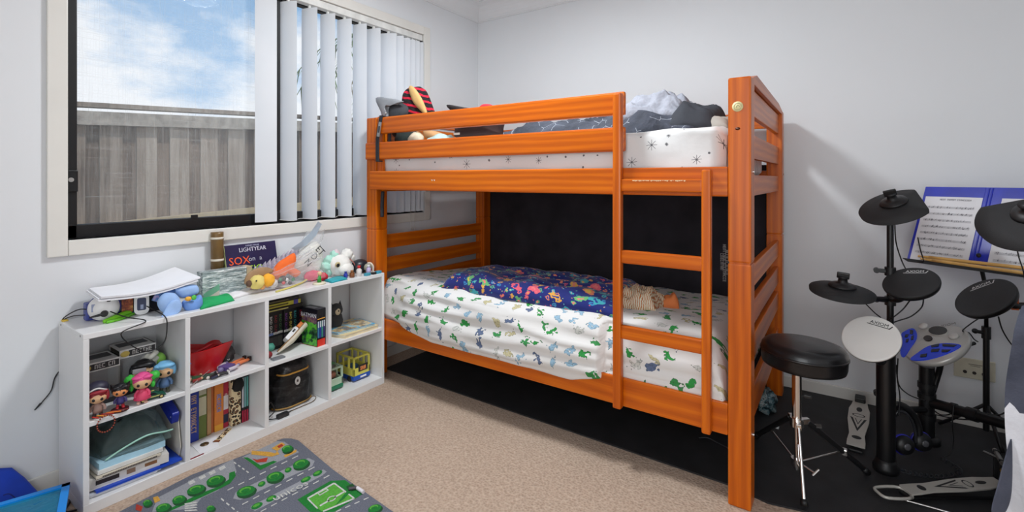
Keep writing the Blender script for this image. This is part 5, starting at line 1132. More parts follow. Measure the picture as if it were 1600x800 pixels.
# fourth upper cell: dark plush and flat books
t = thing('dark_plush', 'small dark grey soft toy with pointed ears and cream face', 'plush toy', (-2.50, 1.74, SM))
cp = Vector((-2.42, 1.725, SM + 0.029)); K = 0.72
M_dk = P(62, 64, 68, 0.9, bump=0.4, bs=150)
m = MB(); m.ball(cp + K * Vector((0, 0, 0.045)), (0.034, 0.042, 0.052), M_dk, amp=0.1); m.build('body', t)
m = MB(); m.ball(cp + K * Vector((0.005, 0, 0.13)), (0.034, 0.038, 0.038), M_dk, amp=0.08)
for s in (-1, 1): m.raw([cp + K * Vector((0.0, s * 0.02, 0.165)), cp + K * Vector((0.02, s * 0.045, 0.15)), cp + K * Vector((-0.02, s * 0.045, 0.15)), cp + K * Vector((0.0, s * 0.042, 0.200))], [(0, 1, 3), (1, 2, 3), (2, 0, 3), (0, 2, 1)], M_dk)
m.build('head', t)
m = MB(); m.ball(cp + K * Vector((0.04, -0.008, 0.125)), (0.011, 0.018, 0.02), P(222, 206, 176, 0.8)); m.build('face', t, label='cream face')
m = MB(); m.ball(cp + K * Vector((0.054, -0.012, 0.132)), 0.004, M_black); m.build('eye', t)
def flat_book(label, corners, z, th, cover, top, pages=P(226, 216, 190, 0.8)):
    tt = thing('picture_book', label, 'book', (sum(c[0] for c in corners) / 4, sum(c[1] for c in corners) / 4, z))
    n = (0, 0, 1)
    mm = MB(); mm.slab([(x, y_, z + th) for x, y_ in corners], n, 0.002, cover); mm.slab([(x, y_, z + 0.002) for x, y_ in corners], n, 0.002, cover); mm.build('cover', tt)
    c = Vector((sum(q[0] for q in corners) / 4, sum(q[1] for q in corners) / 4)); ins = [c + (Vector(q) - c) * 0.975 for q in corners]
    mm = MB(); mm.slab([(p.x, p.y, z + th - 0.002) for p in ins], n, th - 0.004, pages); mm.build('pages', tt)
    if top:
        mm = MB(); ins = [c + (Vector(q) - c) * 0.96 for q in corners]; mm.flat([(p.x, p.y, z + th + 0.0005) for p in ins], top); mm.build('cover_art', tt)
    return tt
flat_book('cream picture book lying flat in the fourth upper cell', [(-2.258, 1.672), (-2.262, 1.905), (-2.50, 1.905), (-2.50, 1.60)], SM, 0.018, P(226, 206, 160, 0.5), None)
flat_book('sky blue picture book lying on the cream picture book', [(-2.305, 1.655), (-2.275, 1.89), (-2.44, 1.905), (-2.46, 1.62)], SM + 0.018, 0.010, P(76, 170, 220, 0.4), artpic('beach_cover_art', [(70, 168, 222), (90, 190, 232), (226, 200, 150), (120, 100, 80), (90, 180, 226)], 14))

# lower cells --------------------------------------------------
# second lower cell: mixed books
bk = [(0.921, 0.951, 0.218, -2.40, (30, 84, 140), (5, 6), (200, 220, 230), 'blue and red patterned book'), (0.953, 0.994, 0.228, -2.395, (38, 62, 168), (3, 8), (226, 190, 140), 'thick royal blue book with orange title'),
      (0.996, 1.028, 0.245, -2.40, (112, 128, 60), None, None, 'olive green book with pale upper half'), (1.030, 1.048, 0.246, -2.40, (150, 112, 70), None, None, 'tan book with white edge'), (1.050, 1.062, 0.232, -2.41, (200, 110, 60), None, None, 'slim rust coloured book'),
      (1.064, 1.103, 0.240, -2.405, (222, 130, 50), (6,), (60, 140, 210), 'thick orange book with blue title'), (1.105, 1.128, 0.245, -2.41, (168, 36, 60), (7,), (230, 220, 215), 'crimson book with white marks')]
for k, (a, b, h, x1, c, ti, tcx, lab) in enumerate(bk):
    band = None
    if k == 0: band = [(0.0, 0.28, P(44, 110, 70, 0.5)), (0.8, 0.95, P(190, 50, 50, 0.5)), (0.34, 0.4, P(220, 210, 190, 0.5))]
    if k == 2: band = [(0.42, 0.76, P(214, 208, 176, 0.6)), (0.80, 0.98, P(200, 196, 170, 0.6))]
    if k == 3: band = [(0.02, 0.98, P(190, 150, 104, 0.6))]
    if k == 5: band = [(0.0, 0.12, P(236, 170, 60, 0.5))]
    if k == 6: band = [(0.35, 0.62, P(222, 214, 214, 0.6)), (0.1, 0.26, P(40, 44, 70, 0.6))]
    book('hardback', lab + ' standing in the second lower cell', 'books in the second lower cell', a, b, SB, h, x1, 0.13, P(*c, 0.45), ti, P(*tcx, 0.5) if tcx else None, band)
def leopard():
    a = NT('leopard_print'); co = a.coord(); v = a.n('ShaderNodeTexVoronoi'); v.inputs['Scale'].default_value = 62; a.l(co, v.inputs['Vector'])
    d = v.outputs['Distance']; a.col(a.ramp(d, [(0.0, lin(150, 96, 50)), (0.18, lin(150, 96, 50)), (0.22, lin(38, 26, 20)), (0.42, lin(44, 30, 22)), (0.48, lin(226, 204, 162))])); a.b.inputs['Roughness'].default_value = 0.7; return a.m
M_leo = leopard()
t = thing('leopard_folder', 'leopard print folder with black band beside the crimson book', 'folder', (-2.42, 1.15, SB))
m = MB(); m.box((-2.51, 1.131, SB), (-2.385, 1.176, SB + 0.262), M_leo, 0.008); m.build('cover', t); m = MB(); m.ball((-2.385, 1.160, SB + 0.192), (0.02, 0.026, 0.034), P(20, 18, 18, 0.8), amp=0.2); m.build('pompom', t, label='black fluffy pompom')
for k, (a, c) in enumerate(((1.180, 'leftmost'), (1.191, 'middle'), (1.202, 'rightmost'))):
    book('slim_paperback', 'slim black and crimson paperback, %s of three by the divider' % c, 'slim paperbacks by the divider', a, a + 0.010, SB, 0.24, -2.39, 0.125, M_bk, None, None, [(0.0, 0.24, P(170, 30, 60, 0.5)), (0.30, 0.9, P(*[(200, 200, 205), (120, 170, 170), (90, 160, 150)][k], 0.5))])
t = thing('bookmark', 'leopard print paper tag lying before the books', 'bookmark', (-2.33, 1.07, SB + 0.002))
m = MB(); m.slab([(-2.30, 1.035, SB + 0.004), (-2.315, 1.02, SB + 0.004), (-2.39, 1.115, SB + 0.004), (-2.37, 1.125, SB + 0.004)], (0, 0, 1), 0.003, M_leo); m.build('strip', t); m = MB(); m.slab([(-2.297, 1.035, SB + 0.0045), (-2.318, 1.018, SB + 0.0045), (-2.325, 1.03, SB + 0.0045), (-2.306, 1.045, SB + 0.0045)], (0, 0, 1), 0.003, P(120, 70, 40, 0.6)); m.build('end_tab', t)
m = MB(); m.slab([(-2.262, 0.945, SB + 0.0016), (-2.262, 1.02, SB + 0.0016), (-2.385, 1.06, SB + 0.0016), (-2.385, 0.955, SB + 0.0016)], (0, 0, 1), 0.0012, M_paper); m.build('paper_sheet', label='white sheet of paper lying under the coin', cat='paper')
m = MB(place((-2.33, 0.99, SB + 0.0018))); m.lathe([(0, 0), (0.017, 0), (0.017, 0.002), (0, 0.002)], P(110, 92, 70, 0.35, metal=0.6), 24); m.build('coin', label='brown coin lying on the white paper sheet', cat='coin')
m = MB(); m.box((-2.258, 0.905, SB), (-2.253, 0.955, SB + 0.003), P(130, 30, 40, 0.5)); m.build('red_pencil', label='thin dark red pencil at left front corner of cell', cat='pencil')
# third lower cell: black mask-like toy drum
def darkfoil():
    a = NT('black_crumpled_foil'); co = a.coord((1, 1, 2)); f = a.noise(co, 14, 4, 0.7)
    a.col(a.ramp(f, [(0.4, lin(22, 22, 24)), (0.6, lin(52, 52, 54)), (0.75, lin(120, 120, 122))])); a.b.inputs['Roughness'].default_value = 0.28; a.b.inputs['Metallic'].default_value = 0.25; a.bump(f, 0.5, 0.01); return a.m
t = thing('black_backpack', 'shiny black bulging bag with buckle and gold zip in cell', 'bag', (-2.42, 1.42, SB))
def bagd(u, v):
    a = 2 * PI * u; z = 0.235 * v; w = 0.108 - 0.036 * v + 0.012 * math.sin(PI * v); k = 0.006 * noise.noise(Vector((math.cos(a) * 4, math.sin(a) * 4, v * 5)))
    sq = lambda c: math.copysign(abs(c) ** 0.7, c); top = 1 - max(0, (v - 0.86) / 0.14) ** 3 * 0.75
    return Vector((-2.42 + sq(math.cos(a)) * (0.088 + k) * top, 1.430 + sq(math.sin(a)) * (w + k) * top, SB + 0.004 + z))
M_foil = darkfoil()
m = MB(); m.grid(bagd, 48, 24, M_foil); m.flat([bagd(k / 48, 0) for k in range(48)], M_foil); m.flat([bagd(k / 48, 1) for k in range(48)], M_foil); m.build('body', t)
def ringpts(v0, off, u0, u1, n=14): return [bagd(u0 + (u1 - u0) * k / n, v0) + Vector((off, 0, 0)) for k in range(n + 1)]
def strip(mb, va, vb, u0, u1, off, mat, n=20): mb.grid(lambda u, v: bagd(u0 + (u1 - u0) * u, va + (vb - va) * v) + Vector((off, 0, 0)), n, 2, mat)
m = MB(); strip(m, 0.50, 0.60, -0.2, 0.2, 0.002, P(16, 16, 18, 0.5)); m.build('belt', t)
m = MB(); m.tube(ringpts(0.74, 0.002, -0.19, 0.19), 0.0045, P(214, 160, 70, 0.35), seg=6, n=2); m.build('zip', t, label='gold zip line')
m = MB(frame(bagd(0.0, 0.55) + Vector((0.006, 0, 0)), (1, 0, 0), (0, 1, 0))); m.lathe([(0.0, 0.002), (0.012, 0.002), (0.015, 0.0), (0.018, 0.003), (0.015, 0.006), (0.012, 0.003)], P(226, 224, 220, 0.3), 24, M=Matrix.Diagonal((0.85, 1.2, 1, 1))); m.box((-0.004, -0.006, 0.002), (0.004, 0.006, 0.004), P(60, 40, 40)); m.build('buckle', t, label='oval white metal buckle')
m = MB(); m.tube(ringpts(0.03, 0.006, -0.22, 0.22), 0.004, P(160, 122, 60, 0.5), seg=6, n=2); m.build('base_piping', t)
t = thing('phone_box', 'narrow white carton standing at left of the black bag', 'box', (-2.36, 1.262, SB))
m = MB(); m.prism([(1.243, SB), (1.275, SB), (1.290, SB + 0.16), (1.248, SB + 0.16)], -2.375, -2.355, P(206, 202, 214, 0.4), M=frame((0, 0, 0), (1, 0, 0), (0, 1, 0))); m.build('carton', t); m = MB(); m.box((-2.3545, 1.255, SB + 0.135), (-2.3541, 1.28, SB + 0.15), P(90, 90, 100)); m.build('print', t)
cable('charger_cable', 'black charger cable looping in front of the white carton', [(-2.30, 1.25, SB + 0.01), (-2.31, 1.262, SB + 0.06), (-2.32, 1.285, SB + 0.075), (-2.315, 1.30, SB + 0.03), (-2.30, 1.26, SB + 0.012), (-2.28, 1.30, SB + 0.006), (-2.30, 1.38, SB + 0.005)], 0.003)
cable('thin_cable', 'thin brown cable curling before the shiny black bag', [(-2.30, 1.36, SB + 0.004), (-2.30, 1.44, SB + 0.004), (-2.30, 1.50, SB + 0.006), (-2.318, 1.53, SB + 0.01), (-2.325, 1.515, SB + 0.02), (-2.315, 1.46, SB + 0.012)], 0.002, P(96, 74, 50, 0.5))
m = MB(); m.box((-2.295, 1.295, SB), (-2.268, 1.352, SB + 0.02), P(40, 40, 42, 0.4), 0.005); m.build('plug_adaptor', label='black plug adaptor lying on the cell floor edge', cat='adaptor')
# fourth lower cell: toy bus and toy van
def bus(name, label, x1, y0, y1, Lx, H, body, base, cat, roof=True):
    t = thing(name, label, cat, (x1 - Lx / 2, (y0 + y1) / 2, SB)); x0 = x1 - Lx; hb = H * 0.30; zt = SB + H
    m = MB(); m.box((x0, y0, SB + 0.006), (x1 + 0.004, y1, SB + hb * 0.8), base, 0.008); m.build('chassis', t)
    m = MB(); w = 0.011; zl = SB + H * 0.52
    m.box((x0, y0 + 0.002, SB + hb * 0.75), (x1, y0 + 0.002 + w, zl), body, 0.003); m.box((x0, y1 - w - 0.002, SB + hb * 0.75), (x1, y1 - 0.002, zl), body, 0.003); m.box((x1 - w, y0 + 0.002, SB + hb * 0.75), (x1, y1 - 0.002, zl), body, 0.003); m.box((x0, y0 + 0.002, SB + hb * 0.75), (x0 + w, y1 - 0.002, zl), body, 0.003)
    for yy in (y0 + 0.002, y1 - w - 0.002):
        for f in (0, 0.36, 0.7, 1): xx = x0 + (Lx - w) * f; m.box((xx, yy, zl - 0.002), (xx + w, yy + w, zt), body, 0.002)
        m.box((x0, yy, zt - w), (x1, yy + w, zt), body, 0.003)
    for xx in (x0, x1 - w): m.box((xx, y0 + 0.002, zt - w), (xx + w, y1 - 0.002, zt), body, 0.003)
    m.build('body', t)
    for xx in (x0 + Lx * 0.22, x0 + Lx * 0.78):
        for yy, s in ((y0, -1), (y1, 1)):
            m = MB(); m.cyl((xx, yy - 0.001 * s, SB + 0.016), (xx, yy + 0.004 * s, SB + 0.016), 0.016, M_black); m.build('wheel', t)
    return t, x0, zl, zt
t, x0, zl, zt = bus('toy_bus', 'open yellow toy bus with blue base in fourth lower cell', -2.325, 1.775, 1.895, 0.165, 0.142, P(222, 214, 96, 0.4), P(28, 78, 170, 0.4), 'toy bus')
m = MB(); m.box((-2.325, 1.81, SB + 0.052), (-2.3235, 1.875, SB + 0.09), P(40, 40, 42, 0.4)); m.box((-2.3235, 1.822, SB + 0.058), (-2.323, 1.862, SB + 0.08), artpic('bus_front_print', [(60, 50, 40), (220, 120, 60), (230, 200, 150)], 70)); m.build('grille', t)
m = MB(); m.box((-2.3215, 1.82, SB + 0.016), (-2.320, 1.862, SB + 0.026), M_white); m.build('number_plate', t)
m = MB(); m.box((-2.45, 1.80, SB + 0.04), (-2.40, 1.87, SB + 0.065), P(70, 110, 150, 0.5), 0.006); m.build('seat', t)
t, x0, zl, zt = bus('toy_van', 'pale green and dark green toy van beside the yellow bus', -2.322, 1.600, 1.705, 0.17, 0.128, P(190, 216, 190, 0.4), P(40, 120, 86, 0.4), 'toy van')
m = MB(); m.box((-2.42, 1.62, SB + 0.06), (-2.35, 1.68, SB + 0.09), P(206, 140, 120, 0.5), 0.01); m.build('seat', t, label='salmon pink seat')
m = MB(); m.box((-2.46, 1.603, SB + 0.122), (-2.39, 1.70, SB + 0.13), P(110, 190, 130, 0.4), 0.003); m.build('roof_panel', t)
# first lower cell: paperwork
t = thing('lever_arch_file', 'white folder with brown stickers lying on the blue folder', 'folder', (-2.36, 0.71, SB + 0.05))
m = MB(); m.slab([(-2.295, 0.583, SB + 0.062), (-2.262, 0.828, SB + 0.062), (-2.52, 0.86, SB + 0.062), (-2.52, 0.583, SB + 0.062)], (0, 0, 1), 0.034, P(226, 222, 216, 0.6)); m.build('cover', t)
def on_edge(mb, a, b, z0, z1, mat, off=0.0006):
    p0, p1 = Vector((-2.295, 0.583, 0)), Vector((-2.262, 0.828, 0)); n = Vector((p1.y - p0.y, p0.x - p1.x, 0)).normalized() * off
    q0, q1 = p0.lerp(p1, a) + n, p0.lerp(p1, b) + n
    mb.flat([(q0.x, q0.y, z0), (q1.x, q1.y, z0), (q1.x, q1.y, z1), (q0.x, q0.y, z1)], mat)
m = MB(); on_edge(m, 0.08, 0.36, SB + 0.036, SB + 0.052, P(50, 42, 44)); m.build('title_label', t)
m = MB(); on_edge(m, 0.45, 0.56, SB + 0.036, SB + 0.054, P(150, 120, 100)); m.build('sticker', t); m = MB(); on_edge(m, 0.68, 0.84, SB + 0.040, SB + 0.053, P(140, 96, 60)); m.build('sticker', t)
rnd = random.Random(5)
labs = ['white ruled exercise book at the bottom of paper pile', 'grey covered exercise book second from pile bottom', 'royal blue plastic folder third from pile bottom', 'white printed booklet just under the white folder']
cols = [P(226, 226, 230, 0.6), P(198, 202, 210, 0.5), P(26, 72, 190, 0.4), P(232, 230, 226, 0.6)]
geo = [((-2.285, 0.585), (-2.268, 0.79)), ((-2.28, 0.58), (-2.262, 0.80)), ((-2.272, 0.60), (-2.252, 0.872)), ((-2.292, 0.58), (-2.27, 0.80))]
z = SB + 0.001
for k in range(4):
    (ax_, ay), (bx, by) = geo[k]; th = (0.007, 0.006, 0.008, 0.005)[k]
    m = MB(); m.slab([(ax_, ay, z + th), (bx, by, z + th), (-2.52, by + 0.005, z + th), (-2.52, ay, z + th)], (0, 0, 1), th, cols[k]); m.build(('exercise_book', 'exercise_book', 'plastic_folder', 'booklet')[k], label=labs[k], cat=('notebook', 'notebook', 'folder', 'booklet')[k]); z += th + 0.0004
z = SB + 0.0635
for k, (lab, c, th, nm) in enumerate((('cream spiral bound pad on the white folder', P(214, 204, 186, 0.7), 0.010, 'spiral_pad'), ('thick white notebook with dark cover under pale blue sheets', P(222, 220, 216, 0.7), 0.016, 'notebook'), ('pale blue paper pad on top of the pile', P(168, 208, 226, 0.6), 0.022, 'paper_pad'))):
    ins = 0.006 * k
    cor = [(-2.275 - ins, 0.60 + ins), (-2.262 - ins, 0.80 + 0.01 * k), (-2.50, 0.865), (-2.51, 0.60)]
    t = thing(nm, lab, 'pad', (-2.39, 0.72, z)); m = MB(); m.slab([(x, y_, z + th) for x, y_ in cor], (0, 0, 1), th, c); m.build('sheets', t)
    if k != 2: m = MB(); m.slab([(x, y_, z + 0.0018) for x, y_ in cor], (0, 0, 1), 0.0018, P(60, 48, 44)); m.build('back_cover', t)
    if k == 0:
        m = MB()
        for q in range(34): f = 0.1 + q * 0.025; m.ball((-2.274 + 0.013 * f, 0.60 + 0.20 * f, z + 0.005), 0.0028, P(90, 80, 74), sub=1)
        m.build('spiral_wire', t)
    z += th + 0.0005
t = thing('plastic_sleeve_pack', 'dark green tinted plastic bag bulging on top of pale blue pad', 'bag', (-2.40, 0.73, z))
M_sleeve = see_through('smoky_green_film', (0.26, 0.37, 0.36), 0.80, 0.06, crinkle_=45)
ztop = z
m = MB(); m.puff([(-2.29, 0.615), (-2.275, 0.845), (-2.50, 0.868), (-2.52, 0.60)], ztop, 0.088, M_sleeve, 40, 40, amp=0.028, freq=12, p=3, seed=4, fold=0.25); m.build('film', t)
m = MB(); m.puff([(-2.335, 0.625), (-2.33, 0.82), (-2.48, 0.84), (-2.50, 0.61)], ztop + 0.0005, 0.074, P(22, 32, 33, 0.5, var=0.6, vs_=50), 30, 30, amp=0.02, freq=14, p=4, seed=9, fold=0.2); m.build('contents', t)
m = MB(); m.tube([(-2.29, 0.63, ztop + 0.004), (-2.282, 0.69, ztop + 0.03), (-2.28, 0.76, ztop + 0.045), (-2.28, 0.82, ztop + 0.034), (-2.283, 0.85, ztop + 0.03)], 0.0035, P(160, 206, 190, 0.3), seg=6); m.build('sealed_edge', t, label='pale green sealed edge')
t = thing('document_wallet', 'dark blue document case leaning against the cell right side', 'folder', (-2.4, 0.87, z))
m = MB(); m.prism(rrect(0.24, 0.05, 0.01), -0.013, 0.013, P(28, 44, 150, 0.4), M=frame((-2.388, 0.862, 0.262), (0.05, 1, 0), (1, 0, -0.30)), bev=0.003); m.build('case', t)
m = MB(); m.ball((-2.288, 0.848, 0.234), (0.004, 0.005, 0.005), M_white); m.build('press_stud', t)
m = MB(); m.slab([(-2.30, 0.874, 0.215), (-2.27, 0.872, 0.10), (-2.30, 0.876, 0.05), (-2.42, 0.878, 0.05), (-2.42, 0.878, 0.215)], (0, -1, 0), 0.004, P(214, 208, 196, 0.6)); m.build('envelope', label='cream envelope standing on edge under the dark blue case', cat='envelope')
# ================================================================== floor things at the left
def roadrug():
    t = thing('play_rug', 'grey road map play rug with green trees and football pitch', 'rug', (-1.75, 0.85, 0))
    gy = NT('grey_rug_pile'); co = gy.coord(); f = gy.noise(co, 220, 3, 0.7); gy.col(gy.ramp(f, [(0.3, lin(84, 87, 98)), (0.7, lin(116, 119, 131))])); gy.b.inputs['Roughness'].default_value = 0.95; gy.bump(f, 0.4, 0.004)
    lg = NT('pale_grey_rug_pile'); co = lg.coord(); f = lg.noise(co, 220, 3, 0.7); lg.col(lg.ramp(f, [(0.3, lin(132, 134, 140)), (0.7, lin(164, 166, 172))])); lg.b.inputs['Roughness'].default_value = 0.95
    def tuft(n, r, g, b):
        a = NT(n); c0 = a.coord(); f0 = a.noise(c0, 160, 3, 0.7); a.col(a.ramp(f0, [(0.3, lin(r * 0.8, g * 0.8, b * 0.8)), (0.7, lin(r, g, b))])); a.b.inputs['Roughness'].default_value = 0.95; return a.m
    DG, LG_, WH, YE, RD, DK, BK = tuft('green_pile', 20, 128, 46), tuft('light_green_pile', 92, 178, 60), tuft('white_pile', 216, 216, 212), tuft('yellow_pile', 226, 170, 70), tuft('red_pile', 190, 60, 40), tuft('dark_green_pile', 24, 84, 40), tuft('dark_grey_pile', 66, 68, 76)
    m = MB()
    far = [PZ(x, y) for x, y in ((428, 697), (433, 691), (443, 688), (455, 688), (466, 691))]
    out = [PZ(193, 800), PZ(300, 745)] + far + [PZ(520, 737), PZ(608, 799)]
    e = (out[-1] - out[-2]).normalized(); w = (out[0] - out[1]).normalized()
    out = [out[0] + w * 0.5] + out + [out[-1] + e * 0.25, out[-1] + e * 0.25 + w * 0.95]
    m.prism([(p.x, p.y) for p in out], 0.0005, 0.009, gy.m); pile = m
    def lay(name, polys, **k):
        mb = pile
        for pts, mat, lv in polys: 
            P3 = [PZ(x, y, 0.009) for x, y in pts]; z = 0.009 + 0.0004 * lv
            n = (P3[1] - P3[0]).cross(P3[2] - P3[0]).z
            if n < 0: P3 = P3[::-1]
            mb.flat([(p.x, p.y, z) for p in P3], mat)
    def ell(cx, cy, a, b, ang, n=20):
        ca, sa = math.cos(ang), math.sin(ang); return [(cx + a * math.cos(2 * PI * k / n) * ca - b * math.sin(2 * PI * k / n) * sa, cy + a * math.cos(2 * PI * k / n) * sa + b * math.sin(2 * PI * k / n) * ca) for k in range(n)]
    S = lambda L: [(180 + x * 460 / 1600, 680 + y * 120 / 417) for x, y in L]     # from the 1600x417 close-up
    # roads (darker) and pavements (paler)
    polys = []
    polys += [(S([(230, 340), (640, 130), (660, 200), (560, 300), (470, 340), (420, 400), (200, 417)]), lg.m, 1), (S([(395, 250), (600, 160), (606, 186), (400, 276)]), lg.m, 2)]
    polys += [(S([(640, 345), (655, 310), (1050, 124), (1085, 140), (1070, 170), (680, 352)]), lg.m, 1), (S([(735, 400), (740, 385), (1130, 186), (1150, 198), (1125, 220), (760, 412)]), lg.m, 1)]
    polys += [(S([(690, 120), (880, 32), (920, 36), (1000, 92), (790, 190)]), lg.m, 1), (S([(990, 350), (1170, 248), (1250, 244), (1345, 320), (1190, 417), (1060, 417)]), DG, 1)]
    lay('pavement', polys)
    white = []
    def dash(x0, y0, x1, y1, n, wd=7):
        for k in range(n):
            a = k / n; b = a + 0.55 / n; dx, dy = x1 - x0, y1 - y0; L = math.hypot(dx, dy); nx, ny = -dy / L * wd / 2, dx / L * wd / 2
            p = (x0 + dx * a, y0 + dy * a); q = (x0 + dx * b, y0 + dy * b)
            white.append((S([(p[0] + nx, p[1] + ny), (q[0] + nx, q[1] + ny), (q[0] - nx, q[1] - ny), (p[0] - nx, p[1] - ny)]), WH, 3))
    dash(610, 300, 1020, 100, 7, 5); dash(690, 378, 1110, 160, 7, 5); dash(790, 417, 1190, 205, 7, 5); dash(645, 148, 735, 212, 4, 7); dash(575, 345, 690, 440, 4, 8); dash(1200, 417, 1400, 330, 4, 5)
    for k in range(4): white.append((S([(376 + 0, 372 + k * 12), (440, 362 + k * 14), (448, 368 + k * 14), (380, 380 + k * 12)]), WH, 3))
    for (x, y) in ((410, 250), (468, 222), (522, 197), (576, 172)): white.append((S([(x - 16, y + 8), (x + 16, y - 8), (x + 26, y + 6), (x - 4, y + 22)]), WH, 3))
    lay('road_marking', white)
    trees = []
    def tree(cx, cy, a, b): trees.append((S(ell(cx + 4, cy + 5, a, b, -0.32)), DK, 3)); trees.append((S(ell(cx - 2, cy - 3, a * 0.93, b * 0.88, -0.32)), DG, 4)); trees.append((S(ell(cx - 6, cy - 8, a * 0.6, b * 0.5, -0.32)), LG_, 5)); trees.append((S(ell(cx - 4, cy - 4, a * 0.45, b * 0.34, -0.32)), DG, 6))
    for c in ((712, 308, 56, 28), (868, 230, 50, 28), (1010, 160, 48, 26), (546, 250, 54, 28), (440, 300, 54, 26), (348, 354, 40, 24), (262, 398, 44, 24), (520, 402, 24, 16), (936, 78, 32, 20), (1412, 402, 40, 22), (176, 372, 26, 18)): tree(*c)
    for c in ((796, 266, 22, 13), (940, 190, 20, 13), (1036, 242, 30, 13), (1100, 208, 28, 13), (848, 345, 30, 14), (770, 385, 34, 15)): trees.append((S(ell(c[0], c[1], c[2], c[3], -0.45)), DG, 3)); trees.append((S(ell(c[0] - 3, c[1] - 2, c[2] * 0.6, c[3] * 0.5, -0.45)), LG_, 4))
    trees.append((S([(620, 205), (650, 196), (655, 222), (625, 262), (560, 296), (470, 338), (300, 412), (285, 405), (455, 320), (560, 280), (618, 240)]), DG, 2))
    lay('printed_tree', trees)
    pitch = [(S([(1045, 345), (1190, 262), (1300, 345), (1130, 417), (1100, 400)]), LG_, 2)]
    for (a, b) in (((1045, 345), (1190, 262)), ((1190, 262), (1300, 345)), ((1300, 345), (1130, 415)), ((1045, 345), (1100, 400)), ((1112, 385), (1245, 308))):
        dx, dy = b[0] - a[0], b[1] - a[1]; L = math.hypot(dx, dy); nx, ny = -dy / L * 4, dx / L * 4
        pitch.append((S([(a[0] + nx, a[1] + ny), (b[0] + nx, b[1] + ny), (b[0] - nx, b[1] - ny), (a[0] - nx, a[1] - ny)]), WH, 3))
    pitch.append((S(ell(1176, 346, 26, 14, -0.4)), WH, 3)); pitch.append((S(ell(1176, 346, 18, 9, -0.4)), LG_, 4))
    pitch.append((S([(1100, 318), (1150, 290), (1162, 300), (1112, 330)]), WH, 3)); pitch.append((S([(1106, 318), (1148, 295), (1154, 300), (1112, 324)]), LG_, 4))
    pitch.append((S([(1255, 280), (1290, 264), (1310, 290), (1275, 312)]), DK, 4)); pitch.append((S([(1195, 385), (1260, 305), (1290, 300), (1240, 350)]), DG, 5))
    lay('printed_pitch', pitch)
    zoo = [(S([(696, 122), (720, 122), (790, 165), (860, 140), (880, 145), (790, 190)]), DG, 3), (S([(742, 86), (840, 92), (870, 100), (880, 86), (892, 104), (850, 118), (740, 106)]), YE, 3), (S([(850, 72), (905, 40), (925, 52), (880, 88)]), YE, 3), (S([(880, 62), (905, 48), (915, 58), (890, 72)]), RD, 4), (S([(915, 112), (985, 78), (985, 92), (925, 122)]), YE, 3),
           (S([(745, 128), (770, 135), (830, 122), (822, 146), (770, 150)]), RD, 4), (S([(115, 375), (150, 390), (140, 417), (110, 405)]), RD, 3), (S([(205, 340), (232, 332), (246, 356), (215, 370)]), YE, 3)]
    lay('printed_buildings', zoo)
    mb = pile; a = PZ(180 + 905 * .2875, 680 + 325 * .2878, 0.011); b = PZ(180 + 1000 * .2875, 680 + 278 * .2878, 0.011)
    mb.text('unicos', 0.052, WH, frame((a + b) / 2 + Vector((0, 0, 0.0)), (0, 0, 1), b - a) , ex=0.0003); mb.build('pile', t)
roadrug()
# small pen on the rug corner
t = thing('marker_pen', 'dark marker pen with white cap lying on rug edge', 'pen', (-1.56, 1.22, 0.01))
p0, p1, p2 = PZ(545, 764, 0.016), PZ(558, 762, 0.016), PZ(568, 769, 0.016)
m = MB(); m.cyl(p0, p1, 0.006, P(60, 50, 60, 0.4)); m.build('barrel', t); m = MB(); m.cyl(p1, p2, 0.0065, P(226, 220, 226, 0.4)); m.build('cap', t)
# blue fabric pouch and blue framed tray
t = thing('blue_bag', 'flat royal blue fabric bag propped against the left wall', 'bag', (-2.5, 0.45, 0))
q = [PXp(-25, 752, -2.505), PXp(20, 735, -2.53), PXp(60, 772, -2.50), PXp(100, 800, -2.46), PXp(60, 830, -2.42), PXp(-30, 830, -2.42)]
m = MB(); cushion_from_outline(m, loop(q, 2), 0.03, P(16, 66, 196, 0.6, bump=0.3, bs=40), back=Vector((-0.7, 0, 0.3)).normalized()); m.build('fabric', t)
m = MB(); m.tube([PXp(5, 774, -2.468), PXp(15, 772, -2.465), PXp(26, 780, -2.458)], 0.002, P(10, 30, 120, 0.6), seg=5); m.build('crease', t)
t = thing('blue_storage_tub', 'bright blue framed clear storage tub on floor beside shelf', 'storage box', (-2.42, 0.40, 0))
M_bf = P(10, 140, 232, 0.35, var=0.04); M_bp = see_through('translucent_blue_plastic', (0.02, 0.30, 0.44), 0.66, 0.12, crinkle_=12)
HT = 0.105
c1, c2 = PZ(103, 757, HT), PZ(-60, 805, HT); ex = (c2 - c1).normalized(); ey = Vector((-ex.y, ex.x, 0)); 
if ey.dot(Vector((1, 0, 0))) < 0: ey = -ey
A_, B_, C_, D_ = c1, c1 + ex * 0.42, c1 + ex * 0.42 + ey * 0.30, c1 + ey * 0.30
m = MB()
def bar(a, b, r): 
    d = (b - a).normalized(); n = Vector((0, 0, 1)).cross(d)
    m.raw([p + n * s * r + Vector((0, 0, z)) for p in (a - d * r, b + d * r) for s in (-1, 1) for z in (-0.014, 0.0)], [(0, 1, 3, 2), (4, 6, 7, 5), (0, 4, 5, 1), (2, 3, 7, 6), (1, 5, 7, 3), (0, 2, 6, 4)], M_bf)
for a, b in ((A_, B_), (B_, C_), (C_, D_), (D_, A_)): bar(a, b, 0.011)
m.build('rim', t)
m = MB(); cen = (A_ + C_) / 2; dn = [cen + (p - cen) * 0.9 - Vector((0, 0, HT - 0.003)) for p in (A_, B_, C_, D_)]; up_ = [p - Vector((0, 0, 0.012)) for p in (A_, B_, C_, D_)]
m.raw(up_ + dn, [(k, (k + 1) % 4, 4 + (k + 1) % 4, 4 + k) for k in range(4)] + [(4, 5, 6, 7)], P(16, 90, 190, 0.35)); m.build('walls', t)
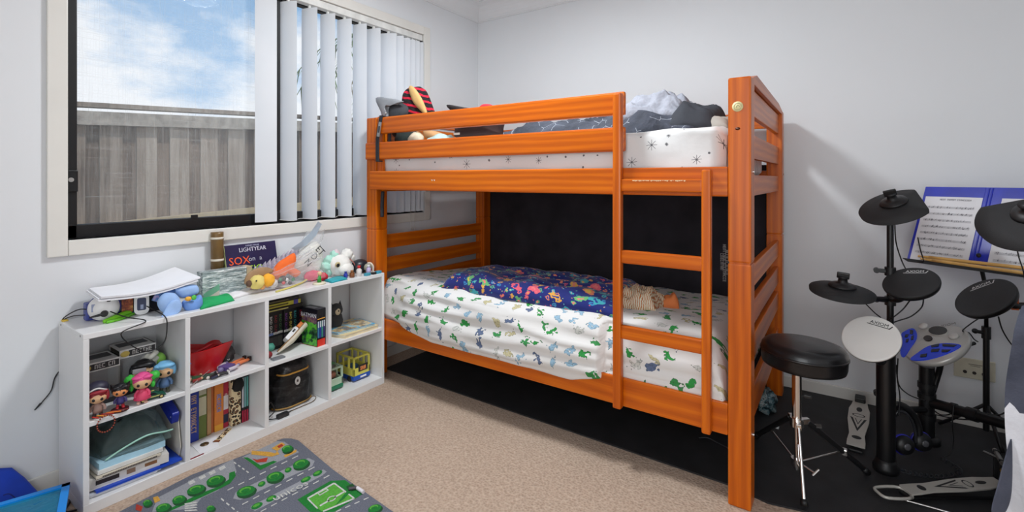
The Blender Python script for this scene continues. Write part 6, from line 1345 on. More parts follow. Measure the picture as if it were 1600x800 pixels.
m = MB(); m.flat([p - Vector((0, 0, 0.006)) for p in (A_, B_, C_, D_)], M_bp); m.build('lid_panel', t)
m = MB(); m.puff([tuple((cen + (p - cen) * 0.85).xy) for p in (A_, B_, C_, D_)], 0.005, 0.07, artpic('teal_and_navy_things', [(20, 60, 120), (30, 140, 150), (60, 190, 130), (20, 90, 170)], 9), 20, 20, amp=0.02, freq=12, seed=3, p=4); m.build('contents', t)
cable('floor_cable', 'black cable lying on the carpet at shelf left end', [PZ(70, 765, 0.004), PZ(88, 757, 0.010), PZ(97, 756, 0.006), PZ(108, 770, 0.004), PZ(108, 785, 0.004), PZ(100, 800, 0.004), PZ(120, 797, 0.004)], 0.004)
# ================================================================== drum corner
MZ = 0.007
# throne
th_c = PD(1245, 620, 1.93)
sx, sy = th_c.x, th_c.y
ds = thing('drum_stool', 'round black padded drum stool on chrome tripod beside the bed', 'stool', (sx, sy, MZ))
M_vinyl = P(24, 24, 26, 0.28, bump=0.15, bs=120)
SW = place((sx + 0.008, sy + 0.003, 0), 0, 1, (math.radians(-1.0), math.radians(1.5))) @ Matrix.Diagonal((0.87, 0.87, 1, 1))
m = MB(SW); m.lathe([(0.0, 0.468), (0.15, 0.468), (0.168, 0.474), (0.172, 0.488), (0.1735, 0.522), (0.176, 0.526), (0.1745, 0.531), (0.172, 0.543), (0.160, 0.556), (0.13, 0.563), (0.0, 0.566)], M_vinyl, 56); m.build('seat', ds)
m = MB(SW); m.lathe([(0.1745, 0.521), (0.1775, 0.5245), (0.1775, 0.5275), (0.1745, 0.531)], M_vinyl, 56); m.build('piping', ds)
m = MB(); m.cyl((sx, sy, 0.24), (sx, sy, 0.472), 0.0175, M_chrome, seg=24); m.build('post', ds); m = MB(); m.cyl((sx, sy, 0.055), (sx, sy, 0.26), 0.011, M_chrome, seg=18); m.build('inner_post', ds)
m = MB(); m.cyl((sx, sy, 0.228), (sx, sy, 0.262), 0.024, M_chrome, seg=24)
tog = lambda a, r, z: Vector((sx + math.cos(a) * r, sy + math.sin(a) * r, z))
foot = [PZ(1257, 795, MZ), PZ(1356, 742, MZ), PZ(1182, 684, MZ)]
angs = [math.atan2(f.y - sy, f.x - sx) for f in foot]
for a in angs: m.box((-0.012, -0.009, -0.012), (0.03, 0.009, 0.012), M_chrome, 0.003, M=Matrix.Translation((sx, sy, 0.245)) @ Matrix.Rotation(a, 4, 'Z') @ Matrix.Translation((0.022, 0, 0)))
m.build('collar', ds)
m = MB(); m.cyl((sx, sy, 0.35), (sx + 0.03, sy + 0.012, 0.35), 0.006, M_black); m.box((sx + 0.022, sy + 0.004, 0.342), (sx + 0.05, sy + 0.02, 0.358), M_black, 0.004); m.build('height_knob', ds)
for k, (f, a) in enumerate(zip(foot, angs)):
    top = tog(a, 0.045, 0.243); d = (f + Vector((0, 0, 0.012)) - top)
    leg = MB()
    if k == 0:   # bent chrome leg nearest the photographer
        leg.tube([top, top + d * 0.2, top + d * 0.24 + Vector((-0.006, 0, 0)), top + d * 0.45 + Vector((-0.006, 0, 0)), top + d * 0.5, top + d], 0.0055, M_chrome, seg=10, n=3)
    leg.raw([], [], M_chrome)
    mt = M_chrome if k == 0 else M_black
    leg.cyl(top, top + d, 0.0075 if k == 0 else 0.011, mt, seg=12)
    lg_ = leg.build('leg', ds)
    m = MB(); m.tube([top + d * 0.92, top + d * 1.0 + Vector((0, 0, -0.003))], 0.013, M_black, seg=10, smooth=False); m.build('rubber_foot', lg_)
    m = MB(); st = tog(a, 0.018, 0.085); m.cyl(st, top + d * 0.58, 0.004, M_chrome, seg=8); m.build('brace', ds)
    if k == 1:
        m = MB(frame(top + d * 0.14 + Vector((0, 0, 0.006)), (0, -0.6, 1), d)); m.box((-0.02, -0.008, 0.006), (0.02, 0.008, 0.009), M_steel, 0.001); m.build('leg_badge', ds)
        m = MB(); p = top + d * 0.6; m.box(tuple(p + Vector((-0.008, -0.012, -0.012))), tuple(p + Vector((0.012, 0.012, 0.014))), M_chrome, 0.004); m.build('leg_clamp', ds)
m = MB(); m.cyl((sx, sy, 0.07), (sx, sy, 0.1), 0.021, M_chrome, seg=20)
m.cyl((sx + 0.015, sy - 0.01, 0.085), (sx + 0.065, sy - 0.03, 0.075), 0.004, M_chrome); m.cyl((sx + 0.055, sy - 0.04, 0.068), (sx + 0.075, sy - 0.02, 0.088), 0.005, M_chrome); m.build('lower_collar', ds)

# ------------------------------------------------------------------ electronic drum kit on its rack
M_pad = P(36, 36, 38, 0.7, bump=0.35, bs=420); M_rack = P(20, 20, 22, 0.35); M_lg = P(205, 205, 205, 0.5)
kit = thing('drum_kit', 'black electronic drum kit rack with pads and cymbals near wall', 'drum kit', (0.25, 2.75, MZ))
def disc_frame(px, py, d, sa, sb, ang):
    """a round disc at depth d whose outline shows as an ellipse of half axes sa, sb, its long axis turned ang degrees: centre, normal, in-plane axis, radius"""
    c = PD(px, py, d); k = d / FPX; a = math.radians(ang)
    r = ray(px, py); pv = (RTV * math.cos(a) + UPV * math.sin(a)) * sa * k; qv = (-RTV * math.sin(a) + UPV * math.cos(a)) * sb * k
    best = None
    for s0 in (-0.3, -0.1, 0.1, 0.3):
        for t0 in (-0.3, -0.1, 0.1, 0.3):
            s, t = s0 * 0.5, t0
            for _ in range(40):
                A, B = pv + r * s, qv + r * t
                f1, f2 = A.dot(B), A.dot(A) - B.dot(B)
                j11, j12, j21, j22 = r.dot(B), A.dot(r), 2 * A.dot(r), -2 * B.dot(r)
                det = j11 * j22 - j12 * j21
                if abs(det) < 1e-12: break
                s -= (f1 * j22 - f2 * j12) / det; t -= (j11 * f2 - j21 * f1) / det
                if abs(s) > 5 or abs(t) > 5: break
            A, B = pv + r * s, qv + r * t
            if abs(A.dot(B)) > 1e-7 or abs(A.dot(A) - B.dot(B)) > 1e-7: continue
            n = A.cross(B).normalized()
            if n.z < 0: n = -n
            if best is None or n.z > best[1].z: best = (c, n, B.normalized(), A.length)
    return best
def part_frame(c, n, e): return frame(c, n, e.cross(n) * -1 if False else n.cross(e) * -1)
def logo(mb, F, y, s, mat):
    mb.text('AXIOM', s, mat, F @ Matrix.Translation((0, y + s * 0.62, 0.0006)), sx=1.0)
    w = s * 2.0
    mb.raw([(-w, y, 0.0006), (w * 0.98, y, 0.0006), (w * 0.98, y + s * 0.16, 0.0006), (-w, y + s * 0.16, 0.0006)], [(0, 1, 2, 3)], mat, M=F)
    mb.raw([(w * 0.98, y, 0.0006), (w * 1.16, y + s * 0.8, 0.0006), (w * 1.06, y + s * 0.8, 0.0006), (w * 0.9, y + s * 0.16, 0.0006)], [(0, 1, 2, 3)], mat, M=F)
def pad(px, py, d, sa, sb, ang, face, rim, lab, logo_rot=0.0, lc=None):
    c, n, e, R = disc_frame(px, py, d, sa, sb, ang)
    F = frame(c, n, e) @ Matrix.Rotation(-PI / 2, 4, 'Z')       # local y = image up
    pd_ = MB(F); pd_.lathe([(0, -0.030), (R * 0.8, -0.030), (R * 0.95, -0.022), (R, -0.010), (R, -0.002), (R * 0.975, 0.0)], rim, 56); ob = pd_.build('drum_pad', kit, label=lab)
    m = MB(F); m.lathe([(R * 1.004, -0.007), (R * 1.003, -0.002), (R * 0.985, 0.0015), (R * 0.95, 0.002), (0, 0.0022)], face, 56); m.build('playing_surface', ob)
    m = MB(F @ Matrix.Rotation(math.radians(logo_rot), 4, 'Z')); logo(m, Matrix.Translation((R * 0.08, R * 0.58, 0.0022)), 0, R * 0.20, lc or M_lg); m.build('logo', ob)
    return c, n, e, R
sn = pad(1360, 528, 1.92, 47.5, 35, -8, P(238, 236, 232, 0.5, var=0.02), M_black, 'white faced snare pad', -13, P(50, 50, 52, 0.5))
t1 = pad(1422.5, 441, 1.96, 46, 23, 4, M_pad, M_black, 'black tom pad left of the music folder', -9)
t2 = pad(1538, 464, 1.80, 50, 26, 17, M_pad, M_black, 'black tom pad right, tilted', 5)
# cymbals: thin dished discs with a straight cut
def cymbal(px, py, d, sa, sb, ang, cut, lab, nub=True, cutdir=0.0, thick=0.012):
    c, n, e, R = disc_frame(px, py, d, sa, sb, ang)
    F = frame(c, n, e) @ Matrix.Rotation(-PI / 2, 4, 'Z'); N = 72
    ob = MB(F)
    def rad(a):
        R0 = R
        if cut is not None:
            q = math.cos(a - math.radians(cutdir))
            if q > 0.05: R0 = min(R, R * cut / q)
        return R0
    prof = [(0.0, 0.0), (0.14, 0.0), (0.2, -0.004), (0.6, -0.012), (1.0, -0.022)]
    vs = []
    for f, z in prof[1:]: vs += [(rad(2 * PI * k / N) * f * math.cos(2 * PI * k / N), rad(2 * PI * k / N) * f * math.sin(2 * PI * k / N), z) for k in range(N)]
    L = len(prof) - 1
    vs += [(x * 0.985, y_ * 0.985, z - thick) for x, y_, z in vs[(L - 1) * N:]]
    fs = [[k for k in range(N)]] + [(i * N + k, i * N + (k + 1) % N, (i + 1) * N + (k + 1) % N, (i + 1) * N + k) for i in range(L) for k in range(N)] + [[L * N + k for k in range(N)][::-1]]
    fs[0] = list(range(N))
    ob.raw(vs, fs, M_pad, True); o = ob.build('cymbal_pad', kit, label=lab)
    m = MB(F); m.lathe([(0.05, -0.003), (0.046, 0.004), (0.03, 0.010), (0.018, 0.014), (0.016, 0.03), (0.02, 0.036), (0.02, 0.04)], M_black, 28)
    if nub: m.box((-0.022, -0.006, 0.03), (0.022, 0.006, 0.056), M_black, 0.004); 
    m.build('wing_nut', o)
    return c, n, e, R
cr_ = cymbal(1396, 315, 2.0, 61, 24, 11, 0.70, 'black crash cymbal pad with straight cut right edge', cutdir=8)
hh = cymbal(1316, 446, 2.0, 54, 13.5, -10, None, 'black hi-hat cymbal pad at left')
rd = cymbal(1609, 331, 1.62, 98, 50, 7, 0.58, 'large black ride cymbal pad at right edge', cutdir=95, nub=False)
# posts
bA = PZ(1384, 735, MZ); A0 = Vector((bA.x, bA.y, 0))
def part(name, fn, lab=None):
    mb = MB(); fn(mb); return mb.build(name, kit, label=lab)
zt_ = lambda px, py, p: PD(px, py, (Vector(p) - EYE).dot(AXV)).z
dA = (A0 - EYE).dot(AXV); At = PD(1392, 345, dA); Ab = PD(1394, 560, dA)
def postA(mb): mb.cyl((A0.x, A0.y, MZ + 0.02), (A0.x, A0.y, 0.53), 0.033, M_rack, seg=28); mb.lathe([(0.044, MZ), (0.045, MZ + 0.02), (0.037, MZ + 0.035), (0.034, MZ + 0.05)], M_black, 28, M=Matrix.Translation((A0.x, A0.y, 0)))
part('post', postA)
P2 = PD(1391, 480, dA + 0.06); x2, y2 = P2.x, P2.y
def postA2(mb): mb.cyl((x2, y2, MZ), (x2, y2, PD(1391, 345, dA + 0.06).z), 0.0125, M_rack, seg=18)
part('post', postA2)
for py in (424, 470, 618):
    z = CAM_H - (py - HY) / FPX * (dA + 0.06)
    part('clamp', lambda mb: (mb.cyl((x2, y2, z - 0.018), (x2, y2, z + 0.018), 0.020, M_black, seg=20), mb.box((x2 - 0.045, y2 - 0.012, z - 0.008), (x2, y2 + 0.012, z + 0.008), M_black, 0.004), mb.cyl((x2 - 0.047, y2 - 0.014, z), (x2 - 0.047, y2 + 0.014, z), 0.011, M_black)))
zc = lambda py, d: CAM_H - (py - HY) / FPX * d
dB = dA + 0.06
# arms to pads
part('arm', lambda mb: mb.cyl((x2, y2, zc(468, dB)), PD(1297, 464, 2.02), 0.0115, M_rack, seg=14))
part('arm', lambda mb: mb.tube([PD(1315, 455, 2.0), PD(1318, 462, 2.01), PD(1325, 466, 2.02)], 0.012, M_rack, seg=10))
part('arm', lambda mb: mb.tube([(x2, y2, zc(468, dB)), PD(1405, 468, 1.99), PD(1422, 455, 1.97)], 0.012, M_rack, seg=10))
part('arm', lambda mb: mb.tube([(x2, y2, zc(350, dB)), PD(1391, 338, dB - 0.02), PD(1389, 328, 2.01)], 0.012, M_rack, seg=10))
part('arm', lambda mb: mb.tube([(A0.x, A0.y, 0.51), PD(1375, 565, 1.96), PD(1362, 545, 1.935)], 0.016, M_rack, seg=10))
# column under the module
bB = PZ(1448, 690, MZ)
dC = (bB - EYE).dot(AXV)
def colB(mb):
    z1 = zc(572, dC); mb.cyl((bB.x, bB.y, MZ), (bB.x, bB.y, z1), 0.029, M_rack, seg=28)
    for py in (602, 618, 650): mb.cyl((bB.x, bB.y, zc(py, dC) - 0.012), (bB.x, bB.y, zc(py, dC) + 0.012), 0.034, M_black, seg=28)
    mb.lathe([(0.05, MZ), (0.05, MZ + 0.02), (0.042, MZ + 0.03)], M_black, 28, M=Matrix.Translation((bB.x, bB.y, 0)))
part('post', colB)
bar0 = Vector((bB.x, bB.y, zc(627, dC))); bar1 = PD(1590, 668, 1.93)
part('crossbar', lambda mb: (mb.cyl(bar0, bar1, 0.022, M_rack, seg=22), mb.cyl(bar0.lerp(bar1, 0.30), bar0.lerp(bar1, 0.36), 0.026, M_black, seg=22), mb.cyl(bar0.lerp(bar1, 0.48), bar0.lerp(bar1, 0.60), 0.027, M_black, seg=22)))
barC = PD(1640, 684, 1.83)
part('crossbar', lambda mb: mb.cyl(bar1, barC, 0.024, M_rack, seg=20)); 
part('post', lambda mb: (mb.cyl((barC.x, barC.y, MZ), (barC.x, barC.y, 1.02), 0.030, M_rack, seg=24), mb.lathe([(0.05, MZ), (0.05, MZ + 0.02), (0.034, MZ + 0.03)], M_black, 28, M=Matrix.Translation((barC.x, barC.y, 0)))))
part('arm', lambda mb: mb.tube([(barC.x, barC.y, 0.74), PD(1592, 478, 1.80), PD(1575, 474, 1.80), PD(1548, 470, 1.81)], 0.013, M_rack, seg=10))
part('arm', lambda mb: mb.tube([(barC.x, barC.y, 1.02), PD(1622, 372, 1.70), PD(1610, 345, 1.64)], 0.013, M_rack, seg=10))
part('arm', lambda mb: (mb.box(tuple(PD(1580, 484, 1.80)), tuple(PD(1592, 462, 1.79)), P(196, 96, 44, 0.4), 0.003)), 'orange banded pad clamp')
part('arm', lambda mb: mb.tube([(bB.x + 0.02, bB.y, zc(612, dC)), PD(1466, 585, dC - 0.02), PD(1470, 568, dC - 0.04)], 0.012, M_rack, seg=10))
part('crossbar', lambda mb: mb.cyl((x2, y2, zc(640, dB)), (bB.x, bB.y, zc(640, dC)), 0.014, M_rack, seg=14))
# module: silver rounded console with blue windows
c, n, e, R = disc_frame(1459.5, 536, 2.1, 54, 28.5, 11)
F = frame(c, n, e) @ Matrix.Rotation(-PI / 2, 4, 'Z'); Fi = F.inverted()
M_silver = P(196, 194, 190, 0.35, metal=0.25, var=0.03)
N = 64
def mrad(a): return R * (1 + 0.025 * math.cos(3 * (a - math.radians(30))))
mod = MB(F); vs = []
for f, z in ((0.92, -0.026), (0.985, -0.022), (1.0, -0.010), (0.985, -0.002), (0.95, 0.0)): vs += [(mrad(2 * PI * k / N) * f * math.cos(2 * PI * k / N), mrad(2 * PI * k / N) * f * math.sin(2 * PI * k / N), z) for k in range(N)]
mod.raw(vs, [(i * N + k, i * N + (k + 1) % N, (i + 1) * N + (k + 1) % N, (i + 1) * N + k) for i in range(4) for k in range(N)] + [list(range(N))[::-1], [4 * N + k for k in range(N)]], M_silver, True)
modo = mod.build('sound_module', kit, label='silver sound module with blue panels')
def mlocal(px, py): p = Fi @ onplane(px, py, c, n); return (p.x, p.y)
Zm = lambda L: [(1400 + x * 0.15, 480 + y * 0.15) for x, y in L]     # from the module close-up
M_bluep = P(16, 66, 236, 0.2)
for pts in (loop([(50, 490, 0), (55, 300, 0), (95, 255, 0), (165, 225, 0), (210, 250, 0), (215, 330, 0), (150, 430, 0), (90, 520, 0)], 3), loop([(150, 545, 0), (230, 480, 0), (330, 415, 0), (450, 385, 0), (560, 380, 0), (680, 400, 0), (620, 450, 0), (480, 510, 0), (330, 550, 0), (220, 560, 0)], 3)):
    m = MB(F); m.prism([mlocal(*q) for q in Zm([(p.x, p.y) for p in pts])], 0.0, 0.003, M_bluep); m.build('blue_panel', modo)
slots = [[(150, 240), (185, 250), (180, 290), (150, 285)], [(105, 290), (135, 290), (125, 320), (95, 320)], [(165, 310), (190, 300), (185, 345), (160, 350)], [(110, 340), (140, 335), (130, 370), (105, 375)], [(370, 405), (455, 388), (450, 415), (375, 425)], [(490, 390), (640, 400), (610, 420), (490, 415)], [(375, 445), (460, 440), (445, 470), (370, 475)], [(480, 450), (575, 450), (540, 475), (480, 475)], [(260, 500), (330, 490), (320, 525), (255, 530)]]
for s_ in slots:
    m = MB(F); m.prism([mlocal(*q) for q in Zm(s_)], 0.003, 0.0045, P(10, 16, 40, 0.3)); m.build('button', modo)
def ellm(cx, cy, a, b): return [mlocal(*q) for q in Zm([(cx + a * math.cos(2 * PI * k / 24), cy + b * math.sin(2 * PI * k / 24)) for k in range(24)])]
m = MB(F); m.prism(ellm(442, 250, 105, 50), 0.0, 0.0035, M_silver); m.prism(ellm(442, 250, 98, 44), 0.0035, 0.005, P(30, 26, 26, 0.15)); m.build('display', modo)
m = MB(F); m.prism(ellm(336, 328, 46, 28), 0.0, 0.004, P(40, 24, 26, 0.2)); m.build('display', modo)
for cx_, cy_ in ((290, 203), (605, 307)):
    m = MB(F); x_, y_ = mlocal(*Zm([(cx_, cy_)])[0]); m.lathe([(0.018, 0), (0.018, 0.008), (0.0155, 0.010), (0, 0.0105)], P(214, 212, 208, 0.25), 24, M=Matrix.Translation((x_, y_, 0))); m.build('dial', modo)
m = MB(F); x_, y_ = mlocal(*Zm([(525, 190)])[0]); m.text('AXIOM', 0.022, P(120, 118, 116), Matrix.Translation((x_, y_, 0.001))); m.build('logo', modo)
m = MB(); p = PD(1508, 541, 2.07); q = PD(1523, 536, 2.07); m.cyl(p, q, 0.007, M_black); m.build('jack_plug', modo)

# cables of the kit
def kc(pts, label, r=0.0025): return cable('drum_cable', label, pts, r, M_black)
kc([PD(1398, 345, 2.04), PD(1400, 378, 2.05), PD(1408, 405, 2.06), PD(1416, 422, 2.05)], 'thin cable hanging from the crash cymbal pad to tom pad')
kc([PD(1424, 466, 2.0), PD(1412, 482, 2.02), PD(1398, 494, 2.03), PD(1388, 500, 2.05)], 'short cable under the left tom pad, inner of two')
kc([PD(1443, 466, 2.0), PD(1440, 480, 2.02), PD(1424, 494, 2.03), PD(1404, 501, 2.05), PD(1390, 506, 2.06)], 'curved cable under the left tom pad, outer of two')
kc([PD(1341, 463, 2.02), PD(1352, 474, 2.03), PD(1366, 488, 2.04), PD(1376, 496, 2.05)], 'cable sloping from the hi-hat pad arm to post')
kc([PD(1400, 570, 2.04), PD(1404, 600, 2.06), PD(1416, 614, 2.1), PD(1432, 622, 2.15), PD(1446, 626, 2.16)], 'cable drooping from the snare pad to module column')
kc([PD(1403, 560, 2.04), PD(1402, 590, 2.05), PD(1406, 620, 2.05), PD(1404, 650, 2.04)], 'cable hanging straight down beside the thick post')
kc([PD(1560, 495, 1.84), PD(1566, 515, 1.88), PD(1578, 535, 1.9), PD(1592, 550, 1.9)], 'cable hanging below the right tilted tom pad')
kc([PD(1532, 496, 1.86), PD(1518, 505, 1.95), PD(1504, 517, 2.04), PD(1514, 520, 2.08), PD(1522, 530, 2.1), PD(1528, 534, 2.12)], 'cable joining the tom pad and sound module')
kc([PD(1458, 640, 2.17), PD(1470, 648, 2.12), PD(1486, 646, 2.08), PD(1490, 632, 2.05), PD(1488, 662, 2.04), PD(1490, 690, 2.05), PD(1484, 710, 2.05), PD(1470, 716, 2.04)], 'loose cable looping under the crossbar to the mat')
kc([PD(1462, 648, 2.2), PD(1500, 655, 2.1), PD(1545, 654, 2.02), PD(1575, 642, 1.97)], 'cable strung below the thick crossbar')
kc([PD(1512, 636, 2.02), PD(1536, 645, 1.99), PD(1560, 648, 1.96), PD(1580, 642, 1.94)], 'cable lying along top of the thick crossbar')
kc([PD(1588, 382, 1.66), PD(1592, 402, 1.66), PD(1599, 424, 1.66), PD(1603, 450, 1.7)], 'thin cable hanging from the ride cymbal pad', 0.002)
# coiled cord on the mat
t = thing('coiled_cord', 'dark coiled cord lying on the mat before the rack', 'cable', (0.25, 2.55, MZ))
m = MB(); base_ = spline([PZ(1408, 735, MZ + 0.009), PZ(1440, 742, MZ + 0.009), PZ(1475, 744, MZ + 0.009), PZ(1500, 735, MZ + 0.009), PZ(1470, 715, MZ + 0.009)], 30); hx = []
for i, p in enumerate(base_): a = i * 0.9; hx.append(p + Vector((0.008 * math.cos(a), 0.0, 0.008 * math.sin(a))))
m.tube(hx, 0.002, P(40, 42, 48, 0.4), seg=5, smooth=False); m.build('coil', t)
# headphones hanging on the post
t = thing('headphones', 'black headphones with blue inner rings resting by the thick post', 'headphones', (0.23, 2.62, MZ))
hc = PD(1412, 690, 2.06); hx_, hy_ = hc.x, hc.y
zq = lambda py: zc(py, 2.06)
m = MB(); m.tube([PD(1386, 690, 2.09), PD(1386, 650, 2.09), PD(1400, 632, 2.08), PD(1420, 640, 2.07), PD(1434, 662, 2.07), PD(1436, 690, 2.07)], 0.013, M_black, seg=10); m.build('headband', t)
m = MB(); m.tube([PD(1392, 668, 2.06), PD(1402, 644, 2.055), PD(1418, 648, 2.05), PD(1429, 668, 2.05), PD(1431, 692, 2.05)], 0.006, P(44, 44, 48, 0.3), seg=8); m.build('headband_rail', t)
for px, py, dd, sgn in ((1412, 695, 2.02, 1), (1440, 690, 2.07, 1)):
    cc = PD(px, py, dd); F2 = frame(cc, (0.5, -1.0, 0.15), (0, 0, 1)); cup = MB(F2); cup.lathe([(0, 0.025), (0.028, 0.022), (0.038, 0.008), (0.040, -0.01), (0.034, -0.024), (0, -0.026)], M_black, 30); cb = cup.build('ear_cup', t)
    m = MB(F2); m.lathe([(0.0405, 0.002), (0.042, -0.004), (0.0405, -0.010)], P(40, 40, 170, 0.4), 30); m.build('trim_ring', cb, label='blue ring')
    m = MB(F2); m.lathe([(0.014, 0.024), (0.012, 0.027), (0, 0.027)], P(90, 90, 94, 0.3), 20); m.build('ear_cup_badge', cb)
m = MB(); m.ball(PD(1393, 686, 2.03), (0.012, 0.012, 0.016), P(40, 44, 190, 0.4)); m.build('trim', t, label='blue plastic hinge')

# pedals --------------------------------------------------------
def pedal(name, label, heel, toe, w0, w1, lift, loop_heel=False):
    heel, toe = Vector(heel), Vector(toe); d = toe - heel; L = d.length; Dn = d.normalized()
    t = thing(name, label, 'drum pedal', ((heel.x + toe.x) / 2, (heel.y + toe.y) / 2, MZ))
    m = MB(frame((heel.x, heel.y, MZ), (0, 0, 1), Dn)); m.box((-0.01, -w1 * 0.62, 0.0), (L + 0.02, w1 * 0.62, 0.012), M_black, 0.004); m.build('base_plate', t)
    n = Vector((-Dn.x * lift, -Dn.y * lift, L)).normalized(); n = Vector((-Dn.x * math.sin(math.atan2(lift, L)), -Dn.y * math.sin(math.atan2(lift, L)), math.cos(math.atan2(lift, L))))
    Fp = frame((heel.x, heel.y, MZ + 0.022), n, Dn + Vector((0, 0, lift / L))); Ls = math.hypot(L, lift)
    out = [(0.0, -w0), (0.10 * Ls, -w0), (0.24 * Ls, -w0 * 0.86), (0.55 * Ls, -w1), (0.80 * Ls, -w1), (0.90 * Ls, -w1 * 0.8), (Ls, -w1 * 0.7)]
    out = out + [(x, -y_) for x, y_ in out[::-1]]
    m = MB(Fp); m.prism(out, 0.0, 0.006, P(196, 192, 184, 0.35, metal=0.2, var=0.04), bev=0.0015); fb_ = m.build('footboard', t, label='pale grey metal footboard')
    D_ = P(26, 26, 28, 0.5); m = MB(Fp); zz = 0.0066
    el = lambda cx_, a, b: [(cx_ + a * math.cos(2 * PI * k / 20), b * math.sin(2 * PI * k / 20)) for k in range(20)]
    m.flat([(x, y_, zz) for x, y_ in el(0.17 * Ls, 0.035 * Ls, w0 * 0.55)], D_); m.flat([(x, y_, zz) for x, y_ in el(0.80 * Ls, 0.055 * Ls, w1 * 0.28)], D_)
    for s in (-1, 1): m.flat([(0.30 * Ls, 0.0, zz), (0.60 * Ls, s * w1 * 0.78, zz), (0.585 * Ls, s * w1 * 0.52, zz), (0.37 * Ls, 0.0, zz)][::s], D_); m.flat([(0.45 * Ls, 0.0, zz), (0.585 * Ls, s * w1 * 0.34, zz), (0.58 * Ls, s * w1 * 0.24, zz), (0.48 * Ls, 0.0, zz)][::s], D_)
    o_e = el(0.66 * Ls, 0.036 * Ls, w1 * 0.62); i_e = el(0.66 * Ls, 0.026 * Ls, w1 * 0.48)
    m.raw([(x, y_, zz) for x, y_ in o_e + i_e], [(k, (k + 1) % 20, 20 + (k + 1) % 20, 20 + k) for k in range(20)], D_)
    m.build('cutout', fb_)
    if loop_heel:
        m = MB(frame((heel.x, heel.y, MZ + 0.016), (0, 0, 1), Dn)); r_ = loop([(0.0, -w0, 0), (-0.09, -w0 * 1.05, 0), (-0.105, 0, 0), (-0.09, w0 * 1.05, 0), (0.0, w0, 0)], 4)
        m.tube(r_ + [r_[0]], 0.0055, P(196, 192, 184, 0.35, metal=0.2, var=0.04), seg=8, smooth=False); m.build('heel_loop', t)
        m = MB(); hq = heel + Vector((0, 0, 0)); m.tube([(hq.x - 0.01, hq.y - 0.04, MZ + 0.006), (hq.x + 0.13, hq.y - 0.035, MZ + 0.006), (hq.x + 0.26, hq.y - 0.045, MZ + 0.006)], 0.0035, M_chrome, seg=8); m.build('base_rod', t)
    return t, Fp, Ls, Dn
hp, Fp, Ls, Dn = pedal('hi_hat_pedal', 'grey hi-hat pedal standing on the mat near the wall', PZ(1337, 706, MZ), PZ(1344, 655, MZ), 0.034, 0.042, 0.06)
m = MB(Fp); m.box((Ls - 0.01, -0.022, -0.02), (Ls + 0.03, 0.022, 0.03), M_black, 0.006); m.build('switch_block', hp)
kp, Fp, Ls, Dn = pedal('kick_pedal', 'long grey kick drum pedal lying across the front of mat', PZ(1415, 776, MZ), PZ(1562, 775, MZ) , 0.030, 0.036, 0.03, True)
kend = PZ(1562, 775, MZ)
m = MB(); 
for s in (-0.03, 0.05): m.box((kend.x - 0.008, kend.y + s - 0.006, MZ), (kend.x + 0.012, kend.y + s + 0.006, 0.16), M_black, 0.003)
m.cyl((kend.x, kend.y - 0.04, 0.15), (kend.x, kend.y + 0.07, 0.15), 0.008, M_steel); m.build('tower', kp)
m = MB(); m.cyl((kend.x, kend.y, 0.15), PD(1538, 706, 1.93), 0.005, M_chrome); m.ball((kend.x + 0.005, kend.y - 0.035, 0.12), 0.012, P(196, 160, 80, 0.3, metal=0.6)); m.build('beater_rod', kp)

# music stand, folder, sticks ---------------------------------------
BL, BR, TL = PD(1416, 406, 2.30), PD(1600, 431, 1.925), PD(1441, 291, 2.375)
hx3 = (BR - BL); hx3.z = 0; hx3.normalize(); upf = (TL - BL); upf = (upf - hx3 * upf.dot(hx3)); Hf = upf.length; upf.normalize(); nf = hx3.cross(upf).normalized()
if nf.dot(EYE - BL) < 0: nf = -nf
FF = Matrix(((hx3.x, upf.x, nf.x, BL.x), (hx3.y, upf.y, nf.y, BL.y), (hx3.z, upf.z, nf.z, BL.z), (0, 0, 0, 1)))
if FF.determinant() < 0: print('folder frame mirrored')
FFi = FF.inverted()
def floc(px, py): p = FFi @ onplane(px, py, BL, nf); return p.x, p.y
sp0 = floc(1527, 410)[0]; Wf = sp0 * 2 + 0.03
shx = (FFi @ TL).x
ms = thing('music_stand', 'black folding music stand holding the blue folder by the wall', 'music stand', (BL.x + 0.2, BL.y - 0.1, MZ))
pm_ = BL + hx3 * (sp0 + 0.02) - nf * 0.03; dS = 0
pp = PZ(1541, 686, MZ)
m = MB(); m.cyl((pp.x, pp.y, MZ + 0.04), (pp.x, pp.y, 0.50), 0.012, M_rack, seg=16); m.build('lower_pole', ms)
ptop = BL + hx3 * sp0 - nf * 0.025
m = MB(); m.tube([(pp.x, pp.y, 0.48), (pp.x, pp.y, 0.70), (ptop.x, ptop.y, BL.z + 0.06)], 0.008, M_rack, seg=12, smooth=False); m.build('upper_pole', ms)
m = MB(); m.cyl((pp.x, pp.y, 0.475), (pp.x, pp.y, 0.53), 0.017, M_black, seg=16); m.cyl((pp.x, pp.y, 0.50), (pp.x - 0.035, pp.y - 0.01, 0.505), 0.008, M_black); m.ball((pp.x - 0.04, pp.y - 0.011, 0.506), 0.012, M_black); m.build('collar', ms)
for a in (20, 140, 260):
    a = math.radians(a + 20); m = MB(); m.tube([(pp.x, pp.y, 0.17), (pp.x + math.cos(a) * 0.12, pp.y + math.sin(a) * 0.12 * 0.8, MZ + 0.05), (pp.x + math.cos(a) * 0.17, min(pp.y + math.sin(a) * 0.17 * 0.8, 3.2), MZ + 0.007)], 0.008, M_rack, seg=8, smooth=False); m.build('leg', ms)
m = MB(FF); m.box((0.0, -0.004, -0.012), (Wf, -0.001, 0.032), M_black, 0.001); m.box((0.0, -0.004, -0.014), (Wf, 0.02, -0.010), M_black, 0.001); m.build('ledge', ms)
m = MB(FF)
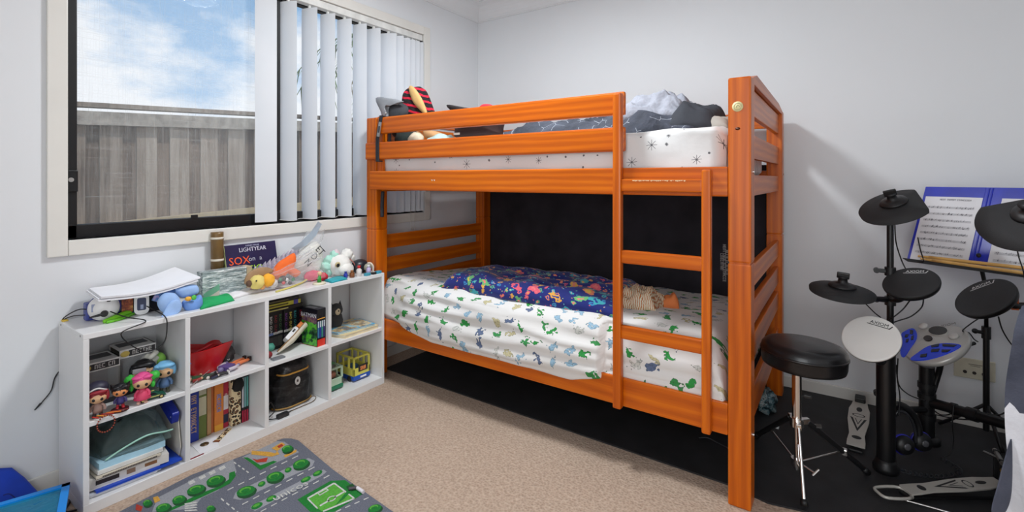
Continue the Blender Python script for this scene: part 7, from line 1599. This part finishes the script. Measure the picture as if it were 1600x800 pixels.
for k in range(5): m.tube([(sp0, 0.02, -0.014), (sp0 + (k - 2) * 0.09, Hf * 0.75, -0.014)], 0.003, M_rack, seg=6, smooth=False)
m.build('fan_rib', ms)
m = MB(); a_, b_, c2_ = [onplane(x, y_, BL + nf * 0.03, nf) for x, y_ in ((1434, 371), (1438, 390), (1443, 408))]; m.tube([a_, b_, c2_, FF @ Vector((0.055, -0.006, 0.0))], 0.0025, M_black, seg=6); m.build('page_clip', ms)
M_folder = P(34, 50, 178, 0.3)
fo = thing('ring_folder', 'open blue ring binder with sheet music on the music stand', 'folder', FF @ Vector((sp0, 0, 0)))
def skew(x, y_): return (x + shx * y_ / Hf * 0.0, y_)
x0f = 0.0
m = MB(FF); m.box((x0f, 0.0, -0.009), (sp0 - 0.03, Hf, -0.004), M_folder, 0.001); m.box((sp0 + 0.03, 0.0, -0.009), (Wf, Hf, -0.004), M_folder, 0.001); m.build('cover', fo)
m = MB(FF); m.box((sp0 - 0.03, 0.0, -0.010), (sp0 + 0.03, Hf, -0.005), M_folder)
for q in (-0.018, -0.006): m.cyl((sp0 + q, 0.004, -0.004), (sp0 + q, Hf - 0.004, -0.004), 0.0028, M_folder, seg=8)
m.build('spine', fo)
M_sheet = P(226, 226, 230, 0.5, var=0.02); M_ink = P(96, 96, 104, 0.7)
Hp = Hf * 0.865
for x_a, x_b, nm in ((0.012, sp0 - 0.032, 'sheet_music'), (sp0 + 0.032, Wf - 0.012, 'sheet_music')):
    sh_ = MB(FF); sh_.box((x_a, 0.004, -0.0035), (x_b, Hp, -0.0025), M_sheet); so_ = sh_.build(nm, fo)
    ink = MB(FF); rr = random.Random(int(x_a * 100)); zz = -0.0021
    w_ = x_b - x_a
    for row in range(8):
        yy = Hp * (0.82 - row * 0.098)
        for ln in range(5): ink.raw([(x_a + 0.06 * w_, yy + ln * 0.0022, zz), (x_a + 0.90 * w_, yy + ln * 0.0022, zz), (x_a + 0.90 * w_, yy + ln * 0.0022 + 0.0006, zz), (x_a + 0.06 * w_, yy + ln * 0.0022 + 0.0006, zz)], [(0, 1, 2, 3)], M_ink)
        for q in range(26):
            xx = x_a + w_ * (0.08 + 0.8 * rr.random()); y0_ = yy + rr.random() * 0.007; ink.raw([(xx, y0_, zz), (xx + 0.003, y0_, zz), (xx + 0.003, y0_ + 0.0024, zz), (xx, y0_ + 0.0024, zz)], [(0, 1, 2, 3)], M_ink)
            ink.raw([(xx + 0.0026, y0_, zz), (xx + 0.0032, y0_, zz), (xx + 0.0032, y0_ + 0.008, zz), (xx + 0.0026, y0_ + 0.008, zz)], [(0, 1, 2, 3)], M_ink)
    if x_a < 0.1:
        ink.glyphs((4, 6, 9), 0.008, M_ink, Matrix.Translation((x_a + 0.55 * w_, Hp * 0.955, zz)), seed=4)
    ink.build('staves', so_)
rest = FF @ Vector((0, 0, 0))
for k, (pa_, pb_, lab) in enumerate((((1433, 400), (1602, 419), 'pale timber drumstick on the stand ledge, upper of the pair'), ((1437, 404), (1602, 427), 'pale timber drumstick on the stand ledge, lower of the pair'))):
    a_ = onplane(pa_[0], pa_[1], BL + nf * (0.014 + 0.016 * k), nf); b_ = onplane(pb_[0], pb_[1], BL + nf * (0.014 + 0.016 * k), nf)
    t = thing('drumstick', lab, 'drumstick', (a_ + b_) / 2, 'drumsticks on the music stand'); M_stick = P(226, 178, 104, 0.4)
    d = b_ - a_; b2 = a_ + d.normalized() * 0.39
    m = MB(); m.tube([a_.lerp(b2, q / 8) for q in range(1, 9)], lambda q: 0.0075 - 0.0 * q, M_stick, seg=12, smooth=False); m.cyl(a_.lerp(b2, 0.03), a_.lerp(b2, 0.125), 0.0032, M_stick, 0.0075, seg=12); m.build('shaft', t)
    m = MB(); m.ball(a_.lerp(b2, 0.02), 0.0055, M_stick); m.build('tip', t)

# bag and scraps under the bed end
t = thing('plastic_bag', 'dark crumpled plastic bag on the mat behind the bed post', 'bag', (-0.22, 2.8, MZ))
pb = PZ(1195, 640, MZ); m = MB(); m.ball((pb.x, pb.y, MZ + 0.05), (0.055, 0.08, 0.055), artpic('dark_plastic_print', [(16, 18, 20), (26, 30, 34), (60, 100, 110), (150, 160, 160), (20, 22, 26)], 40), amp=0.5, freq=14, seed=3); m.build('film', t)
m = MB(); p = PZ(1213, 667, MZ); m.box((p.x - 0.008, p.y - 0.02, MZ), (p.x + 0.012, p.y + 0.016, MZ + 0.006), P(206, 206, 208, 0.4), 0.002); m.build('white_tag', label='tiny white plastic tag lying on the black mat', cat='tag')
# dark and white bedspread hanging at the right edge of the picture
def spread_cloth():
    a = NT('slate_bedspread'); co = a.coord(); f = a.noise(co, 6, 4); a.col(a.ramp(f, [(0.3, lin(56, 60, 74)), (0.7, lin(86, 90, 106))])); a.b.inputs['Roughness'].default_value = 0.85; a.bump(a.noise(co, 40, 4), 0.4, 0.01); return a.m
M_sl, M_wh2 = spread_cloth(), pm('white_cotton', (0.72, 0.73, 0.78), 0.85, var=0.08, vs_=8, bump=0.4, bs=40, bd=0.01)
t = thing('bedspread', 'slate grey and white bedspread hanging at the right picture edge', 'bedspread', (0.55, 2.0, 0))
e0 = PD(1576, 600, 1.45); dirn = Vector((0.9, -0.42, 0)).normalized(); back_ = Vector((dirn.y, -dirn.x, 0)) * -1
def edge_off(z): return 0.010 * math.sin(z * 9) + 0.03 * max(0, z - 0.60) + (-0.04 * max(0, 0.30 - z) / 0.2)
def drape(u, v, off=0.0):
    z = 0.004 + 0.835 * v; s = u * 0.62 + edge_off(z) * (1 - u)
    wv = 0.022 * math.sin(u * 26 + 1.5 * math.sin(z * 4)) * (1 - 0.5 * v) + 0.008 * noise.noise(Vector((u * 7, z * 7, 4)))
    rnd_ = 0.05 * max(0, (v - 0.9) / 0.1) ** 2
    p = e0 + dirn * s; return Vector((p.x, p.y, 0)) + back_ * (wv * min(1, u * 6 + 0.25) + off + rnd_) + Vector((0, 0, z - 0.03 * max(0, 0.2 - u) * v))
def split(u): return 0.60 + 0.05 * math.sin(u * 34) + 0.03 * math.sin(u * 71 + 1) + 0.04 * u
NU, NV = 60, 60
for nm, lo, hi, mat in (('white_panel', lambda u: 0.05, split, M_wh2), ('slate_panel', split, lambda u: 1.0, M_sl), ('slate_hem', lambda u: 0.0, lambda u: 0.05, M_sl)):
    m = MB()
    f_ = lambda u, v, o=0.0: drape(u, lo(u) + (hi(u) - lo(u)) * v, o)
    m.grid(f_, NU, 24, mat); m.grid(lambda u, v: f_(u, v, 0.008), NU, 24, mat); m.grid(lambda u, v: f_(0.0, v, 0.008 * u), 1, 24, mat); m.build(nm, t, label={'white_panel': 'white lower area with jagged edge', 'slate_panel': 'slate grey upper area', 'slate_hem': 'slate grey hem'}[nm])
m = MB(); cushion_from_outline(m, loop([PD(x, y, 1.44) for x, y in ((1578, 688), (1580, 745), (1574, 792), (1556, 815), (1546, 800), (1556, 760), (1568, 715))]), 0.03, M_sl, back=back_); m.build('folded_corner', t, label='slate grey folded corner hanging at the left')
m = MB(); m.grid(lambda u, v: drape(u, 1.0, 0.0) + back_ * (v * 0.45) + Vector((0, 0, -0.004 * v + 0.006 * math.sin(u * 20) * v)), NU, 10, M_sl); m.build('top_panel', t)
q0, q1 = drape(0.0, 0.98, 0.06), drape(0.8, 0.98, 0.06)
m = MB(); cs = [q0 + dirn * 0.05, q1, q1 + back_ * 0.42, q0 + dirn * 0.05 + back_ * 0.42]
m.raw([(p.x, p.y, z) for z in (0.0, 0.80) for p in cs], [(0, 1, 2, 3), (4, 5, 6, 7), (0, 1, 5, 4), (1, 2, 6, 5), (2, 3, 7, 6), (3, 0, 4, 7)], P(70, 62, 56, 0.7)); m.build('blanket_chest', label='plain brown chest under the slate and white bedspread', cat='chest')
